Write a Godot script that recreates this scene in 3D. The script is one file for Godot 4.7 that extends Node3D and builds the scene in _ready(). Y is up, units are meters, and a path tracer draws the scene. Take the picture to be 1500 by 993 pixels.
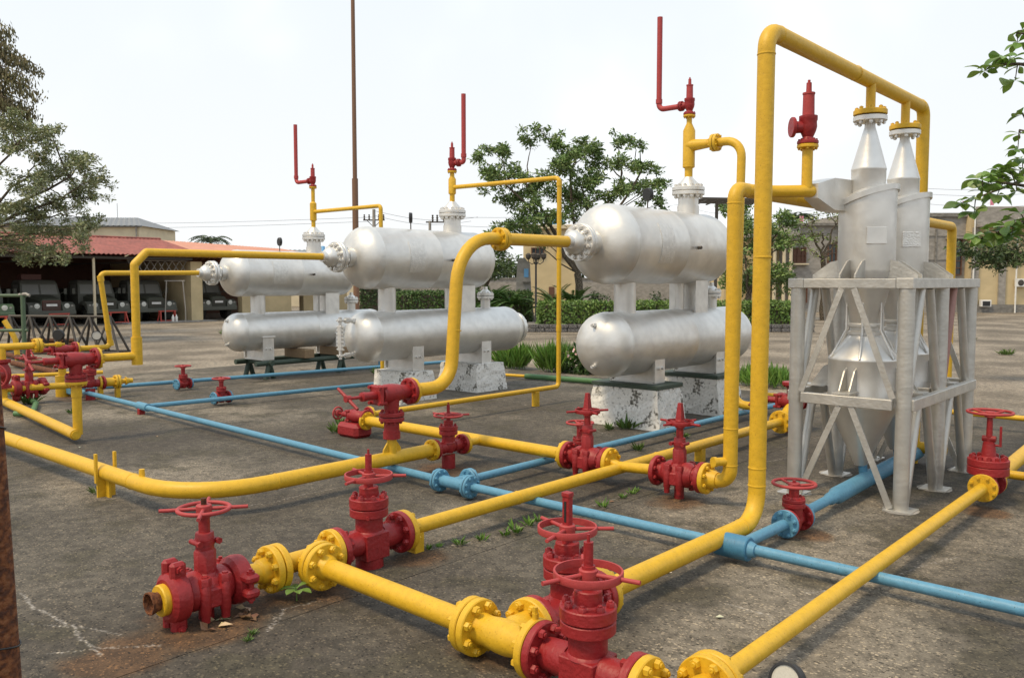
extends Node3D
# A gas-processing yard: yellow, red and blue pipework, three double-drum separators, two cyclones, sheds and trees.
# World axes follow the pipework: "a" runs along -Z, "b" along +X, heights along +Y (metres).

const YAW := 41.5
const F := 1250.0
var cam_pos := Vector3(5.1217, 2.2, 3.6713)
var cam_basis: Basis
var fwd: Vector3
var rgt: Vector3
var rng := RandomNumberGenerator.new()
var M := {}
var cache := {}
var taken := {}

func _ready():
	rng.seed = 20240611
	set_camera_and_light()
	make_materials()
	build_ground()
	build_sheds()
	build_buildings()
	build_garden()
	build_vessels()
	build_cyclones()
	build_front_manifold()
	build_middle_pipes()
	build_blue_pipes()
	build_left_cluster()
	build_risers()
	build_yard_things()
	build_trees()
	build_weeds()

# ---------------------------------------------------------------- camera, sky, sun
func set_camera_and_light():
	var cam := Camera3D.new()
	cam.name = "camera"
	cam.fov = rad_to_deg(2.0 * atan(496.5 / F))
	cam.far = 600.0
	cam.near = 0.05
	var pitch := atan((496.5 - 412.0) / F)
	cam_basis = Basis(Vector3.UP, deg_to_rad(YAW)) * Basis(Vector3.RIGHT, -pitch)
	cam.transform = Transform3D(cam_basis, cam_pos)
	add_child(cam)
	cam.current = true
	fwd = Vector3(-sin(deg_to_rad(YAW)), 0, -cos(deg_to_rad(YAW)))
	rgt = Vector3(cos(deg_to_rad(YAW)), 0, -sin(deg_to_rad(YAW)))
	var sky_mat := ProceduralSkyMaterial.new()
	sky_mat.sky_top_color = Color(0.755, 0.80, 0.845)
	sky_mat.sky_horizon_color = Color(0.838, 0.843, 0.842)
	sky_mat.sky_curve = 0.35
	sky_mat.ground_horizon_color = Color(0.75, 0.74, 0.72)
	sky_mat.ground_bottom_color = Color(0.35, 0.33, 0.30)
	sky_mat.sun_angle_max = 1.0
	var cn := FastNoiseLite.new()
	cn.seed = 5
	cn.frequency = 0.011
	cn.fractal_octaves = 5
	var ci := cn.get_seamless_image(1024, 512)
	var cd := ci.get_data()
	var out := PackedByteArray()
	out.resize(1024 * 512 * 4)
	for i in cd.size():
		var v := clampf((cd[i] / 255.0 - 0.42) * 2.6, 0.0, 1.0)
		v = v * v * (3.0 - 2.0 * v) * 0.38
		var c := int(v * 255.0)
		out[i * 4] = c
		out[i * 4 + 1] = c
		out[i * 4 + 2] = c
		out[i * 4 + 3] = 255
	sky_mat.sky_cover = ImageTexture.create_from_image(Image.create_from_data(1024, 512, false, Image.FORMAT_RGBA8, out))
	sky_mat.sky_cover_modulate = Color(1, 0.99, 0.97, 0.85)
	var sky := Sky.new()
	sky.sky_material = sky_mat
	var env := Environment.new()
	env.background_mode = Environment.BG_SKY
	env.sky = sky
	env.background_energy_multiplier = 1.0
	env.tonemap_mode = Environment.TONE_MAPPER_LINEAR
	env.tonemap_exposure = 1.5
	env.sdfgi_enabled = true
	env.ssao_enabled = true
	env.ssil_enabled = true
	var we := WorldEnvironment.new()
	we.name = "world_environment"
	we.environment = env
	add_child(we)
	var sun := DirectionalLight3D.new()
	sun.name = "sun"
	sun.light_energy = 0.64
	sun.light_color = Color(1.0, 0.915, 0.775)
	sun.light_angular_distance = 13.0
	sun.shadow_enabled = true
	var travel := (rgt * 0.42 - Vector3.UP * 0.86 + fwd * 0.30).normalized()
	sun.basis = Basis.looking_at(travel, Vector3.UP)
	add_child(sun)

# ---------------------------------------------------------------- from picture to place
func ray(x: float, y: float) -> Vector3:
	return cam_basis * Vector3((x - 750.0) / F, -(y - 496.5) / F, -1.0)

func P(x: float, y: float, h: float) -> Vector3:      # the point of height h that shows at a pixel of the photograph
	var r := ray(x, y)
	return cam_pos + r * ((h - cam_pos.y) / r.y)

func PD(x: float, y: float, d: float) -> Vector3:     # the point at distance d ahead that shows at a pixel
	var r := ray(x, y)
	return cam_pos + r * (d / r.dot(fwd))

func W(a: float, b: float, h: float) -> Vector3:
	return Vector3(b, h, -a)

func BG(px: float, d: float, h := -0.08) -> Vector3:  # a point at distance d ahead, in the direction of a picture column
	var p := cam_pos + fwd * d + rgt * ((px - 750.0) / F * d)
	return Vector3(p.x, h, p.z)

# ---------------------------------------------------------------- mesh builder
class MB:
	var v := PackedVector3Array()
	var n := PackedVector3Array()
	var c := PackedColorArray()
	var uv := PackedVector2Array()
	var use_c := false
	var use_uv := false
	var xf := Transform3D.IDENTITY
	var col := Color(1, 1, 1)
	func tri(a: Vector3, b: Vector3, d: Vector3, na: Vector3, nb: Vector3, nd: Vector3):
		if (b - a).cross(d - a).dot(na + nb + nd) > 0.0:
			var t := b
			b = d
			d = t
			t = nb
			nb = nd
			nd = t
		v.append(xf * a)
		v.append(xf * b)
		v.append(xf * d)
		n.append((xf.basis * na).normalized())
		n.append((xf.basis * nb).normalized())
		n.append((xf.basis * nd).normalized())
		if use_c:
			c.append(col)
			c.append(col)
			c.append(col)
	func flat(a: Vector3, b: Vector3, d: Vector3, out: Vector3):
		var m := (b - a).cross(d - a)
		if m.length_squared() < 1e-16:
			return
		m = m.normalized()
		if m.dot(out) < 0.0:
			m = -m
		tri(a, b, d, m, m, m)
	func quad(a: Vector3, b: Vector3, d: Vector3, e: Vector3, out: Vector3):
		flat(a, b, d, out)
		flat(a, d, e, out)
	func box(lo: Vector3, hi: Vector3, ch := 0.0):
		if ch <= 0.0:
			var p := [Vector3(lo.x, lo.y, lo.z), Vector3(hi.x, lo.y, lo.z), Vector3(hi.x, hi.y, lo.z), Vector3(lo.x, hi.y, lo.z), Vector3(lo.x, lo.y, hi.z), Vector3(hi.x, lo.y, hi.z), Vector3(hi.x, hi.y, hi.z), Vector3(lo.x, hi.y, hi.z)]
			quad(p[0], p[1], p[2], p[3], Vector3(0, 0, -1))
			quad(p[4], p[5], p[6], p[7], Vector3(0, 0, 1))
			quad(p[0], p[1], p[5], p[4], Vector3(0, -1, 0))
			quad(p[3], p[2], p[6], p[7], Vector3(0, 1, 0))
			quad(p[0], p[3], p[7], p[4], Vector3(-1, 0, 0))
			quad(p[1], p[2], p[6], p[5], Vector3(1, 0, 0))
			return
		var m := (lo + hi) * 0.5
		var h := (hi - lo) * 0.5
		var ax := [Vector3(1, 0, 0), Vector3(0, 1, 0), Vector3(0, 0, 1)]
		for i in 3:
			var j := (i + 1) % 3
			var k := (i + 2) % 3
			for s in [-1.0, 1.0]:
				var o: Vector3 = m + ax[i] * (h[i] * s)
				var u: Vector3 = ax[j] * (h[j] - ch)
				var w: Vector3 = ax[k] * (h[k] - ch)
				quad(o - u - w, o + u - w, o + u + w, o - u + w, ax[i] * s)
			for s in [-1.0, 1.0]:
				for t in [-1.0, 1.0]:
					var e: Vector3 = ax[i] * (h[i] - ch)
					var p1: Vector3 = m + ax[j] * (h[j] * s) + ax[k] * ((h[k] - ch) * t)
					var p2: Vector3 = m + ax[j] * ((h[j] - ch) * s) + ax[k] * (h[k] * t)
					quad(p1 - e, p1 + e, p2 + e, p2 - e, ax[j] * s + ax[k] * t)
		for sx in [-1.0, 1.0]:
			for sy in [-1.0, 1.0]:
				for sz in [-1.0, 1.0]:
					flat(m + Vector3(h.x * sx, (h.y - ch) * sy, (h.z - ch) * sz), m + Vector3((h.x - ch) * sx, h.y * sy, (h.z - ch) * sz), m + Vector3((h.x - ch) * sx, (h.y - ch) * sy, h.z * sz), Vector3(sx, sy, sz))
	# profile of (radius, height) from bottom to top, turned about Y
	func lathe(pr: Array, segs := 24, facet := false, phase := 0.0):
		var ns := []
		for i in pr.size() - 1:
			var d: Vector2 = pr[i + 1] - pr[i]
			ns.append(Vector2(d.y, -d.x).normalized())
		for i in pr.size() - 1:
			var q0: Vector2 = pr[i]
			var q1: Vector2 = pr[i + 1]
			if q0.distance_squared_to(q1) < 1e-12:
				continue
			var m0: Vector2 = ns[i]
			var m1: Vector2 = ns[i]
			if i > 0 and ns[i - 1].dot(ns[i]) > 0.8:
				m0 = (ns[i - 1] + ns[i]).normalized()
			if i < ns.size() - 1 and ns[i + 1].dot(ns[i]) > 0.8:
				m1 = (ns[i + 1] + ns[i]).normalized()
			for s in segs:
				var a0 := TAU * s / segs + phase
				var a1 := TAU * (s + 1) / segs + phase
				var e0 := Vector3(cos(a0), 0, sin(a0))
				var e1 := Vector3(cos(a1), 0, sin(a1))
				var f0 := e0
				var f1 := e1
				if facet:
					f0 = (e0 + e1).normalized()
					f1 = f0
				var A: Vector3 = e0 * q0.x + Vector3(0, q0.y, 0)
				var B: Vector3 = e1 * q0.x + Vector3(0, q0.y, 0)
				var C: Vector3 = e1 * q1.x + Vector3(0, q1.y, 0)
				var D: Vector3 = e0 * q1.x + Vector3(0, q1.y, 0)
				var nA: Vector3 = f0 * m0.x + Vector3(0, m0.y, 0)
				var nB: Vector3 = f1 * m0.x + Vector3(0, m0.y, 0)
				var nC: Vector3 = f1 * m1.x + Vector3(0, m1.y, 0)
				var nD: Vector3 = f0 * m1.x + Vector3(0, m1.y, 0)
				if q0.x > 1e-6:
					tri(A, B, C, nA, nB, nC)
				if q1.x > 1e-6:
					tri(A, C, D, nA, nC, nD)
	func cyl(p0: Vector3, p1: Vector3, r0: float, r1 := -1.0, segs := 16, facet := false):
		if r1 < 0.0:
			r1 = r0
		var keep := xf
		var d := p1 - p0
		xf = keep * Transform3D(MB.by(d), p0)
		var l := d.length()
		lathe([Vector2(0, 0), Vector2(r0, 0), Vector2(r1, l), Vector2(0, l)], segs, facet)
		xf = keep
	static func by(d: Vector3) -> Basis:
		var y := d.normalized()
		var x := Vector3(0, 0, 1).cross(y) if absf(y.z) < 0.9 else Vector3(1, 0, 0).cross(y)
		x = x.normalized()
		return Basis(x, y, x.cross(y))
	# a tube swept along points
	func tube(pts: Array, rad, segs := 16, caps := true, close := false):
		var k := pts.size()
		var tang := []
		for i in k:
			var d: Vector3
			if close:
				d = pts[(i + 1) % k] - pts[(i - 1 + k) % k]
			else:
				d = pts[mini(i + 1, k - 1)] - pts[maxi(i - 1, 0)]
			tang.append(d.normalized())
		var b := MB.by(tang[0])
		var side := b.x
		var rings := []
		var ringn := []
		for i in k:
			var t: Vector3 = tang[i]
			side = (side - t * side.dot(t)).normalized()
			var up := t.cross(side)
			var r: float = rad[i] if rad is Array else rad
			var ring := []
			var rn := []
			for s in segs:
				var an := TAU * s / segs
				var e := side * cos(an) + up * sin(an)
				ring.append(pts[i] + e * r)
				rn.append(e)
			rings.append(ring)
			ringn.append(rn)
		var last := k if close else k - 1
		for i in last:
			var j := (i + 1) % k
			var shift := 0
			if close and j == 0:
				var best := 1e9
				for s in segs:
					var dd: float = rings[i][0].distance_squared_to(rings[0][s])
					if dd < best:
						best = dd
						shift = s
			for s in segs:
				var s1 := (s + 1) % segs
				var u := (s + shift) % segs
				var u1 := (s1 + shift) % segs
				tri(rings[i][s], rings[i][s1], rings[j][u1], ringn[i][s], ringn[i][s1], ringn[j][u1])
				tri(rings[i][s], rings[j][u1], rings[j][u], ringn[i][s], ringn[j][u1], ringn[j][u])
		if caps and not close:
			for e in [[0, -1.0], [k - 1, 1.0]]:
				var cc: Vector3 = pts[e[0]]
				var nn: Vector3 = tang[e[0]] * e[1]
				for s in segs:
					tri(cc, rings[e[0]][s], rings[e[0]][(s + 1) % segs], nn, nn, nn)
	# a polygon in the XY plane pulled along Z from z0 to z1
	func prism(poly: Array, z0: float, z1: float):
		var pk := PackedVector2Array(poly)
		var idx := Geometry2D.triangulate_polygon(pk)
		for i in range(0, idx.size(), 3):
			for z in [z0, z1]:
				var a: Vector2 = pk[idx[i]]
				var b: Vector2 = pk[idx[i + 1]]
				var d: Vector2 = pk[idx[i + 2]]
				flat(Vector3(a.x, a.y, z), Vector3(b.x, b.y, z), Vector3(d.x, d.y, z), Vector3(0, 0, 1.0 if z == z1 else -1.0) * signf(z1 - z0))
		var cw := Geometry2D.is_polygon_clockwise(pk)
		for i in pk.size():
			var a: Vector2 = pk[i]
			var b: Vector2 = pk[(i + 1) % pk.size()]
			var e := b - a
			var o := Vector3(-e.y, e.x, 0) if cw else Vector3(e.y, -e.x, 0)
			quad(Vector3(a.x, a.y, z0), Vector3(b.x, b.y, z0), Vector3(b.x, b.y, z1), Vector3(a.x, a.y, z1), o)
	func done() -> ArrayMesh:
		var arr := []
		arr.resize(Mesh.ARRAY_MAX)
		arr[Mesh.ARRAY_VERTEX] = v
		arr[Mesh.ARRAY_NORMAL] = n
		if use_c:
			arr[Mesh.ARRAY_COLOR] = c
		if use_uv:
			arr[Mesh.ARRAY_TEX_UV] = uv
		var m := ArrayMesh.new()
		m.add_surface_from_arrays(Mesh.PRIMITIVE_TRIANGLES, arr)
		return m

# ---------------------------------------------------------------- nodes
func numbered(called: String) -> String:
	if not taken.has(called):
		taken[called] = 0
		return called
	taken[called] += 1
	return "%s_%03d" % [called, taken[called]]

func tag(o: Node, label: String, category: String, group := "", kind := ""):
	if label:
		o.set_meta("label", label)
	if category:
		o.set_meta("category", category)
	if group:
		o.set_meta("group", group)
	if kind:
		o.set_meta("kind", kind)

func thing(called: String, label: String, category: String, at := Vector3.ZERO, turn := 0.0, group := "") -> Node3D:
	var o := Node3D.new()
	o.name = numbered(called)
	add_child(o)
	o.position = at
	o.rotation.y = turn
	tag(o, label, category, group)
	return o

func part(called: String, mesh: Mesh, mat: Material, parent: Node, xf := Transform3D.IDENTITY) -> MeshInstance3D:
	var o := MeshInstance3D.new()
	o.name = called
	o.mesh = mesh
	o.material_override = mat
	o.transform = xf
	parent.add_child(o, true)
	return o

func solo(called: String, mesh: Mesh, mat: Material, label: String, category: String, at := Vector3.ZERO, turn := 0.0, group := "") -> MeshInstance3D:
	var o := MeshInstance3D.new()
	o.name = numbered(called)
	o.mesh = mesh
	o.material_override = mat
	o.position = at
	o.rotation.y = turn
	add_child(o)
	tag(o, label, category, group)
	return o

func struct(called: String, mesh: Mesh, mat: Material) -> MeshInstance3D:
	var o := MeshInstance3D.new()
	o.name = numbered(called)
	o.mesh = mesh
	o.material_override = mat
	add_child(o)
	o.set_meta("kind", "structure")
	return o

func copy_of(o: Node3D, at: Vector3, turn: float, label: String) -> Node3D:
	var base := String(o.name)
	var c: Node3D = o.duplicate()
	c.name = numbered(base)
	add_child(c)
	c.position = at
	c.rotation.y = turn
	if label:
		c.set_meta("label", label)
	return c

func xf_y(pos: Vector3, dir: Vector3) -> Transform3D:
	return Transform3D(MB.by(dir), pos)

# rounded corners for a path
func fillet(pts: Array, R, n := 8) -> Array:
	var out := [pts[0]]
	for i in range(1, pts.size() - 1):
		var p: Vector3 = pts[i]
		var d0: Vector3 = (pts[i - 1] - p)
		var d1: Vector3 = (pts[i + 1] - p)
		var rr: float = R[i] if R is Array else R
		var l := minf(rr, minf(d0.length(), d1.length()) * 0.49)
		var q0 := p + d0.normalized() * l
		var q1 := p + d1.normalized() * l
		for k in n + 1:
			var t := float(k) / n
			# circular-looking blend
			var w0 := (1.0 - t) * (1.0 - t)
			var w1 := 2.0 * t * (1.0 - t) * 0.78
			var w2 := t * t
			out.append((q0 * w0 + p * w1 + q1 * w2) / (w0 + w1 + w2))
	out.append(pts[-1])
	return out

func sub(pts: Array, o: Vector3) -> Array:
	var r := []
	for p in pts:
		r.append(p - o)
	return r

# ---------------------------------------------------------------- shared small pieces
func bolt_mesh() -> ArrayMesh:
	if not cache.has("bolt"):
		var b := MB.new()
		b.lathe([Vector2(0.026, 0), Vector2(0.026, 0.025), Vector2(0.022, 0.031), Vector2(0.0, 0.031)], 6, true)
		b.lathe([Vector2(0.014, 0.029), Vector2(0.014, 0.037), Vector2(0.011, 0.04), Vector2(0.0, 0.04)], 8)
		cache["bolt"] = b.done()
	return cache["bolt"]

func disc_profile(r: float, t: float) -> Array:
	var c := minf(0.006, t * 0.2)
	return [Vector2(0, -t / 2), Vector2(r - c, -t / 2), Vector2(r, -t / 2 + c), Vector2(r, t / 2 - c), Vector2(r - c, t / 2), Vector2(0, t / 2)]

func flange_mesh(r: float, t: float, nb: int, sides: int) -> ArrayMesh:
	var key := "flange %.3f %.3f %d %d" % [r, t, nb, sides]
	if not cache.has(key):
		var b := MB.new()
		b.lathe(disc_profile(r, t), 32)
		if nb > 0:
			var s := r * 0.16
			for i in nb:
				var an := TAU * (i + 0.5) / nb
				var p := Vector3(cos(an), 0, sin(an)) * r * 0.79
				for sd in [1.0, -1.0]:
					if (sd > 0 and sides >= 1) or (sd < 0 and (sides == -1 or sides == 2)):
						b.cyl(p + Vector3(0, sd * t * 0.45, 0), p + Vector3(0, sd * (t / 2 + s * 0.95), 0), s * 0.8, -1.0, 6, true)
						b.cyl(p + Vector3(0, sd * t * 0.45, 0), p + Vector3(0, sd * (t / 2 + s * 1.2), 0), s * 0.42, -1.0, 6)
		cache[key] = b.done()
	return cache[key]

# a flange in a thing; near ones carry each bolt as a piece of its own
func flange(parent: Node, pos: Vector3, dir: Vector3, r: float, t: float, mat: Material, nb := 8, near := false, bolts := 1, called := "flange") -> MeshInstance3D:
	if not near:
		return part(called, flange_mesh(r, t, nb, bolts), mat, parent, xf_y(pos, dir))
	var f := part(called, flange_mesh(r, t, 0, 0), mat, parent, xf_y(pos, dir))
	var sc := r / 0.165
	for i in nb:
		var an := TAU * (i + 0.5) / nb
		var p := Vector3(cos(an), 0, sin(an)) * r * 0.79
		if bolts >= 1:
			part("bolt", bolt_mesh(), mat, f, Transform3D(Basis(Vector3.UP, rng.randf() * TAU).scaled(Vector3.ONE * sc), p + Vector3(0, t / 2 - 0.001, 0)))
		if bolts == 2:
			part("bolt", bolt_mesh(), mat, f, Transform3D(Basis(Vector3.RIGHT, PI) * Basis(Vector3.UP, rng.randf() * TAU) * Basis.from_scale(Vector3.ONE * sc), p - Vector3(0, t / 2 - 0.001, 0)))
	return f

# two flanges face to face, each with the bolts on its outer side, a thin dark gasket gap between them
func flange_pair(parent: Node, pos: Vector3, dir: Vector3, r: float, t: float, mat: Material, nb := 8, near := false, mat2: Material = null):
	dir = dir.normalized()
	var g := 0.004
	flange(parent, pos + dir * (t / 2 + g), dir, r, t, mat if mat2 == null else mat2, nb, near)
	flange(parent, pos - dir * (t / 2 + g), -dir, r, t, mat, nb, near)
	var gk := MB.new()
	gk.lathe([Vector2(0, -g), Vector2(r * 0.94, -g), Vector2(r * 0.94, g), Vector2(0, g)], 24)
	part("gasket", gk.done(), M.rubber, parent, xf_y(pos, dir))

func bead(parent: Node, pos: Vector3, dir: Vector3, r: float, mat: Material):
	var key := "bead %.3f" % r
	if not cache.has(key):
		var b := MB.new()
		var pr := []
		for i in 5:
			var t := PI * i / 4.0
			pr.append(Vector2(r - 0.001 + sin(t) * 0.0055, -cos(t) * 0.008))
		b.lathe(pr, 24)
		cache[key] = b.done()
	part("weld", cache[key], mat, parent, xf_y(pos, dir))

func pipe_thing(called: String, label: String, pts: Array, R, r: float, mat: Material, group := "") -> Node3D:
	var at: Vector3 = pts[0]
	at.y = 0.0
	var t := thing(called, label, "pipe", at, 0.0, group)
	pipe_part(t, pts, R, r, mat)
	return t

func pipe_part(t: Node3D, pts: Array, R, r: float, mat: Material, called := "pipe", segs := 20) -> MeshInstance3D:
	var b := MB.new()
	b.tube(sub(fillet(pts, R), t.position), r, segs)
	return part(called, b.done(), mat, t)

# ---------------------------------------------------------------- materials
func noise_data(sd: int, freq: float, oct: int, size: int, kind := FastNoiseLite.TYPE_SIMPLEX_SMOOTH, rid := false) -> PackedByteArray:
	var f := FastNoiseLite.new()
	f.seed = sd
	f.noise_type = kind
	f.frequency = freq
	f.fractal_octaves = oct
	if rid:
		f.fractal_type = FastNoiseLite.FRACTAL_RIDGED
	return f.get_seamless_image(size, size).get_data()

func gray_tex(d: PackedByteArray, size: int, lo: float, hi: float, gain := 1.0) -> ImageTexture:
	var o := PackedByteArray()
	o.resize(size * size)
	for i in d.size():
		var v := clampf((d[i] / 255.0 - 0.5) * gain + 0.5, 0.0, 1.0)
		o[i] = int(lerpf(lo, hi, v) * 255.0)
	return ImageTexture.create_from_image(Image.create_from_data(size, size, false, Image.FORMAT_L8, o))

# three linear colours chosen by a noise value, written as an sRGB texture
func ramp_tex(d: PackedByteArray, size: int, stops: Array) -> ImageTexture:
	var lut := PackedByteArray()
	lut.resize(768)
	for i in 256:
		var t := i / 255.0
		var c: Color = stops[-1][1]
		for k in stops.size() - 1:
			if t <= stops[k + 1][0]:
				var u := clampf((t - stops[k][0]) / maxf(stops[k + 1][0] - stops[k][0], 0.001), 0, 1)
				c = stops[k][1].lerp(stops[k + 1][1], u)
				break
		c = c.linear_to_srgb()
		lut[i * 3] = int(clampf(c.r, 0, 1) * 255)
		lut[i * 3 + 1] = int(clampf(c.g, 0, 1) * 255)
		lut[i * 3 + 2] = int(clampf(c.b, 0, 1) * 255)
	var o := PackedByteArray()
	o.resize(size * size * 3)
	for i in d.size():
		var k := d[i] * 3
		o[i * 3] = lut[k]
		o[i * 3 + 1] = lut[k + 1]
		o[i * 3 + 2] = lut[k + 2]
	return ImageTexture.create_from_image(Image.create_from_data(size, size, false, Image.FORMAT_RGB8, o))

# chalked enamel: almost even, slightly grimy in patches, with rare small chips
func paint_tex(a: PackedByteArray, b: PackedByteArray, size: int) -> ImageTexture:
	var fine := noise_data(29, 0.16, 2, size)
	var o := PackedByteArray()
	o.resize(size * size * 3)
	for i in a.size():
		var v := 0.97 + (a[i] / 255.0 - 0.5) * 0.09 + (b[i] / 255.0 - 0.5) * 0.06
		var r := v
		var g := v
		var bl := v
		if fine[i] < 39:
			r = v * 0.62
			g = v * 0.50
			bl = v * 0.44
		o[i * 3] = int(clampf(r, 0, 1) * 255)
		o[i * 3 + 1] = int(clampf(g, 0, 1) * 255)
		o[i * 3 + 2] = int(clampf(bl, 0, 1) * 255)
	return ImageTexture.create_from_image(Image.create_from_data(size, size, false, Image.FORMAT_RGB8, o))

func lin(r: float, g: float, b: float) -> Color:
	return Color(r, g, b).linear_to_srgb()

func mat(col: Color, rough := 0.6, metal := 0.0, tex: Texture2D = null, scale := 1.0) -> StandardMaterial3D:
	var m := StandardMaterial3D.new()
	m.albedo_color = col
	m.roughness = rough
	m.metallic = metal
	if tex:
		m.albedo_texture = tex
		m.uv1_triplanar = true
		m.uv1_world_triplanar = true
		m.uv1_scale = Vector3.ONE * scale
	return m

func bump(m: StandardMaterial3D, tex: Texture2D, cm: float) -> StandardMaterial3D:
	m.heightmap_enabled = true
	m.heightmap_texture = tex
	m.heightmap_scale = cm
	return m

func make_materials():
	var n1 := noise_data(11, 0.02, 5, 512)
	var n2 := noise_data(23, 0.045, 4, 512)
	var n3 := noise_data(37, 0.009, 4, 512)
	var dirt := paint_tex(n1, n2, 512)
	var soft := gray_tex(n3, 512, 0.93, 1.0, 1.6)
	var grain := gray_tex(n2, 512, 0.0, 1.0, 1.8)
	var rough_tex := gray_tex(n1, 512, 0.36, 0.50, 1.6)
	# brush-painted enamel, chalked and dusty
	M.yellow = bump(mat(lin(0.68, 0.405, 0.016), 0.5, 0.0, dirt, 0.9), grain, 0.10)
	M.red = bump(mat(lin(0.295, 0.015, 0.017), 0.5, 0.0, dirt, 1.1), grain, 0.2)
	M.red_faded = bump(mat(lin(0.40, 0.045, 0.045), 0.6, 0.0, dirt, 1.1), grain, 0.10)
	M.blue = bump(mat(lin(0.105, 0.285, 0.425), 0.5, 0.0, dirt, 0.9), grain, 0.10)
	M.blue_dark = bump(mat(lin(0.055, 0.20, 0.33), 0.5, 0.0, dirt, 0.9), grain, 0.10)
	M.green = bump(mat(lin(0.085, 0.20, 0.075), 0.55, 0.0, dirt, 0.9), grain, 0.10)
	M.dark_green = bump(mat(lin(0.045, 0.07, 0.05), 0.6, 0.0, dirt, 0.9), grain, 0.10)
	var sil := mat(lin(0.77, 0.755, 0.72), 0.5, 0.7, soft, 0.7)
	sil.roughness_texture = rough_tex
	sil.roughness = 1.0
	M.silver = bump(sil, grain, 0.045)
	var rs := mat(lin(0.77, 0.755, 0.72), 0.45, 0.7, soft, 2.2)
	M.silver_rough = bump(rs, grain, 0.35)
	M.frame = bump(mat(lin(0.60, 0.58, 0.535), 0.48, 0.7, soft, 0.9), grain, 0.12)
	M.frame_red = bump(mat(lin(0.36, 0.20, 0.17), 0.55, 0.3, dirt, 2.5), grain, 0.12)
	M.rubber = mat(lin(0.012, 0.012, 0.012), 0.8)
	M.black = mat(lin(0.015, 0.015, 0.016), 0.5)
	M.dark_steel = mat(lin(0.07, 0.06, 0.05), 0.6, 0.2, dirt, 1.0)
	M.white = mat(lin(0.75, 0.74, 0.71), 0.6, 0.0, soft, 0.8)
	M.dial = mat(lin(0.55, 0.53, 0.46), 0.4, 0.0, dirt, 7.0)
	M.glass = mat(Color(0.9, 0.95, 0.95, 0.12), 0.05)
	M.glass.transparency = BaseMaterial3D.TRANSPARENCY_ALPHA
	M.pane = mat(lin(0.035, 0.045, 0.05), 0.12)
	M.pane_dusty = mat(lin(0.19, 0.19, 0.17), 0.3, 0.0, dirt, 2.0)
	var rust := ramp_tex(noise_data(51, 0.03, 5, 512), 512, [[0.0, Color(0.05, 0.02, 0.012)], [0.38, Color(0.10, 0.034, 0.013)], [0.55, Color(0.22, 0.075, 0.022)], [0.75, Color(0.30, 0.125, 0.045)], [1.0, Color(0.2, 0.1, 0.05)]])
	M.rust = bump(mat(Color(0.86, 0.83, 0.82), 0.85, 0.1, rust, 1.6), grain, 0.4)
	M.rust_dark = bump(mat(Color(0.7, 0.68, 0.66), 0.85, 0.1, rust, 1.6), grain, 0.3)
	M.pole_brown = mat(lin(0.20, 0.105, 0.06), 0.7, 0.0, dirt, 0.6)
	# whitewashed plinths with black lichen
	M.plinth = plinth_material(grain)
	M.plaster = mat(lin(0.60, 0.48, 0.28), 0.9, 0.0, soft, 0.22)
	M.plaster_pale = mat(lin(0.66, 0.57, 0.40), 0.9, 0.0, soft, 0.2)
	M.concrete = bump(mat(lin(0.36, 0.335, 0.30), 0.9, 0.0, gray_tex(n1, 512, 0.82, 1.0, 1.6), 0.25), grain, 0.5)
	M.concrete_dark = mat(lin(0.26, 0.245, 0.22), 0.9, 0.0, gray_tex(n1, 512, 0.75, 1.0, 1.6), 0.3)
	M.stone = bump(mat(lin(0.25, 0.24, 0.235), 0.9, 0.0, gray_tex(n2, 512, 0.4, 1.0, 2.4), 0.8), grain, 1.5)
	M.roof_red = mat(lin(0.315, 0.088, 0.066), 0.6, 0.0, gray_tex(n1, 512, 0.78, 1.0, 1.8), 0.12)
	M.roof_pink = mat(lin(0.56, 0.27, 0.19), 0.6, 0.0, soft, 0.3)
	M.roof_grey = mat(lin(0.19, 0.20, 0.21), 0.5, 0.0, soft, 0.3)
	M.wood = mat(lin(0.40, 0.27, 0.15), 0.8, 0.0, gray_tex(n2, 512, 0.6, 1.0, 2.0), 3.0)
	M.brown = mat(lin(0.13, 0.06, 0.035), 0.7, 0.0, soft, 1.0)
	M.army = mat(lin(0.05, 0.055, 0.038), 0.6, 0.0, dirt, 0.7)
	M.army_light = mat(lin(0.095, 0.097, 0.078), 0.65, 0.0, dirt, 0.7)
	M.army_green = mat(lin(0.075, 0.12, 0.065), 0.55, 0.0, dirt, 0.7)
	M.maroon = mat(lin(0.11, 0.04, 0.03), 0.6, 0.0, dirt, 1.2)
	M.trestle = mat(lin(0.42, 0.06, 0.04), 0.6)
	M.lens = mat(lin(0.6, 0.6, 0.55), 0.15)
	M.tyre = mat(lin(0.035, 0.033, 0.03), 0.85)
	M.cyan = mat(lin(0.16, 0.42, 0.52), 0.5)
	M.tank_blue = mat(lin(0.14, 0.36, 0.62), 0.5)
	M.magenta = mat(lin(0.45, 0.05, 0.30), 0.7)
	M.pink = mat(lin(0.65, 0.22, 0.32), 0.7)
	M.bark = bump(mat(lin(0.20, 0.16, 0.115), 0.95, 0.0, gray_tex(n1, 512, 0.45, 1.0, 2.4), 1.2), grain, 1.5)
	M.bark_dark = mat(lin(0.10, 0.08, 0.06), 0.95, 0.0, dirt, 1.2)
	M.mud = mat(lin(0.12, 0.055, 0.03), 0.95, 0.0, dirt, 2.0)
	var leaf := StandardMaterial3D.new()
	leaf.vertex_color_use_as_albedo = true
	leaf.roughness = 0.55
	leaf.backlight_enabled = true
	leaf.backlight = Color(0.3, 0.4, 0.12)
	M.leaf = leaf
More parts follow.
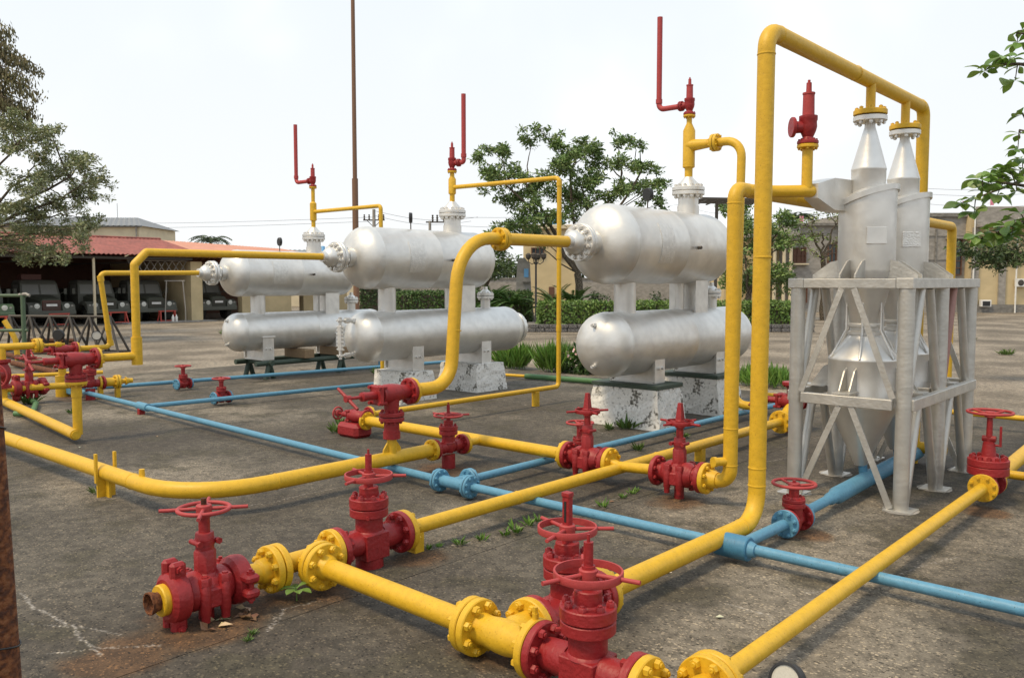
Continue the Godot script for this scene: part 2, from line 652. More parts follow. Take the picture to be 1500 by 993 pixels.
	for k in 4:
		var g := mat([lin(0.115, 0.21, 0.04), lin(0.15, 0.25, 0.055), lin(0.09, 0.165, 0.036), lin(0.19, 0.27, 0.07)][k], 0.42)
		g.backlight_enabled = true
		g.backlight = Color(0.3, 0.4, 0.12)
		M["big_leaf%d" % k] = g
	M.dry_leaf = mat(lin(0.20, 0.11, 0.06), 0.9)
	make_ground_materials()

func plinth_material(grain: Texture2D) -> StandardMaterial3D:
	# flaking whitewash: broad damp-dark patches broken up by fine noise, hairline flakes elsewhere
	var S := 512
	var a := noise_data(63, 0.007, 3, S)
	var b := noise_data(67, 0.05, 5, S)
	var o := PackedByteArray()
	o.resize(S * S * 3)
	for i in S * S:
		var v := a[i] / 255.0
		var w := b[i] / 255.0
		var k := clampf((0.34 - v) * 5.0 + (0.48 - w) * 3.0, 0.0, 1.0)
		k = maxf(k, clampf((0.27 - w) * 7.0, 0.0, 0.55))
		var l := Color(0.72 + (w - 0.5) * 0.16, 0.705 + (w - 0.5) * 0.16, 0.665 + (w - 0.5) * 0.16)
		var q := l.lerp(Color(0.07, 0.066, 0.05) if w < 0.42 else Color(0.21, 0.195, 0.16), k).linear_to_srgb()
		o[i * 3] = int(q.r * 255)
		o[i * 3 + 1] = int(q.g * 255)
		o[i * 3 + 2] = int(q.b * 255)
	var t := ImageTexture.create_from_image(Image.create_from_data(S, S, false, Image.FORMAT_RGB8, o))
	return bump(mat(Color.WHITE, 0.9, 0.0, t, 0.62), grain, 0.35)

func make_ground_materials():
	# fine concrete, 2048 pixels over 4 m: dark weathered paste, pale exposed grit and short pale scuffs
	var S := 2048
	var a := noise_data(101, 0.012, 5, S)
	var b := noise_data(113, 0.07, 3, S)
	var st := PackedByteArray()
	st.resize(S * S * 3)
	var hp := PackedByteArray()
	hp.resize(S * S)
	for i in S * S:
		var v := a[i] / 255.0
		var w := b[i] / 255.0
		var t := clampf(0.5 + (v - 0.5) * 1.5 + (w - 0.5) * 1.1, 0.0, 1.0)
		var l := 0.56 + 0.22 * t
		hp[i] = int(255.0 * (0.25 + 0.4 * w + 0.1 * v))
		st[i * 3] = int(clampf(l * 0.93, 0, 1) * 255)
		st[i * 3 + 1] = int(clampf(l * 0.93, 0, 1) * 255)
		st[i * 3 + 2] = int(clampf(l * 0.93, 0, 1) * 255)
	var r := RandomNumberGenerator.new()
	r.seed = 77
	for k in 34000:
		var x := r.randi() % S
		var y := r.randi() % S
		var sz := 2 + int(pow(r.randf(), 2.5) * 6.0)
		var br := r.randf_range(0.88, 1.0) if r.randf() < 0.62 else r.randf_range(0.2, 0.38)
		for dx in sz + sz / 2:
			for dy in sz:
				if r.randf() < 0.25:
					continue
				var i := ((y + dy) % S) * S + (x + dx) % S
				var c := int(br * 255.0)
				st[i * 3] = c
				st[i * 3 + 1] = int(c * 0.985)
				st[i * 3 + 2] = int(c * 0.95)
				hp[i] = 200 if br > 0.5 else 20
	for k in 520:
		var x := r.randf() * S
		var y := r.randf() * S
		var an := r.randf_range(-0.5, 0.5) + (PI / 2 if r.randf() < 0.35 else 0.0)
		var ln := int(r.randf_range(8, 70))
		for j in ln:
			x += cos(an)
			y += sin(an)
			if r.randf() < 0.5:
				continue
			var i := (int(y + S) % S) * S + (int(x + S) % S)
			for q in 3:
				st[i * 3 + q] = mini(255, st[i * 3 + q] + 50)
	var fine := ImageTexture.create_from_image(Image.create_from_data(S, S, false, Image.FORMAT_RGB8, st))
	var fine_h := ImageTexture.create_from_image(Image.create_from_data(S, S, false, Image.FORMAT_L8, hp))
	# broad stains over the apron, 2048 pixels over 30 m
	var T := 2048
	var c1 := noise_data(131, 0.005, 6, T)
	var c2 := noise_data(149, 0.016, 5, T)
	var c3 := noise_data(151, 0.0018, 3, T)
	var big := PackedByteArray()
	big.resize(T * T * 3)
	var dark := Color(0.150, 0.126, 0.096)
	var mid := Color(0.228, 0.196, 0.151)
	var pale := Color(0.50, 0.43, 0.33)
	var moss := Color(0.145, 0.125, 0.075)
	var rusty := Color(0.26, 0.125, 0.05)
	var lut := PackedByteArray()
	lut.resize(256 * 32 * 3)
	for q in 32:
		for k in 256:
			var t := k / 255.0
			var c := dark.lerp(mid, clampf(t * 2.0, 0, 1)).lerp(pale, clampf((t - 0.55) * 2.0, 0, 1))
			c = c.lerp(moss, clampf((0.42 - q / 31.0) * 4.0, 0, 0.6)).linear_to_srgb()
			var z := (q * 256 + k) * 3
			lut[z] = int(c.r * 255)
			lut[z + 1] = int(c.g * 255)
			lut[z + 2] = int(c.b * 255)
	for i in T * T:
		var w := c2[i]
		var t := clampi(int((c1[i] - 128) * 1.15 + (c3[i] - 128) * 1.3 + 110 + (w - 128) * 0.45), 0, 255)
		var z := ((w >> 3) * 256 + t) * 3
		big[i * 3] = lut[z]
		big[i * 3 + 1] = lut[z + 1]
		big[i * 3 + 2] = lut[z + 2]
	# rust and paint stains where the photograph shows them: place, radius
	var rs := rusty.linear_to_srgb()
	for q in [[W(-0.95, 0.05, 0), 0.42], [W(-0.25, 0.15, 0), 0.34], [W(0.75, 0.12, 0), 0.30], [W(-0.1, 1.75, 0), 0.32], [W(3.75, 0.75, 0), 0.34], [W(3.2, -2.0, 0), 0.4], [W(5.35, 3.2, 0), 0.22], [W(3.45, 2.2, 0), 0.25], [W(2.9, -11.6, 0), 0.5], [W(-1.5, 0.1, 0), 0.35]]:
		var cx := int((q[0].x + 18.0) / 30.0 * T)
		var cy := int((-q[0].z + 8.0) / 30.0 * T)
		var rr := int(q[1] / 30.0 * T * 1.4)
		for y in range(cy - rr, cy + rr):
			for x in range(cx - rr, cx + rr):
				var i := y * T + x
				var e := Vector2(cx - x, cy - y).length() / (rr / 1.4)
				var k := clampf((1.0 - e) * 1.5 + (c2[i] / 255.0 - 0.5) * 2.2, 0.0, 0.75) * clampf((1.3 - e) * 3.0, 0, 1)
				big[i * 3] = int(lerpf(big[i * 3], rs.r * 255, k))
				big[i * 3 + 1] = int(lerpf(big[i * 3 + 1], rs.g * 255, k))
				big[i * 3 + 2] = int(lerpf(big[i * 3 + 2], rs.b * 255, k))
	# pale scratches, cracks and cement lines
	for q in [[[25, 870], [50, 893], [100, 915], [120, 940], [150, 962], 1.0, 2], [[200, 761], [300, 752], [400, 735], [502, 712], 0.45, 4], [[620, 806], [700, 792], [800, 762], [930, 720], 0.5, 3], [[40, 915], [110, 918], [180, 930], 0.5, 1], [[60, 960], [130, 950], [240, 945], 0.6, 2], [[400, 905], [385, 925], [420, 890], [470, 880], 0.6, 2], [[1060, 885], [1120, 900], [1150, 925], 0.5, 2], [[560, 560], [760, 590], [900, 640], 0.35, 3], [[330, 700], [420, 690], [520, 655], 0.3, 3], [[1180, 870], [1290, 850], [1400, 815], 0.35, 3], [[1100, 680], [1160, 670], [1240, 680], 0.35, 3]]:
		var n: int = q.size() - 2
		for s in n - 1:
			var p0 := P(q[s][0], q[s][1], 0.0)
			var p1 := P(q[s + 1][0], q[s + 1][1], 0.0)
			var steps := int(p0.distance_to(p1) / 0.008)
			for k in steps:
				var p := p0.lerp(p1, float(k) / steps)
				var x: float = (p.x + 18.0) / 30.0 * T + r.randfn() * q[n + 1] * 0.22 + 1.2 * sin(k * 0.05 + s)
				var y: float = (-p.z + 8.0) / 30.0 * T + r.randfn() * q[n + 1] * 0.22 + 1.2 * cos(k * 0.037)
				if r.randf() > q[n] or x < 0 or y < 0 or x >= T or y >= T:
					continue
				var i := int(y) * T + int(x)
				for z in 3:
					big[i * 3 + z] = int(lerpf(big[i * 3 + z], 245.0 - 8 * z, 0.6))
	M.apron = ground_mat(ImageTexture.create_from_image(Image.create_from_data(T, T, false, Image.FORMAT_RGB8, big)), fine, fine_h)
	var yd := ramp_tex(noise_data(171, 0.012, 6, 1024), 1024, [[0.0, Color(0.24, 0.195, 0.14)], [0.4, Color(0.41, 0.34, 0.25)], [0.6, Color(0.58, 0.485, 0.37)], [1.0, Color(0.74, 0.64, 0.50)]])
	M.yard = ground_mat(yd, fine, fine_h)

func ground_mat(big: Texture2D, fine: Texture2D, fine_h: Texture2D) -> StandardMaterial3D:
	var m := StandardMaterial3D.new()
	m.albedo_color = Color.WHITE
	m.albedo_texture = fine
	m.roughness = 0.9
	m.heightmap_enabled = true
	m.heightmap_texture = fine_h
	m.heightmap_scale = 0.25
	m.detail_enabled = true
	m.detail_blend_mode = BaseMaterial3D.BLEND_MODE_MUL
	m.detail_albedo = big
	m.detail_uv_layer = BaseMaterial3D.DETAIL_UV_2
	return m

# ---------------------------------------------------------------- ground
func build_ground():
	var y := -0.08
	var b := MB.new()
	b.use_uv = true
	var s := 260.0
	var c := BG(750, 60, y)
	ground_sheet("ground", [Rect2(c.x - s, c.z - s, 2 * s, 2 * s)], y, 0.0, 40.0, M.yard)
	# the apron under the pipework: slabs with open joints between them
	var xs := [-15.05, -4.6, 0.42, 14.0]
	var zs := [-12.3, 9.0]
	var rects := []
	for i in xs.size() - 1:
		for j in zs.size() - 1:
			rects.append(Rect2(xs[i] + 0.004, zs[j] + 0.004, xs[i + 1] - xs[i] - 0.008, zs[j + 1] - zs[j] - 0.008))
	var ap := Node3D.new()
	ap.name = "apron"
	add_child(ap)
	ap.set_meta("kind", "structure")
	for r in rects:
		var o := ground_sheet("slab", [r], 0.0, 0.14, 30.0, M.apron, ap)
	var bed := MB.new()
	bed.box(Vector3(-15.0, -0.2, -12.2), Vector3(13.9, -0.014, 8.9))
	part("joint_filler", bed.done(), M.concrete_dark, ap)

func ground_sheet(called: String, rects: Array, y: float, deep: float, span: float, m: Material, parent: Node = null) -> MeshInstance3D:
	var v := PackedVector3Array()
	var n := PackedVector3Array()
	var u := PackedVector2Array()
	var u2 := PackedVector2Array()
	var put := func(p: Vector3, nn: Vector3):
		v.append(p)
		n.append(nn)
		u.append(Vector2(p.x / 4.0, (p.z + p.y) / 4.0))
		u2.append(Vector2((p.x + 18.0) / span, (-p.z + p.y + 8.0) / span))
	for r in rects:
		var lo := Vector3(r.position.x, y, r.position.y)
		var hi := Vector3(r.end.x, y, r.end.y)
		var q := [lo, Vector3(hi.x, y, lo.z), hi, Vector3(lo.x, y, hi.z)]
		for k in [0, 1, 2, 0, 2, 3]:
			put.call(q[k], Vector3.UP)
		if deep > 0.0:
			for k in 4:
				var p0: Vector3 = q[k]
				var p1: Vector3 = q[(k + 1) % 4]
				var d := Vector3(0, -deep, 0)
				var out := Vector3((p1 - p0).z, 0, -(p1 - p0).x).normalized()
				for p in [p0, p1 + d, p1, p0, p0 + d, p1 + d]:
					put.call(p, out)
	var arr := []
	arr.resize(Mesh.ARRAY_MAX)
	arr[Mesh.ARRAY_VERTEX] = v
	arr[Mesh.ARRAY_NORMAL] = n
	arr[Mesh.ARRAY_TEX_UV] = u
	arr[Mesh.ARRAY_TEX_UV2] = u2
	var me := ArrayMesh.new()
	me.add_surface_from_arrays(Mesh.PRIMITIVE_TRIANGLES, arr)
	if parent:
		return part(called, me, m, parent)
	return struct(called, me, m)

# ---------------------------------------------------------------- valves
func ring_pts(r: float, n := 32, y := 0.0) -> Array:
	var o := []
	for i in n:
		o.append(Vector3(cos(TAU * i / n) * r, y, sin(TAU * i / n) * r))
	return o

# a handwheel about local Y: rim, hub and spokes that reach past the rim
func handwheel(parent: Node, pos: Vector3, dir: Vector3, r: float, ext: float, spokes: int, band: bool, m: Material, phase := 0.0, dish := 0.0) -> Node3D:
	var w := MB.new()
	if band:
		w.lathe([Vector2(r - 0.012, -0.021), Vector2(r - 0.002, -0.021), Vector2(r, -0.017), Vector2(r, 0.017), Vector2(r - 0.002, 0.021), Vector2(r - 0.012, 0.021)], 40)
		var inn := [Vector2(r - 0.012, 0.021), Vector2(r - 0.012, -0.021)]
		w.lathe(inn, 40)
	else:
		w.tube(ring_pts(r, 36, 0.0), 0.014, 10, false, true)
	var o := part("handwheel", w.done(), m, parent, xf_y(pos, dir))
	var hb := MB.new()
	hb.lathe([Vector2(0, -0.03 - dish), Vector2(0.046, -0.03 - dish), Vector2(0.05, -0.025 - dish), Vector2(0.05, 0.022 - dish), Vector2(0.044, 0.028 - dish), Vector2(0, 0.028 - dish)], 20)
	part("hub", hb.done(), m, o)
	for i in spokes:
		var an := TAU * i / spokes + phase
		var e := Vector3(cos(an), 0, sin(an))
		var s := MB.new()
		if ext > r + 0.01:
			s.tube([Vector3(0, -dish, 0) + e * 0.03, e * ext], 0.0125, 10)
		else:
			s.tube([Vector3(0, -dish, 0) + e * 0.03, Vector3(0, -dish * 0.5, 0) + e * r * 0.55, e * (r - 0.002)], [0.017, 0.013, 0.012], 8)
		part("spoke", s.done(), m, o)
	return o

func valve_root(called: String, label: String, at: Vector3, turn: float, group: String) -> Node3D:
	return thing(called, label, "valve", Vector3(at.x, 0, at.z), turn, group)

# a forged gate valve: square block, round bonnet with a ring of bolts, gland, spoked wheel
func block_valve(label: String, at: Vector3, turn: float, near: bool, s := 1.0, block := true, stem_slot := false, phase := 0.4, wr := 0.185, group := "red gate valves", band := true) -> Node3D:
	var t := valve_root("gate_valve", label, at, turn, group)
	var h := at.y
	var L := 0.33 * s
	var b := MB.new()
	if block:
		b.box(Vector3(-0.112 * s, h - 0.125 * s, -0.112 * s), Vector3(0.112 * s, h + 0.075 * s, 0.112 * s), 0.006)
	else:
		b.xf = Transform3D(Basis(), Vector3(0, h, 0))
		b.lathe([Vector2(0, -0.10 * s), Vector2(0.075 * s, -0.09 * s), Vector2(0.108 * s, -0.04 * s), Vector2(0.112 * s, 0.04 * s), Vector2(0.1 * s, 0.1 * s), Vector2(0, 0.1 * s)], 24)
		b.xf = Transform3D.IDENTITY
	b.cyl(Vector3(0, h, -L + 0.01), Vector3(0, h, L - 0.01), 0.084 * s, -1, 24)
	for sd in [-1.0, 1.0]:
		b.cyl(Vector3(0, h, sd * 0.11 * s), Vector3(0, h, sd * (L - 0.06 * s)), 0.098 * s, 0.088 * s, 24)
	part("body", b.done(), M.red, t)
	var f := MB.new()
	f.cyl(Vector3(0, -0.002, 0), Vector3(0, h - 0.12 * s, 0), 0.108 * s, -1, 24)
	part("foot", f.done(), M.red, t)
	for sd in [-1.0, 1.0]:
		flange(t, Vector3(0, h, sd * (L - 0.025 * s)), Vector3(0, 0, -sd), 0.165 * s, 0.05 * s, M.red, 8, near)
	var nk := MB.new()
	nk.xf = Transform3D(Basis(), Vector3(0, h, 0))
	nk.lathe([Vector2(0.118 * s, 0.07 * s), Vector2(0.112 * s, 0.085 * s), Vector2(0.105 * s, 0.09 * s), Vector2(0.105 * s, 0.2 * s), Vector2(0.11 * s, 0.205 * s)], 28)
	part("neck", nk.done(), M.red, t)
	flange(t, Vector3(0, h + 0.232 * s, 0), Vector3.UP, 0.148 * s, 0.066 * s, M.red, 0, false, 0, "bonnet_flange")
	flange(t, Vector3(0, h + 0.306 * s, 0), Vector3.UP, 0.151 * s, 0.072 * s, M.red, 8, near, 1, "bonnet_flange")
	var g := MB.new()
	g.xf = Transform3D(Basis(), Vector3(0, h, 0))
	g.lathe([Vector2(0.088 * s, 0.338 * s), Vector2(0.078 * s, 0.35 * s), Vector2(0.075 * s, 0.352 * s), Vector2(0.075 * s, 0.42 * s), Vector2(0.07 * s, 0.426 * s), Vector2(0.034 * s, 0.426 * s), Vector2(0.034 * s, 0.48 * s), Vector2(0, 0.48 * s)], 24)
	part("gland", g.done(), M.red, t)
	var st := MB.new()
	if stem_slot:
		st.box(Vector3(-0.026, h + 0.50 * s, -0.022), Vector3(0.026, h + 0.71 * s, 0.022), 0.004)
		st.box(Vector3(-0.03, h + 0.705 * s, -0.026), Vector3(0.03, h + 0.735 * s, 0.026), 0.004)
		part("stem", st.done(), M.red, t)
		var sl := MB.new()
		for sd in [-1.0, 1.0]:
			sl.box(Vector3(-0.008, h + 0.55 * s, sd * 0.021 - 0.003), Vector3(0.008, h + 0.68 * s, sd * 0.021 + 0.003))
		part("slot", sl.done(), M.black, t)
	else:
		st.cyl(Vector3(0, h + 0.48 * s, 0), Vector3(0, h + 0.675 * s, 0), 0.026 * s, -1, 16)
		st.cyl(Vector3(0, h + 0.51 * s, 0), Vector3(0, h + 0.55 * s, 0), 0.036 * s, -1, 16)
		st.cyl(Vector3(0, h + 0.675 * s, 0), Vector3(0, h + 0.715 * s, 0), 0.009, -1, 8)
		part("stem", st.done(), M.red, t)
	handwheel(t, Vector3(0, h + 0.505 * s, 0), Vector3.UP, wr, wr * 1.55, 3, band, M.red_faded, phase)
	var gn := MB.new()
	gn.cyl(Vector3(0.1 * s, h + 0.215 * s, 0.09 * s), Vector3(0.128 * s, h + 0.215 * s, 0.115 * s), 0.014, -1, 6, true)
	part("grease_fitting", gn.done(), M.red, t)
	return t

# a valve with a bolted split body: four tall studs, slim bonnet with a clamp, spoked wheel
func stud_valve(label: String, at: Vector3, turn: float, near: bool, ends: String, cone_top := false, phase := 0.3) -> Node3D:
	var t := valve_root("stud_valve", label, at, turn, "red split-body valves")
	var h := at.y
	var b := MB.new()
	b.xf = Transform3D(Basis(Vector3.RIGHT, PI / 2), Vector3(0, h, 0))
	b.lathe([Vector2(0, -0.17), Vector2(0.098, -0.17), Vector2(0.105, -0.15), Vector2(0.128, -0.115), Vector2(0.128, -0.06), Vector2(0.115, -0.045), Vector2(0.115, 0.045), Vector2(0.128, 0.06), Vector2(0.128, 0.115), Vector2(0.105, 0.15), Vector2(0.098, 0.17), Vector2(0, 0.17)], 28)
	b.xf = Transform3D(Basis(), Vector3(0, h, 0))
	b.box(Vector3(-0.135, -0.1, -0.05), Vector3(0.135, 0.03, 0.05), 0.012)
	b.cyl(Vector3(0, -h - 0.002, 0), Vector3(0, -0.1, 0), 0.05, -1, 16)
	part("body", b.done(), M.red, t)
	for sx in [-1.0, 1.0]:
		for sz in [-1.0, 1.0]:
			var s := MB.new()
			s.xf = Transform3D(Basis(), Vector3(sx * 0.122, h, sz * 0.07))
			s.lathe([Vector2(0, -0.18), Vector2(0.028, -0.18), Vector2(0.03, -0.13), Vector2(0.036, -0.12), Vector2(0.037, 0.06), Vector2(0.034, 0.065), Vector2(0, 0.065)], 14)
			s.lathe([Vector2(0.041, 0.06), Vector2(0.041, 0.105), Vector2(0.036, 0.112), Vector2(0.02, 0.112), Vector2(0.02, 0.12), Vector2(0, 0.12)], 6, true)
			part("stud", s.done(), M.red, t)
	var nk := MB.new()
	nk.xf = Transform3D(Basis(), Vector3(0, h, 0))
	nk.lathe([Vector2(0.086, 0.08), Vector2(0.074, 0.105), Vector2(0.07, 0.11), Vector2(0.07, 0.245), Vector2(0.062, 0.26), Vector2(0.055, 0.262)], 8, true, PI / 8)
	nk.lathe([Vector2(0.05, 0.25), Vector2(0.059, 0.258), Vector2(0.059, 0.365), Vector2(0.054, 0.373), Vector2(0.036, 0.374), Vector2(0.036, 0.47), Vector2(0.05, 0.475), Vector2(0.05, 0.5), Vector2(0, 0.5)], 22)
	part("bonnet", nk.done(), M.red, t)
	var cl := MB.new()
	cl.xf = Transform3D(Basis(), Vector3(0, h + 0.312, 0))
	cl.lathe([Vector2(0.058, -0.018), Vector2(0.066, -0.018), Vector2(0.066, 0.018), Vector2(0.058, 0.018)], 22)
	for sd in [-1.0, 1.0]:
		cl.cyl(Vector3(-0.055, 0, sd * 0.066), Vector3(0.055, 0, sd * 0.066), 0.017, -1, 10)
		cl.cyl(Vector3(0.05, 0, sd * 0.066), Vector3(0.072, 0, sd * 0.066), 0.022, -1, 6, true)
	part("clamp", cl.done(), M.red, t)
	var wy := 0.525
	handwheel(t, Vector3(0, h + wy, 0), Vector3.UP, 0.162 if not cone_top else 0.14, 0.275 if not cone_top else 0.25, 4, cone_top, M.red_faded if not cone_top else M.red, phase)
	var st := MB.new()
	if cone_top:
		st.xf = Transform3D(Basis(), Vector3(0, h + wy + 0.02, 0))
		st.lathe([Vector2(0.05, 0), Vector2(0.032, 0.14), Vector2(0.026, 0.18), Vector2(0, 0.182)], 4, true, PI / 4)
	else:
		st.cyl(Vector3(0, h + wy - 0.01, 0), Vector3(0, h + wy + 0.07, 0), 0.018, -1, 12)
	part("stem", st.done(), M.red if cone_top else M.rust_dark, t)
	for k in 2:
		var sd := -1.0 if k == 0 else 1.0
		if ends[k] == "c":      # hub clamp with two ears and two bolts
			var up := k == 1
			var c := MB.new()
			c.xf = Transform3D(Basis(Vector3.RIGHT, PI / 2), Vector3(0, h, sd * 0.215))
			c.lathe([Vector2(0.09, -0.062), Vector2(0.125, -0.066), Vector2(0.158, -0.045), Vector2(0.166, 0), Vector2(0.158, 0.045), Vector2(0.125, 0.066), Vector2(0.09, 0.062)], 28)
			part("clamp_ring", c.done(), M.red, t)
			for e in [-1.0, 1.0]:
				for f in [-1.0, 1.0]:
					var ear := MB.new()
					var o := Vector3(f * 0.05, e * 0.175, 0) if up else Vector3(e * 0.175, f * 0.05, 0)
					var hs := Vector3(0.03, 0.06, 0.05) if up else Vector3(0.06, 0.03, 0.05)
					ear.box(Vector3(0, h, sd * 0.215) + o - hs, Vector3(0, h, sd * 0.215) + o + hs, 0.018)
					part("ear", ear.done(), M.red, t)
				var bo := MB.new()
				var c0 := Vector3(0, h + e * 0.19, sd * 0.215) if up else Vector3(e * 0.19, h, sd * 0.215)
				var ax := Vector3(1, 0, 0) if up else Vector3(0, 1, 0)
				bo.cyl(c0 - ax * 0.115, c0 + ax * 0.115, 0.0135, -1, 10)
				for g in [-1.0, 1.0]:
					bo.cyl(c0 + ax * g * 0.07, c0 + ax * g * 0.1, 0.026, -1, 6, true)
				part("clamp_bolt", bo.done(), M.red, t)
			var hub := MB.new()
			hub.cyl(Vector3(0, h, sd * 0.16), Vector3(0, h, sd * 0.285), 0.085, -1, 22)
			part("hub_end", hub.done(), M.red, t)
		else:
			var nn := MB.new()
			nn.cyl(Vector3(0, h, sd * 0.15), Vector3(0, h, sd * 0.25), 0.09, -1, 22)
			part("hub_end", nn.done(), M.red, t)
			flange(t, Vector3(0, h, sd * 0.255), Vector3(0, 0, -sd), 0.155, 0.05, M.red, 8, near)
	return t

# a small cast gate valve between two thin flanges
func cast_valve(label: String, at: Vector3, turn: float, near: bool, fl: Material, r := 0.12, tall := 0.32, wr := 0.175, big := false, group := "red cast valves on the blue lines") -> Node3D:
	var t := valve_root("cast_gate_valve", label, at, turn, group)
	var h := at.y
	var L := r * 1.15
	var b := MB.new()
	b.xf = Transform3D(Basis(Vector3.RIGHT, PI / 2), Vector3(0, h, 0))
	b.lathe([Vector2(0, -L), Vector2(r * 0.5, -L), Vector2(r * 0.52, -L * 0.5), Vector2(r * 0.66, 0), Vector2(r * 0.52, L * 0.5), Vector2(r * 0.5, L), Vector2(0, L)], 22)
	b.xf = Transform3D(Basis(), Vector3(0, h, 0))
	b.lathe([Vector2(0, -r * 0.85), Vector2(r * 0.4, -r * 0.8), Vector2(r * 0.58, -r * 0.4), Vector2(r * 0.62, r * 0.55), Vector2(r * 0.62, r * 0.95), Vector2(0, r * 0.95)], 20)
	part("body", b.done(), M.red, t)
	for sd in [-1.0, 1.0]:
		flange(t, Vector3(0, h, sd * (L + 0.0)), Vector3(0, 0, -sd), r, 0.024, M.red, 8, near)
		if fl:
			flange(t, Vector3(0, h, sd * (L + 0.030)), Vector3(0, 0, sd), r, 0.024, fl, 8, near, 1, "counter_flange")
	var br := r * (0.8 if not big else 1.38)
	flange(t, Vector3(0, h + r * 0.95 + 0.02, 0), Vector3.UP, br, 0.045 if not big else 0.08, M.red, 0, false, 0, "bonnet_flange")
	flange(t, Vector3(0, h + r * 0.95 + (0.06 if not big else 0.098), 0), Vector3.UP, br, 0.032 if not big else 0.07, M.red, 8 if not big else 12, near, 1, "bonnet_flange")
	var y0 := r * 0.95 + (0.07 if not big else 0.13)
	var nk := MB.new()
	nk.xf = Transform3D(Basis(), Vector3(0, h, 0))
	if big:
		nk.lathe([Vector2(0.105, y0), Vector2(0.07, y0 + 0.03), Vector2(0.055, y0 + 0.16), Vector2(0.03, y0 + 0.17), Vector2(0.026, tall), Vector2(0, tall)], 14)
		nk.box(Vector3(-0.05, y0 + 0.13, -0.02), Vector3(0.05, y0 + 0.22, 0.02), 0.012)
		nk.cyl(Vector3(-0.06, y0 + 0.2, 0.0), Vector3(0.06, y0 + 0.2, 0.0), 0.03, -1, 10)
		nk.cyl(Vector3(0.1, y0 + 0.13, 0.0), Vector3(0.1, y0 + 0.33, 0.0), 0.012, -1, 8)
		nk.cyl(Vector3(0.03, y0 + 0.14, 0.0), Vector3(0.11, y0 + 0.14, 0.0), 0.012, -1, 8)
	else:
		nk.lathe([Vector2(r * 0.5, y0), Vector2(r * 0.36, y0 + 0.02), Vector2(r * 0.36, tall - 0.03), Vector2(0.02, tall - 0.02), Vector2(0.014, tall + 0.03), Vector2(0, tall + 0.03)], 16)
	part("bonnet", nk.done(), M.red, t)
	handwheel(t, Vector3(0, h + tall, 0), Vector3.UP, wr, 0.0, 3 if not big else 4, false, M.red_faded, 0.5, 0.02)
	return t

# an angle choke valve: body along the stem, inlet and outlet necks, a long stem with a bar handle
func angle_valve(label: String, c: Vector3, stem: Vector3, inlet: Vector3, outlet: Vector3, near: bool, s := 1.0, wheel := false) -> Node3D:
	var t := valve_root("angle_valve", label, c, 0.0, "red angle choke valves")
	var o := Vector3(0, c.y, 0)
	var b := MB.new()
	b.xf = xf_y(o, stem)
	b.lathe([Vector2(0, -0.16 * s), Vector2(0.07 * s, -0.16 * s), Vector2(0.095 * s, -0.1 * s), Vector2(0.108 * s, 0), Vector2(0.108 * s, 0.09 * s), Vector2(0.098 * s, 0.13 * s), Vector2(0.11 * s, 0.15 * s), Vector2(0.11 * s, 0.17 * s), Vector2(0, 0.17 * s)], 24)
	b.xf = Transform3D.IDENTITY
	for d in [inlet, outlet]:
		b.cyl(o + d * 0.02, o + d * 0.25 * s, 0.092 * s, 0.075 * s, 22)
	part("body", b.done(), M.red, t)
	var bp := MB.new()
	bp.xf = xf_y(o + stem * 0.2 * s, stem)
	bp.box(Vector3(-0.11 * s, -0.025 * s, -0.11 * s), Vector3(0.11 * s, 0.025 * s, 0.11 * s), 0.02)
	for sx in [-1.0, 1.0]:
		for sz in [-1.0, 1.0]:
			bp.cyl(Vector3(sx * 0.085 * s, -0.06 * s, sz * 0.085 * s), Vector3(sx * 0.085 * s, 0.05 * s, sz * 0.085 * s), 0.02 * s, -1, 6, true)
	part("bonnet_plate", bp.done(), M.red, t)
	flange(t, o + inlet * 0.265 * s, -inlet, 0.15 * s, 0.05 * s, M.red, 8, near)
	if outlet.y < -0.5:
		flange_pair(t, o + outlet * 0.255 * s, outlet, 0.14 * s, 0.045 * s, M.red, 8, near)
	else:
		flange(t, o + outlet * 0.265 * s, -outlet, 0.15 * s, 0.05 * s, M.red, 8, near)
	var st := MB.new()
	st.xf = xf_y(o, stem)
	st.lathe([Vector2(0.062 * s, 0.2 * s), Vector2(0.058 * s, 0.22 * s), Vector2(0.046 * s, 0.225 * s), Vector2(0.046 * s, 0.36 * s), Vector2(0.052 * s, 0.365 * s), Vector2(0.052 * s, 0.41 * s), Vector2(0.02 * s, 0.42 * s), Vector2(0.016 * s, 0.60 * s), Vector2(0, 0.6 * s)], 16)
	part("stem", st.done(), M.red, t)
	if wheel:
		handwheel(t, o + stem * 0.58 * s, stem, 0.085, 0.0, 3, false, M.red_faded)
	else:
		var hd := MB.new()
		var e := o + stem * 0.595 * s
		var side := stem.cross(Vector3.UP).normalized()
		var dn := (side * 0.86 + Vector3.UP * 0.5).normalized()
		hd.tube([e - dn * 0.19 * s, e, e + dn * 0.19 * s], [0.016 * s, 0.02 * s, 0.016 * s], 10)
		hd.cyl(e - stem * 0.03 * s, e + stem * 0.03 * s, 0.036 * s, -1, 14)
		part("handle", hd.done(), M.red, t)
	return t

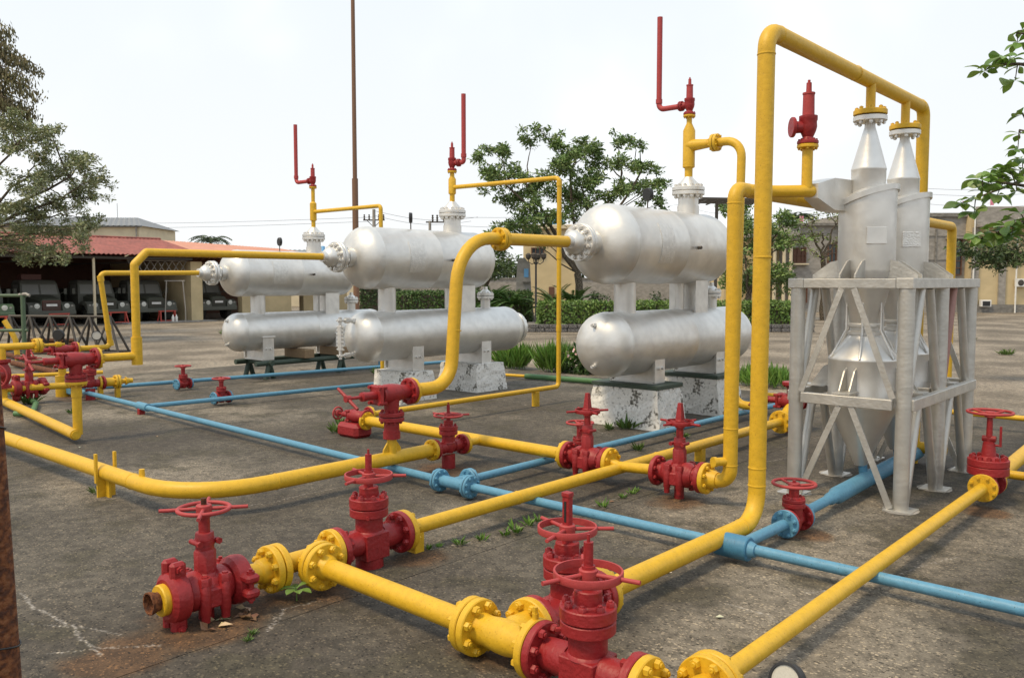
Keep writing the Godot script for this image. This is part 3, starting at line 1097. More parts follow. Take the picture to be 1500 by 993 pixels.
# a spring relief valve standing on a yellow flange, with a side outlet and perhaps a vent pipe
func relief_valve(label: String, base: Vector3, out: Vector3, s: float, vent: float, reach: float) -> Node3D:
	var t := thing("relief_valve", label, "valve", base, 0.0, "red relief valves on the risers")
	flange(t, Vector3(0, 0.03 * s, 0), Vector3.DOWN, 0.15 * s, 0.05 * s, M.yellow, 8)
	flange(t, Vector3(0, 0.085 * s, 0), Vector3.UP, 0.15 * s, 0.05 * s, M.red, 8)
	var b := MB.new()
	b.lathe([Vector2(0.1 * s, 0.1 * s), Vector2(0.075 * s, 0.16 * s), Vector2(0.11 * s, 0.24 * s), Vector2(0.125 * s, 0.3 * s), Vector2(0.12 * s, 0.38 * s), Vector2(0.13 * s, 0.4 * s), Vector2(0.13 * s, 0.46 * s), Vector2(0.085 * s, 0.47 * s), Vector2(0, 0.47 * s)], 22)
	b.cyl(Vector3(0, 0.3 * s, 0), Vector3(0, 0.3 * s, 0) + out * 0.2 * s, 0.075 * s, 0.09 * s, 18)
	part("body", b.done(), M.red, t)
	var c := MB.new()
	c.lathe([Vector2(0.085 * s, 0.465 * s), Vector2(0.08 * s, 0.76 * s), Vector2(0.088 * s, 0.765 * s), Vector2(0.088 * s, 0.79 * s), Vector2(0.04 * s, 0.8 * s), Vector2(0.037 * s, 0.93 * s), Vector2(0.02 * s, 0.935 * s), Vector2(0.02 * s, 0.97 * s), Vector2(0, 0.97 * s)], 18)
	part("spring_bonnet", c.done(), M.red_faded, t)
	if vent <= 0.0:
		flange(t, Vector3(0, 0.3 * s, 0) + out * 0.225 * s, out, 0.145 * s, 0.05 * s, M.red, 0)
		return t
	flange_pair(t, Vector3(0, 0.3 * s, 0) + out * 0.235 * s, out, 0.125 * s, 0.04 * s, M.red, 8)
	var v := MB.new()
	var e := Vector3(0, 0.3 * s, 0)
	v.tube(fillet([e + out * 0.24 * s, e + out * reach, e + out * reach + Vector3(0, vent, 0)], 0.1), 0.045, 14)
	v.cyl(e + out * reach + Vector3(0, 0.1, 0), e + out * reach + Vector3(0, 0.17, 0), 0.055, -1, 14)
	part("vent_pipe", v.done(), M.red_faded, t)
	return t

# a dial gauge on a short stem
func gauge(parent: Node, base: Vector3, stem: float, r: float, face: Vector3) -> Node3D:
	var s := MB.new()
	s.cyl(base, base + Vector3(0, stem + r * 0.2, 0), 0.011, -1, 8)
	var c := base + Vector3(0, stem + r, 0)
	part("stem", s.done(), M.dark_steel, parent)
	var k := MB.new()
	k.lathe([Vector2(0, -0.03), Vector2(r * 0.93, -0.03), Vector2(r, -0.022), Vector2(r * 1.04, 0.02), Vector2(r * 1.04, 0.028), Vector2(r * 0.9, 0.03), Vector2(r * 0.88, 0.02), Vector2(0, 0.02)], 28)
	var o := part("gauge_case", k.done(), M.black, parent, xf_y(c, face))
	var d := MB.new()
	d.lathe([Vector2(r * 0.88, 0.0225), Vector2(0, 0.0235)], 24)
	d.lathe([Vector2(0, 0.0215), Vector2(r * 0.88, 0.0225)], 24)
	part("dial", d.done(), M.dial, o)
	return o

# ---------------------------------------------------------------- separators
func plinth(label: String, a: float, b: float, wa: float, wb: float, h: float, cap: bool, sd: int):
	# a rough battered concrete block, whitewashed
	var r := RandomNumberGenerator.new()
	r.seed = sd
	var m := MB.new()
	var n := 7
	var grid := func(u: float, v: float) -> Vector3:
		# u runs round the four sides, v up
		var s := int(u) % 4
		var f := u - floorf(u)
		var taper := 1.0 + 0.13 * (1.0 - v)
		var hx := wb / 2 * taper
		var hz := wa / 2 * taper
		var p: Vector3
		match s:
			0: p = Vector3(lerpf(-hx, hx, f), 0, hz)
			1: p = Vector3(hx, 0, lerpf(hz, -hz, f))
			2: p = Vector3(lerpf(hx, -hx, f), 0, -hz)
			_: p = Vector3(-hx, 0, lerpf(-hz, hz, f))
		p.y = v * h
		return p
	var pts := []
	for j in n + 1:
		var row := []
		for i in 4 * n:
			var p: Vector3 = grid.call(float(i) / n, float(j) / n)
			var k := 0.011
			p += Vector3(r.randf_range(-k, k), r.randf_range(-k, k) if j < n and j > 0 else 0.0, r.randf_range(-k, k))
			if j == 0:
				p.y = -0.03
			row.append(p)
		pts.append(row)
	for j in n:
		for i in 4 * n:
			var i1 := (i + 1) % (4 * n)
			var c: Vector3 = pts[j][i]
			m.quad(pts[j][i], pts[j][i1], pts[j + 1][i1], pts[j + 1][i], Vector3(c.x / wb, 0, c.z / wa))
	for i in range(1, 4 * n - 1):
		m.flat(pts[n][0], pts[n][i], pts[n][i + 1], Vector3.UP)
	var t := thing("concrete_plinth", label, "plinth", W(a, b, 0), 0.0, "whitewashed concrete plinths under the separators")
	part("block", m.done(), M.plinth, t)
	if cap:
		var c := MB.new()
		c.box(Vector3(-wb / 2 - 0.02, h - 0.002, -wa / 2 - 0.02), Vector3(wb / 2 + 0.02, h + 0.06, wa / 2 + 0.02), 0.006)
		part("cap_plate", c.done(), M.dark_green, t)

func drum(r: float, length: float, depth: float) -> ArrayMesh:
	# dished ends, welded seams; axis along Y from 0 to length
	var pr := []
	for i in 13:
		var an := PI / 2 * i / 12.0
		pr.append(Vector2(r * sin(an), depth * (1.0 - cos(an))))
	for s in [depth + 0.0, length * 0.5]:
		pr.append_array([Vector2(r, s + 0.012), Vector2(r + 0.005, s + 0.02), Vector2(r + 0.005, s + 0.03), Vector2(r, s + 0.038)])
	var e := length - depth
	pr.append_array([Vector2(r, e - 0.03), Vector2(r + 0.005, e - 0.022), Vector2(r + 0.005, e - 0.012), Vector2(r, e - 0.004)])
	for i in 13:
		var an := PI / 2 * i / 12.0
		pr.append(Vector2(r * cos(an), e + depth * sin(an)))
	var b := MB.new()
	b.lathe(pr, 64)
	return b.done()

func vessel(label: String, a0: float, b: float, hU: float, rU: float, hL: float, rL: float, base: float, saddles: Array, bolted_end: bool, tn_at: float) -> Node3D:
	var t := thing("separator", label, "separator", W(a0, b, 0), 0.0, "silver double-drum separators")
	var ax := Vector3(0, 0, -1)
	var lenU := 3.45
	var lenL := 4.4
	var z := func(s: float, y: float, x := 0.0) -> Vector3:
		return Vector3(x, y, -s)
	part("upper_drum", drum(rU, lenU, rU * 0.62), M.silver, t, xf_y(z.call(0.0, hU), ax))
	part("lower_drum", drum(rL, lenL, rL * 0.72), M.silver, t, xf_y(z.call(0.02, hL), ax))
	# front nozzle of the upper drum
	var nz := MB.new()
	nz.cyl(z.call(-0.26, hU), z.call(0.2, hU), 0.155, -1, 28)
	nz.cyl(z.call(-0.1, hU), z.call(0.03, hU), 0.175, -1, 28)
	part("front_nozzle", nz.done(), M.silver, t)
	flange_pair(t, z.call(-0.27, hU), ax, 0.265, 0.055, M.silver, 12)
	var hb := MB.new()
	hb.xf = xf_y(z.call(-0.32, hU), -ax)
	hb.lathe([Vector2(0.19, 0), Vector2(0.18, 0.03), Vector2(0.17, 0.035), Vector2(0.165, 0.12), Vector2(0.14, 0.17), Vector2(0.1, 0.2), Vector2(0.09, 0.27), Vector2(0, 0.27)], 28)
	part("nozzle_hub", hb.done(), M.silver, t)
	# legs between the drums
	var n1 := MB.new()
	n1.cyl(z.call(0.85, hL + rL * 0.8), z.call(0.85, hU - rU * 0.8), 0.165, -1, 28)
	part("connecting_neck", n1.done(), M.silver, t)
	var n2 := MB.new()
	n2.cyl(z.call(2.45, hL + rL * 0.8), z.call(2.45, hU - rU * 0.8), 0.075, -1, 18)
	part("connecting_neck", n2.done(), M.silver, t)
	var pl := MB.new()
	pl.box(z.call(2.9, hL + rL * 0.75, -0.3), z.call(2.62, hU - rU * 0.6, 0.22))
	pl.box(z.call(2.95, hL + rL * 0.7, 0.222), z.call(2.55, hU - rU * 0.5, 0.24))
	part("support_plate", pl.done(), M.silver, t)
	# top nozzle
	var tn := MB.new()
	tn.cyl(z.call(tn_at, hU + rU * 0.85), z.call(tn_at, hU + rU + 0.32), 0.165, -1, 28)
	tn.cyl(z.call(tn_at, hU + rU * 0.85), z.call(tn_at, hU + rU + 0.12), 0.18, -1, 28)
	part("top_nozzle", tn.done(), M.silver, t)
	flange_pair(t, z.call(tn_at, hU + rU + 0.36), Vector3.UP, 0.265, 0.06, M.silver, 12)
	var th := MB.new()
	th.xf = xf_y(z.call(tn_at, hU + rU + 0.42), Vector3.UP)
	th.lathe([Vector2(0.2, 0), Vector2(0.17, 0.06), Vector2(0.09, 0.14), Vector2(0.07, 0.17), Vector2(0, 0.17)], 24)
	part("nozzle_hub", th.done(), M.silver, t)
	# rear nozzle on the lower drum
	var rn := MB.new()
	rn.cyl(z.call(3.5, hL + rL * 0.85), z.call(3.5, hL + rL + 0.2), 0.1, -1, 22)
	part("rear_nozzle", rn.done(), M.silver, t)
	flange_pair(t, z.call(3.5, hL + rL + 0.24), Vector3.UP, 0.175, 0.05, M.silver, 8)
	var rc := MB.new()
	rc.xf = xf_y(z.call(3.5, hL + rL + 0.29), Vector3.UP)
	rc.lathe([Vector2(0.12, 0), Vector2(0.1, 0.04), Vector2(0.05, 0.08), Vector2(0.045, 0.14), Vector2(0, 0.14)], 18)
	part("nozzle_hub", rc.done(), M.silver, t)
	# small studs, plates and the gauge
	for q in [[0.16, hL + rL * 0.62], [0.16, hL - rL * 0.62]]:
		var s := MB.new()
		s.cyl(z.call(q[0] + 0.1, q[1], 0.0), z.call(q[0] - 0.12, q[1], 0.0), 0.03, -1, 12)
		s.cyl(z.call(q[0] - 0.08, q[1], 0.0), z.call(q[0] - 0.15, q[1], 0.0), 0.022, -1, 6, true)
		part("dome_plug", s.done(), M.silver, t)
	var sp := MB.new()
	sp.cyl(z.call(2.0, hU - 0.02, rU * 0.96), z.call(2.0, hU - 0.02, rU + 0.06), 0.025, -1, 10)
	part("side_plug", sp.done(), M.dark_steel, t)
	var pat := MB.new()      # raised repair plate wrapped on the side of the drum
	for k in 10:
		var a1 := deg_to_rad(-28 + k * 6.0)
		var a2 := deg_to_rad(-22 + k * 6.0)
		var e1 := Vector3(cos(a1), sin(a1), 0)
		var e2 := Vector3(cos(a2), sin(a2), 0)
		var rr := rU + 0.006
		var o: Vector3 = z.call(0, hU)
		var s0 := Vector3(0, 0, -0.95)
		var s1 := Vector3(0, 0, -1.32)
		pat.tri(o + e1 * rr + s0, o + e2 * rr + s0, o + e2 * rr + s1, e1, e2, e2)
		pat.tri(o + e1 * rr + s0, o + e2 * rr + s1, o + e1 * rr + s1, e1, e2, e1)
		for q in [s0, s1]:
			pat.quad(o + e1 * rr + q, o + e2 * rr + q, o + e2 * (rU - 0.01) + q, o + e1 * (rU - 0.01) + q, q - (s0 + s1) * 0.5)
	part("wrapper_plate", pat.done(), M.silver_rough, t)
	gauge(t, z.call(1.45, hU + rU - 0.02), 0.14, 0.095, Vector3(-0.7, 0, 0.7).normalized() if a0 < 6.1 else Vector3(0.2, 0, -1).normalized())
	# saddles
	for s in saddles:
		var sd := MB.new()
		sd.box(z.call(s + 0.1, base, -0.36), z.call(s - 0.1, hL - rL * 0.55, 0.36))
		sd.box(z.call(s + 0.14, base, -0.4), z.call(s - 0.14, base + 0.03, 0.4))
		part("saddle", sd.done(), M.silver, t)
		for e in [-1.0, 1.0]:
			var x0: float = e * 0.39
			var ch := MB.new()
			ch.box(z.call(s + 0.14, base + 0.01, x0 - 0.022), z.call(s - 0.14, hL - rL * 0.3, x0 + 0.022), 0.004)
			ch.box(z.call(s + 0.17, hL - rL * 0.3, x0 - 0.05), z.call(s - 0.17, hL - rL * 0.3 + 0.03, x0 + 0.05), 0.004)
			for q in [-0.05, 0.05]:
				var y0: float = (base + hL - rL * 0.3) * 0.5
				ch.cyl(z.call(s + q, y0, x0 + 0.02), z.call(s + q, y0, x0 + 0.06), 0.022, -1, 6, true)
			part("saddle_strap", ch.done(), M.silver, t)
	if bolted_end:
		flange(t, z.call(lenL + 0.03, hL), ax, rL * 0.72, 0.09, M.silver, 16, false, 1, "end_cover")
		var en := MB.new()
		en.cyl(z.call(lenL - 0.25, hL), z.call(lenL, hL), rL * 0.66, -1, 28)
		part("end_neck", en.done(), M.silver, t)
	return t

func build_vessels():
	plinth("whitewashed plinth with black lichen under the front saddle beside the red wheel valves", 7.4, -2.1, 0.70, 1.15, 0.60, true, 1)
	plinth("lichen-streaked white plinth behind the lichen plinth, carrying the rear saddle", 9.3, -2.1, 0.75, 1.1, 0.60, true, 2)
	vessel("largest silver double-drum separator with a rough repair plate, beside the tall yellow risers", 6.2, -2.1, 2.74, 0.58, 1.27, 0.48, 0.655, [1.2, 3.1], false, 2.68)
	plinth("blocky white plinth with a low step under the middle separator's front saddle", 7.0, -7.05, 0.62, 0.95, 0.53, false, 3)
	plinth("round-shouldered white plinth under the middle separator's rear saddle", 8.85, -7.05, 0.8, 1.0, 0.55, false, 4)
	var st := MB.new()
	st.box(Vector3(-0.35, -0.01, -0.2), Vector3(0.35, 0.14, 0.2), 0.02)
	solo("concrete_step", st.done(), M.plinth, "low white concrete step at the foot of the blocky white plinth", "step", W(6.45, -6.65, 0))
	var v2 := vessel("middle silver double-drum separator with a level gauge and a bolted end cover", 5.75, -7.05, 2.62, 0.56, 1.2, 0.46, 0.53, [1.25, 3.1], true, 2.55)
	level_gauge(v2, Vector3(0.0, 1.2, 0.22), 0.62)
	var v3 := vessel("farthest silver double-drum separator standing on a green pipe stand", 6.2, -12.1, 2.38, 0.52, 1.06, 0.43, 0.42, [0.85, 2.85], false, 2.4)
	# the stand of the third separator
	var t := thing("pipe_stand", "dark green welded pipe stand under the farthest separator", "stand", W(7.05, -12.1, 0))
	for x in [-0.42, 0.42]:
		var r := MB.new()
		r.tube([Vector3(x, 0.36, 0.35), Vector3(x, 0.36, -2.45)], 0.06, 14)
		part("rail", r.done(), M.dark_green, t)
	for s in [0.0, -2.0]:
		var c := MB.new()
		c.tube([Vector3(-0.55, 0.36, s), Vector3(0.55, 0.36, s)], 0.06, 14)
		part("cross_bar", c.done(), M.dark_green, t)
		for x in [-0.42, 0.42]:
			for e in [-0.14, 0.14]:
				var g := MB.new()
				g.tube([Vector3(x, 0.36, s), Vector3(x + e * 0.4, -0.005, s + e)], 0.055, 12)
				part("leg", g.done(), M.dark_green, t)
	for q in [[8.0, "wooden block on the green pipe stand, nearer the strap saddle"], [9.0, "wooden block on the green pipe stand, in the middle of the rails"]]:
		var w := MB.new()
		w.box(Vector3(-0.42, 0, -0.13), Vector3(0.42, 0.2, 0.13), 0.008)
		solo("wooden_block", w.done(), M.wood, q[1], "block", W(q[0], -11.9, 0.42), 0.0, "wooden blocks on the pipe stand")

func level_gauge(v: Node3D, o: Vector3, hh: float):
	# a sight-glass column on two arms at the front dome
	var c := MB.new()
	c.box(o + Vector3(-0.05, -hh * 0.36, -0.03), o + Vector3(0.05, hh * 0.36, 0.03), 0.008)
	c.cyl(o + Vector3(0, -hh * 0.6, 0), o + Vector3(0, hh * 0.6, 0), 0.03, -1, 12)
	part("sight_glass", c.done(), M.silver, v)
	for e in [-1.0, 1.0]:
		var a := MB.new()
		a.cyl(o + Vector3(0, e * hh * 0.5, 0.05), o + Vector3(0, e * hh * 0.5, -0.34), 0.024, -1, 10)
		a.cyl(o + Vector3(0, e * hh * 0.5, -0.1), o + Vector3(0, e * hh * 0.5, -0.2), 0.05, -1, 6, true)
		a.cyl(o + Vector3(-0.1, e * hh * 0.5, 0), o + Vector3(0.06, e * hh * 0.5, 0), 0.014, -1, 8)
		part("gauge_arm", a.done(), M.silver, v)
	for k in 7:
		var y := lerpf(-hh * 0.32, hh * 0.32, k / 6.0)
		var s := MB.new()
		s.cyl(o + Vector3(-0.1, y, 0), o + Vector3(0.1, y, 0), 0.013, -1, 6)
		part("gauge_bolt", s.done(), M.silver, v)

# ---------------------------------------------------------------- cyclones and their frame
func build_cyclones():
	var A0 := 4.86
	var A1 := 6.01
	var A2 := 7.16
	var B0 := 1.51
	var B1 := 2.57
	var t := thing("support_frame", "silver-painted welded steel frame holding the two cyclones", "frame", W(A1, 2.0, 0))
	var lp := func(a: float, b: float, h: float) -> Vector3:
		return W(a, b, h) - t.position
	for a in [A0, A1, A2]:
		for b in [B0, B1]:
			var l := MB.new()
			l.cyl(lp.call(a, b, 0.0), lp.call(a, b, 2.13), 0.072, -1, 20)
			var leg := part("leg", l.done(), M.frame, t)
			var bp := MB.new()
			bp.box(lp.call(a, b, -0.005) - Vector3(0.13, 0, 0.13), lp.call(a, b, 0.012) + Vector3(0.13, 0, 0.13))
			part("base_plate", bp.done(), M.frame, leg)
	# upper and lower ring beams: channel iron
	var beam := func(p0: Vector3, p1: Vector3, hh: float, ww: float):
		var d := p1 - p0
		var m := MB.new()
		m.xf = Transform3D(Basis(d.normalized(), Vector3.UP, d.normalized().cross(Vector3.UP)), (p0 + p1) * 0.5)
		m.box(Vector3(-d.length() / 2, -hh / 2, -ww / 2), Vector3(d.length() / 2, hh / 2, ww / 2), 0.006)
		part("beam", m.done(), M.frame, t)
	for q in [[2.18, 0.10, 0.16], [1.02, 0.11, 0.07]]:
		var h: float = q[0]
		var ov: float = 0.08 if h > 2 else 0.0
		var off: float = 0.0 if h > 2 else 0.06
		for b in [B0 - off, B1 + off]:
			beam.call(lp.call(A0 - ov, b, h), lp.call(A1, b, h), q[1], q[2])
			beam.call(lp.call(A1 + 0.003, b, h), lp.call(A2 + ov, b, h), q[1], q[2])
		for a in [A0 - off, A1, A2 + off]:
			beam.call(lp.call(a, B0 + 0.082, h - 0.002), lp.call(a, B1 - 0.082, h - 0.002), q[1] - 0.006, q[2])
	# inverted-V braces: flat bars on the end faces, pipes on the long sides
	var brace := func(p0: Vector3, p1: Vector3, pipe: bool, m: Material):
		var b := MB.new()
		if pipe:
			b.tube([p0, p1], 0.044, 14)
		else:
			var d := p1 - p0
			b.xf = Transform3D(Basis(Vector3(0, 0, 1), d.normalized(), Vector3(0, 0, 1).cross(d.normalized())), (p0 + p1) * 0.5)
			b.box(Vector3(-0.008, -d.length() / 2, -0.029), Vector3(0.008, d.length() / 2, 0.029))
		part("brace", b.done(), m, t)
	for lv in [[2.13, 1.08], [0.965, 0.02]]:
		for a in [A0 - 0.075, A2 + 0.075]:
			var bm := (B0 + B1) * 0.5
			brace.call(lp.call(a, bm - 0.06, lv[0]), lp.call(a, B0 + 0.08, lv[1]), false, M.frame)
			brace.call(lp.call(a, bm + 0.06, lv[0]), lp.call(a, B1 - 0.08, lv[1]), false, M.frame)
		for b in [B0, B1]:
			for q in [[A0, A1], [A1, A2]]:
				var am: float = (q[0] + q[1]) * 0.5
				brace.call(lp.call(am - 0.14, b, lv[0]), lp.call(q[0] + 0.1, b, lv[1]), true, M.frame)
				var mm: Material = M.frame_red if (q[0] == A1 and b == B1 and lv[0] > 2) else M.frame
				brace.call(lp.call(am + 0.14, b, lv[0]), lp.call(q[1] - 0.1, b, lv[1]), true, mm if q[0] != A1 else M.frame)
				if q[0] == A1 and b == B1 and lv[0] > 2:
					t.get_child(t.get_child_count() - 2).material_override = M.frame_red
					t.get_child(t.get_child_count() - 2).set_meta("label", "brace with rusty red patches")
	cyclone("silver cyclone with a square nameplate and a gusseted hopper, under the nearer yellow drop pipe", 5.42, 1.99)
	cyclone("silver cyclone with a scorched pinkish side, under the farther yellow drop pipe", 6.54, 1.99)

func cyclone(label: String, a: float, b: float):
	var t := thing("cyclone_separator", label, "cyclone", W(a, b, 0), 0.0, "twin silver cyclones")
	var lo := MB.new()
	lo.lathe([Vector2(0.0, 0.27), Vector2(0.06, 0.27), Vector2(0.07, 0.29), Vector2(0.345, 0.90), Vector2(0.35, 0.915), Vector2(0.35, 0.93), Vector2(0.345, 0.94), Vector2(0.345, 1.37), Vector2(0.35, 1.385), Vector2(0.35, 1.40), Vector2(0.335, 1.42), Vector2(0.29, 1.47), Vector2(0.16, 1.63), Vector2(0.15, 1.65), Vector2(0.0, 1.65)], 48)
	part("hopper", lo.done(), M.silver, t)
	var nk := MB.new()
	nk.lathe([Vector2(0.14, 1.63), Vector2(0.165, 1.65), Vector2(0.165, 1.675), Vector2(0.14, 1.69), Vector2(0.14, 1.72), Vector2(0.165, 1.735), Vector2(0.165, 1.755), Vector2(0.14, 1.77)], 36)
	part("neck", nk.done(), M.silver, t)
	var bd := MB.new()
	bd.lathe([Vector2(0.135, 1.74), Vector2(0.275, 2.30), Vector2(0.28, 2.32), Vector2(0.28, 2.92)], 48)
	# slanted roof: the body's top edge rises towards +X
	var hi := func(an: float) -> float:
		return 3.03 + 0.10 * cos(an)
	for s in 48:
		var a0 := TAU * s / 48.0
		var a1 := TAU * (s + 1) / 48.0
		var e0 := Vector3(cos(a0), 0, sin(a0))
		var e1 := Vector3(cos(a1), 0, sin(a1))
		var u0 := Vector3(0, hi.call(a0), 0)
		var u1 := Vector3(0, hi.call(a1), 0)
		bd.tri(e0 * 0.28 + Vector3(0, 2.92, 0), e1 * 0.28 + Vector3(0, 2.92, 0), e1 * 0.28 + u1, e0, e1, e1)
		bd.tri(e0 * 0.28 + Vector3(0, 2.92, 0), e1 * 0.28 + u1, e0 * 0.28 + u0, e0, e1, e0)
	part("body", bd.done(), M.silver, t)
	var rf := MB.new()
	for s in 48:
		var a0 := TAU * s / 48.0
		var a1 := TAU * (s + 1) / 48.0
		var e0 := Vector3(cos(a0), 0, sin(a0))
		var e1 := Vector3(cos(a1), 0, sin(a1))
		var u0 := Vector3(0, hi.call(a0), 0)
		var u1 := Vector3(0, hi.call(a1), 0)
		var up := Vector3(0, 0.055, 0)
		rf.tri(e0 * 0.302 + u0, e1 * 0.302 + u1, e1 * 0.302 + u1 + up, e0, e1, e1)
		rf.tri(e0 * 0.302 + u0, e1 * 0.302 + u1 + up, e0 * 0.302 + u0 + up, e0, e1, e0)
		rf.quad(e0 * 0.302 + u0, e1 * 0.302 + u1, e1 * 0.275 + u1, e0 * 0.275 + u0, Vector3.DOWN)
		var c0 := Vector3(0, hi.call(a0) * 0.4 + 3.09 * 0.6 + 0.08, 0)
		var c1 := Vector3(0, hi.call(a1) * 0.4 + 3.09 * 0.6 + 0.08, 0)
		rf.tri(e0 * 0.302 + u0 + up, e1 * 0.302 + u1 + up, e1 * 0.15 + c1, Vector3.UP, Vector3.UP, Vector3.UP)
		rf.tri(e0 * 0.302 + u0 + up, e1 * 0.15 + c1, e0 * 0.15 + c0, Vector3.UP, Vector3.UP, Vector3.UP)
	part("slanted_roof", rf.done(), M.silver, t)
	var ot := MB.new()
	ot.lathe([Vector2(0.168, 3.02), Vector2(0.168, 3.33), Vector2(0.172, 3.34), Vector2(0.172, 3.35), Vector2(0.168, 3.36), Vector2(0.058, 3.76), Vector2(0.052, 3.78), Vector2(0.052, 3.87), Vector2(0, 3.87)], 40)
	part("outlet_cone", ot.done(), M.silver, t)
	flange(t, Vector3(0, 3.86, 0), Vector3.DOWN, 0.165, 0.052, M.silver, 8, false, 1, "outlet_flange")
	# nameplate
	var np := MB.new()
	var ang := -deg_to_rad(48.0)
	np.xf = Transform3D(Basis(Vector3.UP, ang + PI / 2 * 0.0), Vector3(0, 2.66, 0))
	np.xf = Transform3D(Basis(Vector3.UP, deg_to_rad(38.0)), Vector3(0, 2.66, 0))
	np.box(Vector3(-0.1, -0.085, 0.262), Vector3(0.1, 0.085, 0.286), 0.004)
	part("nameplate", np.done(), M.silver_rough if a > 6.0 else M.silver, t)
	# gussets on the upper beams and on the lower beams
	for k in 8:
		var an := k * PI / 2
		var side := -1.0 if k < 4 else 1.0
		var g := MB.new()
		g.xf = Transform3D(Basis(Vector3.UP, an), Vector3(0, 2.233, 0))
		var off := side * 0.075
		g.prism([Vector2(0.24, 0), Vector2(0.53, 0), Vector2(0.53, 0.035), Vector2(0.34, 0.17), Vector2(0.24, 0.19)], off - 0.008, off + 0.008)
		part("gusset", g.done(), M.frame, t)
	for k in 4:
		var an := k * PI / 2
		for side in [-1.0, 1.0]:
			var g := MB.new()
			g.xf = Transform3D(Basis(Vector3.UP, an), Vector3(0, 1.085, 0))
			g.prism([Vector2(0.335, 0), Vector2(0.53, 0), Vector2(0.53, 0.02), Vector2(0.40, 0.21), Vector2(0.335, 0.24)], side * 0.05 - 0.007, side * 0.05 + 0.007)
			part("gusset", g.done(), M.frame, t)
		var fp := MB.new()
		fp.xf = Transform3D(Basis(Vector3.UP, an), Vector3(0, 1.078, 0))
		fp.box(Vector3(0.37, 0, -0.09), Vector3(0.62, 0.012, 0.09))
		part("foot_plate", fp.done(), M.frame, t)
	# ribs from the shoulder to the neck
	for k in 6:
		var an := TAU * k / 6.0 + 0.3
		var e := Vector3(cos(an), 0, sin(an))
		var rb := MB.new()
		rb.tube([e * 0.19 + Vector3(0, 1.98, 0), e * 0.19 + Vector3(0, 1.7, 0), e * 0.30 + Vector3(0, 1.5, 0), e * 0.352 + Vector3(0, 1.41, 0)], 0.012, 6)
		part("rib", rb.done(), M.silver, t)
	# drain stub
	var ds := MB.new()
	ds.cyl(Vector3(0.04, 0.13, 0), Vector3(0.02, 0.28, 0), 0.045, -1, 16)
	part("drain_stub", ds.done(), M.blue_dark, t)
	# tangential inlet duct on the -X side
	var du := MB.new()
	var sec := func(z: float, x0: float, x1: float, y0: float, y1: float) -> Array:
		return [Vector3(x0, y0, z), Vector3(x1, y0, z), Vector3(x1, y1, z), Vector3(x0, y1, z)]
	var rows := [sec.call(0.76, -0.36, -0.22, 3.02, 3.16), sec.call(0.42, -0.37, -0.18, 2.92, 3.24), sec.call(0.0, -0.36, -0.1, 2.92, 3.24)]
	for i in 2:
		for k in 4:
			var k1 := (k + 1) % 4
			var mid: Vector3 = (rows[i][k] + rows[i][k1]) * 0.5 - Vector3(-0.27, 3.08, 0)
			mid.z = 0
			du.quad(rows[i][k], rows[i][k1], rows[i + 1][k1], rows[i + 1][k], mid)
	du.quad(rows[0][0], rows[0][1], rows[0][2], rows[0][3], Vector3(0, 0, 1))
	part("inlet_duct", du.done(), M.silver, t)

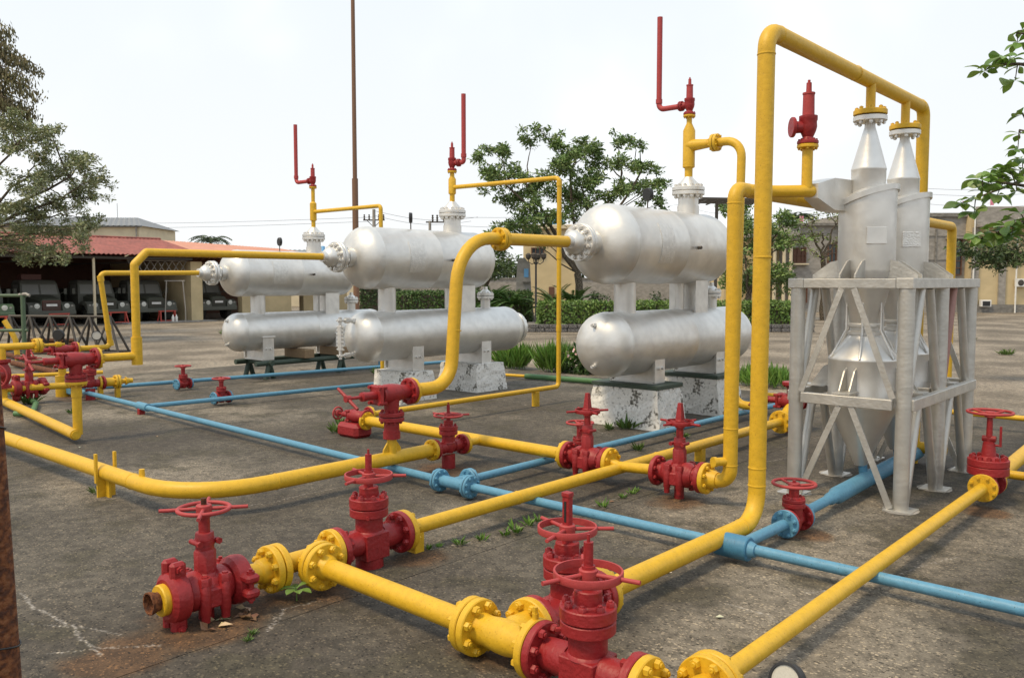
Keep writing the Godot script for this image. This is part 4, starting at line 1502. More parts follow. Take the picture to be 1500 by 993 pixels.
# ---------------------------------------------------------------- the valves and pipes in front
func build_front_manifold():
	var AX := Vector3(0, 0, -1)
	var BX := Vector3(1, 0, 0)
	var h := 0.2
	var Y: Material = M.yellow
	# closed end: split-body valve and its rusty stub
	stud_valve("red split-body valve with clamp hubs and a rusty open pipe stub", W(-0.91, 0, h), 0.0, true, "cc", false, 0.62)
	var t := thing("pipe_stub", "short rusty open pipe stub in a yellow collar at the clamp-hub valve", "pipe", W(-1.21, 0, 0))
	var m := MB.new()
	m.xf = Transform3D(Basis(Vector3.RIGHT, PI / 2), Vector3(0, h, 0))
	m.lathe([Vector2(0.045, -0.02), Vector2(0.058, -0.02), Vector2(0.058, 0.03), Vector2(0.072, 0.07), Vector2(0.072, 0.085), Vector2(0.062, 0.085), Vector2(0.05, 0.03), Vector2(0, 0.03)], 22)
	part("stub", m.done(), M.rust, t)
	m = MB.new()
	m.xf = Transform3D(Basis(Vector3.RIGHT, PI / 2), Vector3(0, h, 0))
	m.lathe([Vector2(0.06, -0.08), Vector2(0.1, -0.08), Vector2(0.1, 0.012), Vector2(0.094, 0.02), Vector2(0.058, 0.02)], 24)
	part("collar", m.done(), Y, t)
	# reducer
	t = thing("reducer_pipe", "short yellow reducer between the clamp-hub valve and the yellow tee", "pipe", W(-0.5, 0, 0))
	m = MB.new()
	m.xf = xf_y(Vector3(0, h, 0.15), AX)
	m.lathe([Vector2(0, 0), Vector2(0.07, 0), Vector2(0.07, 0.12), Vector2(0.085, 0.135), Vector2(0.092, 0.2), Vector2(0.092, 0.26), Vector2(0, 0.26)], 24)
	part("reducer", m.done(), Y, t)
	flange(t, Vector3(0, h, -0.071), -AX, 0.165, 0.05, Y, 8, true)
	# first tee
	t = thing("pipe_tee", "yellow flanged tee beside the green seedling", "tee", W(-0.14, 0, 0), 0.0, "yellow flanged tees")
	m = MB.new()
	m.cyl(Vector3(0, h, 0.25), Vector3(0, h, -0.23), 0.072, -1, 24)
	m.cyl(Vector3(0, h, 0), Vector3(0.19, h, 0), 0.075, -1, 24)
	part("tee_body", m.done(), Y, t)
	flange(t, Vector3(0, h, 0.229), AX, 0.165, 0.05, Y, 8, true, 0)
	flange(t, Vector3(0, h, -0.231), -AX, 0.165, 0.05, Y, 8, true)
	flange(t, Vector3(0.172, h, 0), -BX, 0.165, 0.05, Y, 8, true)
	# block valve on the long line
	block_valve("red block valve between the seedling's yellow tee and the longest yellow pipe", W(0.45, 0, h), 0.0, true, 1.0, true, false, 0.25)
	t = pipe_thing("gas_pipe", "long straight yellow pipe from the seedling tee's block valve to the cyclone frame", [W(0.80, 0, h), W(7.93, 0, h)], 0.1, 0.06, Y, "yellow gas pipes")
	flange(t, W(0.809, 0, h) - t.position, AX, 0.165, 0.05, Y, 8, true)
	flange(t, W(7.9, 0, h) - t.position, -AX, 0.165, 0.05, Y, 8)
	for a in [2.2, 4.6, 6.4]:
		bead(t, W(a, 0, h) - t.position, AX, 0.06, Y)
	support(t, W(0.93, 0, h), 0.06)
	support(t, W(5.6, 0, h), 0.06)
	h = 0.172
	# cross pipe
	t = pipe_thing("gas_pipe", "short thick yellow pipe between the two flanged tees", [W(-0.14, 0.24, 0.195), W(-0.14, 1.68, h)], 0.1, 0.071, Y, "yellow gas pipes")
	flange(t, W(-0.14, 0.229, 0.195) - t.position, BX, 0.165, 0.05, Y, 8, true)
	flange(t, W(-0.14, 1.671, h) - t.position, -BX, 0.165, 0.05, Y, 8, true)
	var wd := MB.new()
	wd.lathe([Vector2(0.095, 0), Vector2(0.085, 0.03), Vector2(0.071, 0.06)], 24)
	part("weld_neck", wd.done(), Y, t, xf_y(W(-0.14, 0.25, 0.195) - t.position, BX))
	wd = MB.new()
	wd.lathe([Vector2(0.071, -0.06), Vector2(0.085, -0.03), Vector2(0.095, 0)], 24)
	part("weld_neck", wd.done(), Y, t, xf_y(W(-0.14, 1.65, h) - t.position, BX))
	# second tee, cast
	t = thing("pipe_tee", "yellow cast tee feeding the two tall-wheeled red block valves", "tee", W(-0.14, 1.95, 0), 0.0, "yellow flanged tees")
	m = MB.new()
	m.xf = xf_y(Vector3(-0.23, h, 0), BX)
	m.lathe([Vector2(0.1, 0), Vector2(0.092, 0.05), Vector2(0.088, 0.1), Vector2(0.1, 0.2), Vector2(0.1, 0.26), Vector2(0.088, 0.36), Vector2(0.092, 0.41), Vector2(0.1, 0.46)], 28)
	m.xf = xf_y(Vector3(0, h, 0), AX)
	m.lathe([Vector2(0.088, 0.0), Vector2(0.088, 0.2)], 24)
	m.lathe([Vector2(0.088, 0.03), Vector2(0.1, 0.085), Vector2(0.094, 0.14), Vector2(0.1, 0.19)], 28)
	part("tee_body", m.done(), Y, t)
	flange(t, Vector3(-0.221, h, 0), BX, 0.168, 0.05, Y, 8, true)
	flange(t, Vector3(0.221, h, 0), -BX, 0.168, 0.05, Y, 8, true)
	flange(t, Vector3(0, h, -0.211), -AX, 0.168, 0.05, Y, 8, true)
	m = MB.new()
	m.cyl(Vector3(0.221, h + 0.16, 0), Vector3(0.221, h + 0.2, 0), 0.018, -1, 10)
	m.cyl(Vector3(0.221, h + 0.2, 0), Vector3(0.221, h + 0.235, 0), 0.014, -1, 6, true)
	part("bleed_plug", m.done(), Y, t)
	# the two nearest block valves
	block_valve("red block valve with a slotted square stem, feeding the tallest riser", W(0.43, 1.95, h), 0.0, true, 1.0, true, true, 0.3)
	block_valve("red block valve with a pointed round stem, its wheel overlapping the slotted-stem valve", W(-0.14, 2.53, h), -PI / 2, true, 1.0, true, false, 1.35)
	# third tee and what goes on from it
	t = thing("pipe_tee", "yellow flanged tee beyond the pointed-stem block valve", "tee", W(-0.14, 3.11, 0), 0.0, "yellow flanged tees")
	m = MB.new()
	m.cyl(Vector3(-0.22, h, 0), Vector3(0.24, h, 0), 0.075, -1, 24)
	m.cyl(Vector3(0, h, 0), Vector3(0, h, -0.24), 0.078, -1, 24)
	part("tee_body", m.done(), Y, t)
	flange(t, Vector3(-0.221, h, 0), BX, 0.165, 0.05, Y, 8, true)
	flange(t, Vector3(0.221, h, 0), -BX, 0.165, 0.05, Y, 8, true)
	flange(t, Vector3(0, h, -0.221), -AX, 0.165, 0.05, Y, 8, true)
	t = pipe_thing("gas_pipe", "short yellow pipe carrying the black dial gauge", [W(-0.14, 3.36, h), W(-0.14, 4.6, h)], 0.1, 0.071, Y, "yellow gas pipes")
	flange(t, W(-0.14, 3.39, h) - t.position, BX, 0.165, 0.05, Y, 8, true)
	support(t, W(-0.14, 4.3, h), 0.07)
	var g := thing("dial_gauge", "black-rimmed dial gauge with a stained white face on the short pipe", "gauge", W(-0.14, 3.62, h + 0.066))
	gauge(g, Vector3.ZERO, 0.13, 0.078, Vector3(-0.12, 0.28, 0.95).normalized())
	t = pipe_thing("gas_pipe", "slim straight yellow pipe crossing over the blue line to the big-wheel valve", [W(0.08, 3.11, h), W(5.42, 3.14, 0.2)], 0.1, 0.053, Y, "yellow gas pipes")
	flange(t, W(0.139, 3.11, h) - t.position, AX, 0.165, 0.05, Y, 8, true)
	h = 0.2
	cast_valve("red cast valve with a wide bolted bonnet and big wheel beside the cyclone frame", W(5.65, 3.14, h), 0.0, false, M.yellow, 0.135, 0.72, 0.2, true, "red cast valves on the yellow lines")
	t = pipe_thing("gas_pipe", "thick yellow pipe running on from the wide-bonnet valve", [W(5.83, 3.14, h), W(9.5, 3.14, h + 0.12)], 0.1, 0.075, Y, "yellow gas pipes")
	support(t, W(8.5, 3.14, h + 0.1), 0.075)
	t = pipe_thing("gas_pipe", "small yellow branch pipe with a flange beside the wide-bonnet valve", [W(6.3, 3.14, h), W(6.3, 4.2, h)], 0.1, 0.045, Y, "yellow gas pipes")
	flange_pair(t, W(6.3, 3.42, h) - t.position, Vector3(1, 0, 0), 0.11, 0.035, Y, 8)
	support(t, W(6.3, 3.9, h), 0.045)

func support(t: Node3D, p: Vector3, r: float):
	var b := MB.new()
	var q := p - t.position
	b.box(Vector3(q.x - 0.05, -0.004, q.z - 0.05), Vector3(q.x + 0.05, q.y - r * 0.7, q.z + 0.05), 0.004)
	part("support", b.done(), M.yellow, t)

# ---------------------------------------------------------------- yellow lines in the middle
func build_middle_pipes():
	var AX := Vector3(0, 0, -1)
	var BX := Vector3(1, 0, 0)
	var Y: Material = M.yellow
	var h := 0.25
	var t := pipe_thing("gas_pipe", "yellow pipe with one wide bend and a bracket with two upright tabs", [W(0.03, -9.6, h), W(0.03, -2.05, h), W(3.02, -2.05, h)], 0.85, 0.078, Y, "yellow gas pipes")
	flange(t, W(3.03, -2.05, h) - t.position, -AX, 0.125, 0.04, Y, 8)
	for q in [W(0.03, -6.0, h), W(0.03, -3.1, h)]:
		bead(t, q - t.position, BX, 0.078, Y)
	for q in [W(0.95, -2.05, h), W(2.0, -2.05, h)]:
		bead(t, q - t.position, AX, 0.078, Y)
	var b := MB.new()
	var q := W(0.03, -3.72, 0) - t.position
	b.box(q + Vector3(-0.012, -0.004, -0.09), q + Vector3(0.012, h - 0.03, 0.09))
	b.box(q + Vector3(-0.1, -0.004, -0.012), q + Vector3(0.1, h - 0.032, 0.012))
	part("bracket", b.done(), Y, t)
	for e in [-0.095, 0.095]:
		b = MB.new()
		b.box(q + Vector3(-0.02, h - 0.1, e - 0.012), q + Vector3(0.02, h + 0.2, e + 0.012))
		part("tab", b.done(), Y, t)
	b = MB.new()
	b.cyl(W(0.05, -2.95, h + 0.06) - t.position, W(0.05, -2.95, h + 0.14) - t.position, 0.03, 0.026, 12)
	part("plug", b.done(), Y, t)
	block_valve("red valve with a thick bare stem and thin ring wheel, on the bent yellow pipe", W(3.3, -2.05, h), 0.0, false, 0.74, false, false, 0.0, 0.165, "red gate valves", false)
	t = pipe_thing("gas_pipe", "short yellow link from the ring-wheel valve to the crossing pipe", [W(3.55, -2.05, h), W(3.86, -2.05, h)], 0.1, 0.045, Y, "yellow gas pipes")
	flange(t, W(3.565, -2.05, h) - t.position, AX, 0.125, 0.04, Y, 8)
	# the crossing pipe
	t = pipe_thing("gas_pipe", "straight yellow pipe between the low angle valve and the cone-topped valve", [W(3.86, -4.28, h), W(3.86, -0.71, h)], 0.1, 0.068, Y, "yellow gas pipes")
	flange(t, W(3.86, -4.262, h) - t.position, BX, 0.13, 0.04, Y, 8)
	flange(t, W(3.86, -0.735, h) - t.position, -BX, 0.155, 0.05, Y, 8)
	stud_valve("red split-body valve with a tapered stem cap, beside the blue-line ring wheel", W(3.86, -0.43, h), -PI / 2, false, "ff", true, 0.5)
	t = pipe_thing("gas_pipe", "stubby yellow pipe joining the tapered-cap valve to the longest pipe", [W(3.86, -0.12, h), W(3.86, 0.0, 0.22)], 0.1, 0.05, Y, "yellow gas pipes")
	flange(t, W(3.86, -0.122, h) - t.position, BX, 0.155, 0.05, Y, 8)
	t = pipe_thing("gas_pipe", "stubby yellow branch from the longest pipe to the riser's valve", [W(3.86, 0.0, 0.22), W(3.86, 0.45, h)], 0.1, 0.055, Y, "yellow gas pipes")
	stud_valve("red split-body valve with a tapered stem cap, at the foot of the shorter riser", W(3.86, 0.73, h), -PI / 2, false, "ff", true, 0.15)
	# angle valve low on the left end
	angle_valve("low red angle valve lying on a red block, its small wheel sideways", W(3.86, -4.47, 0.29), Vector3(-1, 0, 0), AX, BX, false, 0.78, true)
	var rb := MB.new()
	rb.box(Vector3(-0.22, -0.01, -0.16), Vector3(0.24, 0.2, 0.16), 0.05)
	solo("painted_block", rb.done(), M.red, "red-painted concrete block under the low angle valve", "block", W(3.86, -4.55, 0))
	# slim pipe to the second separator's riser
	t = pipe_thing("gas_pipe", "slim yellow pipe that rises as a tall square arch to the middle separator", [W(4.07, -4.47, 0.29), W(8.45, -4.47, 0.29), W(8.45, -4.47, 4.05), W(8.3, -7.0, 4.05)], 0.09, 0.042, Y, "yellow gas pipes")
	flange(t, W(4.08, -4.47, 0.29) - t.position, AX, 0.12, 0.04, Y, 8)
	support(t, W(7.8, -4.47, 0.29), 0.042)
	for hh in [1.3, 2.6, 3.9]:
		b = MB.new()
		b.cyl(W(8.45, -4.47, hh) - t.position, W(8.45, -4.47, hh + 0.1) - t.position, 0.05, -1, 16)
		part("coupling", b.done(), Y, t)
	# S-shaped feed of the first separator
	angle_valve("red angle valve on a yellow post below the swan-neck pipe, bar handle out", W(2.43, -2.05, 0.97), -AX, AX, Vector3.DOWN, false, 1.0)
	t = thing("valve_post", "yellow post with gusset feet and red sleeve under the swan-neck angle valve", "post", W(2.43, -2.05, 0))
	b = MB.new()
	b.cyl(Vector3(0, 0.47, 0), Vector3(0, 0.68, 0), 0.085, -1, 20)
	b.cyl(Vector3(0, 0.47, 0), Vector3(0, 0.55, 0), 0.095, -1, 20)
	part("sleeve", b.done(), M.red, t)
	b = MB.new()
	b.cyl(Vector3(0, 0.3, 0), Vector3(0, 0.48, 0), 0.055, -1, 18)
	part("post", b.done(), Y, t)
	b = MB.new()
	b.prism([Vector2(-0.13, 0.30), Vector2(0.13, 0.30), Vector2(0.12, 0.36), Vector2(0.05, 0.45), Vector2(-0.05, 0.45), Vector2(-0.12, 0.36)], -0.01, 0.01)
	part("gusset_plate", b.done(), Y, t, Transform3D(Basis(Vector3.UP, PI / 2), Vector3.ZERO))
	t = pipe_thing("gas_pipe", "thick yellow swan-neck pipe dropping from the largest separator", [W(2.72, -2.05, 0.97), W(3.34, -2.05, 0.97), W(3.5, -2.06, 2.72), W(5.62, -2.1, 2.74)], [0, 0.55, 0.55, 0], 0.078, Y, "yellow gas pipes")
	flange(t, W(2.725, -2.05, 0.97) - t.position, AX, 0.15, 0.05, Y, 8)
	flange_pair(t, W(4.25, -2.08, 2.724) - t.position, AX, 0.145, 0.05, Y, 8)
	bead(t, W(3.41, -2.05, 1.62) - t.position, Vector3(0, 1, -0.05), 0.078, Y)
	# thin lines low behind
	t = pipe_thing("gas_pipe", "thin yellow line lying behind the frame along the far slab edge", [W(10.4, -1.35, 0.22), W(10.4, 6.4, 0.22)], 0.1, 0.04, Y, "yellow gas pipes")
	support(t, W(10.4, 0.2, 0.22), 0.04)
	support(t, W(10.4, 4.6, 0.22), 0.04)
	t = pipe_thing("gas_pipe", "yellow line behind the wide-bonnet valve with a small black gauge at its end", [W(9.55, 2.75, 0.22), W(9.55, 6.6, 0.22)], 0.1, 0.062, Y, "yellow gas pipes")
	support(t, W(9.55, 4.6, 0.22), 0.062)
	var g := thing("dial_gauge", "small black dial gauge at the end of a low yellow line behind the frame", "gauge", W(9.55, 2.85, 0.275))
	gauge(g, Vector3.ZERO, 0.05, 0.06, Vector3(0.6, 0, 0.8))
	# red angle valve behind the frame's first leg
	angle_valve("red angle valve half hidden behind the cyclone frame at the long pipe's end", W(8.3, 0.0, 0.45), Vector3(-1, 0, 0), Vector3.UP, AX, false, 1.0)
	b = MB.new()
	b.box(Vector3(-0.1, -0.004, -0.1), Vector3(0.1, 0.36, 0.1), 0.01)
	solo("valve_stand", b.done(), M.red, "short red stand under the half-hidden angle valve", "stand", W(8.3, 0.0, 0))
	var e := MB.new()
	e.tube([W(7.95, 0, 0.2), W(8.12, 0, 0.32), W(8.3, 0, 0.4)], 0.07, 16)
	solo("pipe_elbow", e.done(), M.yellow, "yellow elbow feeding the half-hidden angle valve", "pipe")

# ---------------------------------------------------------------- blue lines
func build_blue_pipes():
	var AX := Vector3(0, 0, -1)
	var BX := Vector3(1, 0, 0)
	var U: Material = M.blue
	var h := 0.13
	var r := 0.042
	var t := pipe_thing("drain_pipe", "long straight blue main line lying across the whole apron", [W(2.92, -11.9, h), W(2.42, -1.34, h), W(2.4, 7.5, h)], 0.1, r, U, "blue drain lines")
	for q in [-8.8]:
		var s := MB.new()
		var a := lerpf(2.42, 2.9, clampf((-1.34 - q) / 10.5, 0, 1))
		var p := W(a, q, 0) - t.position
		s.box(p + Vector3(-0.03, -0.004, -0.05), p + Vector3(0.05, h - r * 0.8, 0.05), 0.006)
		part("support", s.done(), M.red if q < 0 else M.blue_dark, t)
	# flanged tee in the main line
	var k := thing("pipe_tee", "blue flanged tee in the long blue main line", "tee", W(2.41, -1.05, 0))
	var m := MB.new()
	m.cyl(Vector3(-0.22, h, 0), Vector3(0.22, h, 0), 0.06, -1, 20)
	m.cyl(Vector3(0, h, 0), Vector3(0, h, -0.24), 0.06, -1, 20)
	part("tee_body", m.done(), U, k)
	flange_pair(k, Vector3(-0.22, h, 0), BX, 0.118, 0.03, U, 8)
	flange_pair(k, Vector3(0.22, h, 0), BX, 0.118, 0.03, U, 8)
	flange_pair(k, Vector3(0, h, -0.22), AX, 0.118, 0.03, U, 8)
	t = pipe_thing("drain_pipe", "blue branch from the flanged tee to the lichen plinth", [W(2.64, -1.05, h), W(4.3, -1.05, h)], 0.1, r, U, "blue drain lines")
	cast_valve("red ring-wheel valve on the blue branch, behind the tapered-cap valve", W(4.55, -1.05, h), 0.0, false, M.blue, 0.11, 0.36, 0.16)
	t = pipe_thing("drain_pipe", "blue line passing the lichen plinth towards the red stand", [W(4.72, -1.05, h), W(9.0, -1.0, h), W(11.5, -0.9, h)], 0.1, r, U, "blue drain lines")
	# sleeve and branch to the cyclones
	k = thing("pipe_sleeve", "fat dark blue sleeve tee on the main line under the thick yellow pipe", "tee", W(2.4, 2.1, 0))
	m = MB.new()
	m.xf = xf_y(Vector3(-0.17, h, 0), BX)
	m.lathe([Vector2(0, 0), Vector2(0.088, 0), Vector2(0.095, 0.008), Vector2(0.095, 0.272), Vector2(0.088, 0.28), Vector2(0, 0.28)], 24)
	part("sleeve", m.done(), M.blue_dark, k)
	m = MB.new()
	m.cyl(Vector3(0.1, h, 0), Vector3(0.16, h, 0), 0.07, 0.05, 20)
	part("collar", m.done(), M.blue, k)
	t = pipe_thing("drain_pipe", "short blue branch between the sleeve tee and the dished-wheel valve", [W(2.45, 2.1, h), W(3.22, 2.12, h)], 0.1, 0.046, U, "blue drain lines")
	cast_valve("red valve with a dished ring wheel between round blue flanges before the frame", W(3.42, 2.12, h), 0.0, true, M.blue, 0.122, 0.32, 0.178)
	t = thing("drain_pipe", "blue stepped pipe running under the two cyclone hoppers", "pipe", W(3.6, 2.1, 0), 0.0, "blue drain lines")
	m = MB.new()
	m.xf = xf_y(Vector3(0, h, 0), (W(7.3, 2.02, h) - W(3.6, 2.1, h)).normalized())
	m.lathe([Vector2(0, 0), Vector2(0.046, 0), Vector2(0.046, 0.72), Vector2(0.06, 0.74), Vector2(0.062, 0.86), Vector2(0.082, 0.92), Vector2(0.082, 3.7), Vector2(0, 3.72)], 22)
	part("pipe", m.done(), U, t)
	m = MB.new()
	m.box(Vector3(-0.05, -0.004, -2.9), Vector3(0.05, 0.06, -2.8), 0.005)
	part("support", m.done(), M.blue_dark, t)
	# two branches to the other separators
	t = pipe_thing("drain_pipe", "blue branch ending at the blocky white plinth", [W(2.72, -8.75, h), W(7.6, -8.3, h)], 0.1, 0.04, U, "blue drain lines")
	var c := MB.new()
	c.cyl(W(2.79, -8.95, h) - t.position, W(2.77, -8.55, h) - t.position, 0.066, -1, 18)
	part("coupling", c.done(), U, t)
	cast_valve("red cone-bonnet valve on the blue branch to the blocky white plinth", P(324, 582, h), 0.05, false, M.blue, 0.11, 0.34, 0.15)
	t = pipe_thing("drain_pipe", "blue branch running behind the green pipe stand", [W(2.92, -11.95, h), W(12.0, -10.6, h)], 0.1, 0.04, U, "blue drain lines")
	c = MB.new()
	c.box(Vector3(-0.12, h - 0.09, -0.12), Vector3(0.2, h + 0.09, 0.12), 0.03)
	part("corner_box", c.done(), U, t)
	cast_valve("red cone-bonnet valve on the blue branch that runs behind the green stand", P(268, 562, h), 0.1, false, M.blue, 0.11, 0.36, 0.15)
	t = pipe_thing("drain_pipe", "short upright blue drain under the farthest separator", [W(10.2, -11.6, 0.0), W(10.2, -11.6, 0.62)], 0.1, 0.05, U, "blue drain lines")
	cast_valve("red valve peeping out between the middle separator's two white plinths", W(8.0, -8.0, 0.16), 0.3, false, M.blue, 0.11, 0.36, 0.12)

# ---------------------------------------------------------------- the manifold on the left
func build_left_cluster():
	var AX := Vector3(0, 0, -1)
	var BX := Vector3(1, 0, 0)
	var Y: Material = M.yellow
	var b := MB.new()
	# feed of the middle separator
	var t := pipe_thing("gas_pipe", "yellow pipe with a mitred shoulder from the middle separator down to an angle valve", [W(1.38, -7.05, 1.13), W(1.92, -7.05, 1.13), W(1.92, -7.05, 2.44), W(2.1, -7.05, 2.62), W(5.2, -7.05, 2.62)], [0, 0.0, 0.018, 0.018, 0], 0.058, Y, "yellow gas pipes")
	b.cyl(W(1.92, -7.05, 1.0) - t.position, W(1.92, -7.05, 1.4) - t.position, 0.076, -1, 18)
	part("sleeve", b.done(), Y, t)
	flange(t, W(1.36, -7.05, 1.13) - t.position, AX, 0.15, 0.05, Y, 8)
	angle_valve("red angle valve on the tall yellow post, fed by the mitred pipe", W(1.07, -7.05, 1.13), -AX, AX, Vector3.DOWN, false, 1.0)
	t = thing("valve_post", "tall yellow post with a flange carrying the mitred pipe's angle valve", "post", W(1.07, -7.05, 0))
	b = MB.new()
	b.cyl(Vector3(0, 0.1, 0), Vector3(0, 0.82, 0), 0.062, -1, 18)
	b.cyl(Vector3(0, 0.62, 0), Vector3(0, 0.74, 0), 0.07, -1, 18)
	part("post", b.done(), Y, t)
	flange(t, Vector3(0, 0.815, 0), Vector3.DOWN, 0.14, 0.045, Y, 8)
	var e1 := P(110, 637, 0.13)
	var e0 := P(-60, 557, 0.13)
	t = pipe_thing("gas_pipe", "low yellow pipe with a capped end running to the tall yellow post", [e1, e0], 0.1, 0.072, Y, "yellow gas pipes")
	b = MB.new()
	b.cyl(e1 - t.position, e1 - t.position + (e1 - e0).normalized() * 0.03, 0.055, -1, 18)
	part("end_cap", b.done(), Y, t)
	# feed of the farthest separator
	t = pipe_thing("gas_pipe", "slim yellow pipe with a leaning drop from the farthest separator", [W(3.05, -12.1, 0.9), W(3.72, -12.1, 0.9), W(3.55, -12.1, 2.36), W(5.62, -12.1, 2.38)], 0.12, 0.05, Y, "yellow gas pipes")
	for hh in [[0.9, 0.06], [1.2, 0.058], [2.18, 0.062]]:
		b = MB.new()
		var aa: float = 3.72 - (hh[0] - 0.9) / 1.46 * 0.17
		b.cyl(W(aa, -12.1, hh[0] + 0.02) - t.position, W(aa - 0.012, -12.1, hh[0] + 0.13) - t.position, hh[1], -1, 16)
		part("coupling", b.done(), Y, t)
	flange(t, W(3.06, -12.1, 0.9) - t.position, AX, 0.13, 0.05, Y, 8)
	var gg := thing("dial_gauge", "white-faced dial gauge on the slim leaning pipe's foot", "gauge", W(3.45, -12.1, 0.945))
	gauge(gg, Vector3.ZERO, 0.1, 0.09, (cam_pos - W(3.45, -12.1, 1.0)).normalized())
	angle_valve("red angle valve of the slim leaning pipe, behind the mitred pipe's angle valve", W(2.79, -12.1, 0.9), -AX, AX, Vector3.DOWN, false, 0.92)
	t = thing("valve_post", "short yellow post with a fat foot under the leaning pipe's angle valve", "post", W(2.79, -12.1, 0))
	b = MB.new()
	b.cyl(Vector3(0, 0.0, 0), Vector3(0, 0.4, 0), 0.13, -1, 18)
	b.cyl(Vector3(0, 0.4, 0), Vector3(0, 0.68, 0), 0.07, -1, 18)
	part("post", b.done(), Y, t)
	# the low line through two red valves
	t = pipe_thing("gas_pipe", "low yellow line behind the blue corner, ending in a small nozzle", [P(-40, 573, 0.3), P(120, 563, 0.3)], 0.1, 0.06, Y, "yellow gas pipes")
	var s0 := P(42, 567, 0.3)
	stud_valve("red split-body valve with clamp hubs, among the left-hand yellow posts", Vector3(s0.x, 0.3, s0.z), 0.0, false, "cc", true, 0.9)
	var s1 := P(131, 562, 0.3)
	block_valve("small red valve on the low yellow line beside the blue corner", s1, 0.0, false, 0.78, false, false, 0.9, 0.15, "red gate valves", false)
	t = pipe_thing("gas_pipe", "low yellow nozzle pipe with two flanges pointing at the red branch valve", [P(143, 561, 0.3), P(193, 557, 0.3)], 0.1, 0.045, Y, "yellow gas pipes")
	var q0 := P(146, 560.5, 0.3) - t.position
	var q1 := P(171, 558.8, 0.3) - t.position
	var q2 := P(188, 557.5, 0.3) - t.position
	var dd := (q2 - q0).normalized()
	flange(t, q0, dd, 0.12, 0.04, Y, 8)
	flange_pair(t, q1, dd, 0.13, 0.04, Y, 8)
	b = MB.new()
	b.cyl(q0, q1, 0.085, -1, 18)
	b.cyl(q2 - dd * 0.06, q2, 0.08, 0.05, 16)
	part("nozzle_barrel", b.done(), Y, t)
	for p in [[q1, 0.0], [q0, 0.0]]:
		b = MB.new()
		b.box(Vector3(p[0].x - 0.04, -0.004, p[0].z - 0.04), Vector3(p[0].x + 0.04, 0.24, p[0].z + 0.04))
		part("support", b.done(), Y, t)
	t = pipe_thing("gas_pipe", "thin yellow line behind the red clamp-hub valve on the left", [P(-30, 553, 0.25), P(150, 545, 0.25)], 0.1, 0.04, Y, "yellow gas pipes")
	support(t, P(60, 550, 0.25), 0.04)
	# green drain loop on the ground
	t = pipe_thing("drain_pipe", "bright green pipe loop on the ground by the yellow posts", [P(14, 575, 0.06), P(52, 590, 0.06), P(46, 606, 0.06), P(20, 606, 0.06)], 0.08, 0.045, M.green)
	# upper header at the picture's edge: pipe, tee post and a side-wheeled valve
	var z0 := P(5, 588, 0.13)
	t = thing("gas_pipe", "yellow header on a post with a flanged end, over the side-wheel valve", "pipe", Vector3(z0.x, 0, z0.z), 0.0, "yellow gas pipes")
	b = MB.new()
	b.tube([Vector3(-0.9 * 0.66, 1.07, 0.9 * 0.75), Vector3(0, 1.07, 0), Vector3(0.05, 1.07, -0.62)], 0.062, 16)
	part("header", b.done(), Y, t)
	b = MB.new()
	b.cyl(Vector3(0, 0.1, 0), Vector3(0, 1.05, 0), 0.058, -1, 16)
	part("post", b.done(), Y, t)
	flange_pair(t, Vector3(0.045, 1.07, -0.55), AX, 0.13, 0.05, Y, 8)
	b = MB.new()
	b.cyl(Vector3(0.05, 1.07, -0.6), Vector3(0.06, 1.07, -1.0), 0.025, -1, 10)
	b.cyl(Vector3(0.058, 1.07, -0.85), Vector3(0.06, 1.07, -0.94), 0.05, -1, 12)
	part("nipple", b.done(), Y, t)
	var gz := thing("dial_gauge", "black dial gauge seen from behind above the left-hand header", "gauge", Vector3(z0.x + 0.06, 1.09, z0.z - 0.9))
	gauge(gz, Vector3.ZERO, 0.05, 0.1, fwd)
	var v := thing("side_wheel_valve", "red globe valve with its wheel turned sideways on the left-hand header's post", "valve", Vector3(z0.x, 0.36, z0.z))
	b = MB.new()
	b.lathe([Vector2(0.07, 0), Vector2(0.13, 0.0), Vector2(0.13, 0.05), Vector2(0.08, 0.08), Vector2(0.12, 0.17), Vector2(0.13, 0.25), Vector2(0.12, 0.33), Vector2(0.08, 0.42), Vector2(0.13, 0.45), Vector2(0.13, 0.5), Vector2(0.07, 0.5)], 22)
	var out := (BX * 0.8 - AX * 0.6).normalized()
	b.cyl(Vector3(0, 0.25, 0), Vector3(0, 0.25, 0) + out * 0.28, 0.09, 0.07, 16)
	b.cyl(Vector3(0, 0.25, 0) + out * 0.28, Vector3(0, 0.25, 0) + out * 0.42, 0.03, -1, 12)
	part("body", b.done(), M.red, v)
	handwheel(v, Vector3(0, 0.25, 0) + out * 0.4, out, 0.2, 0.0, 3, false, M.red_faded, 0.2)

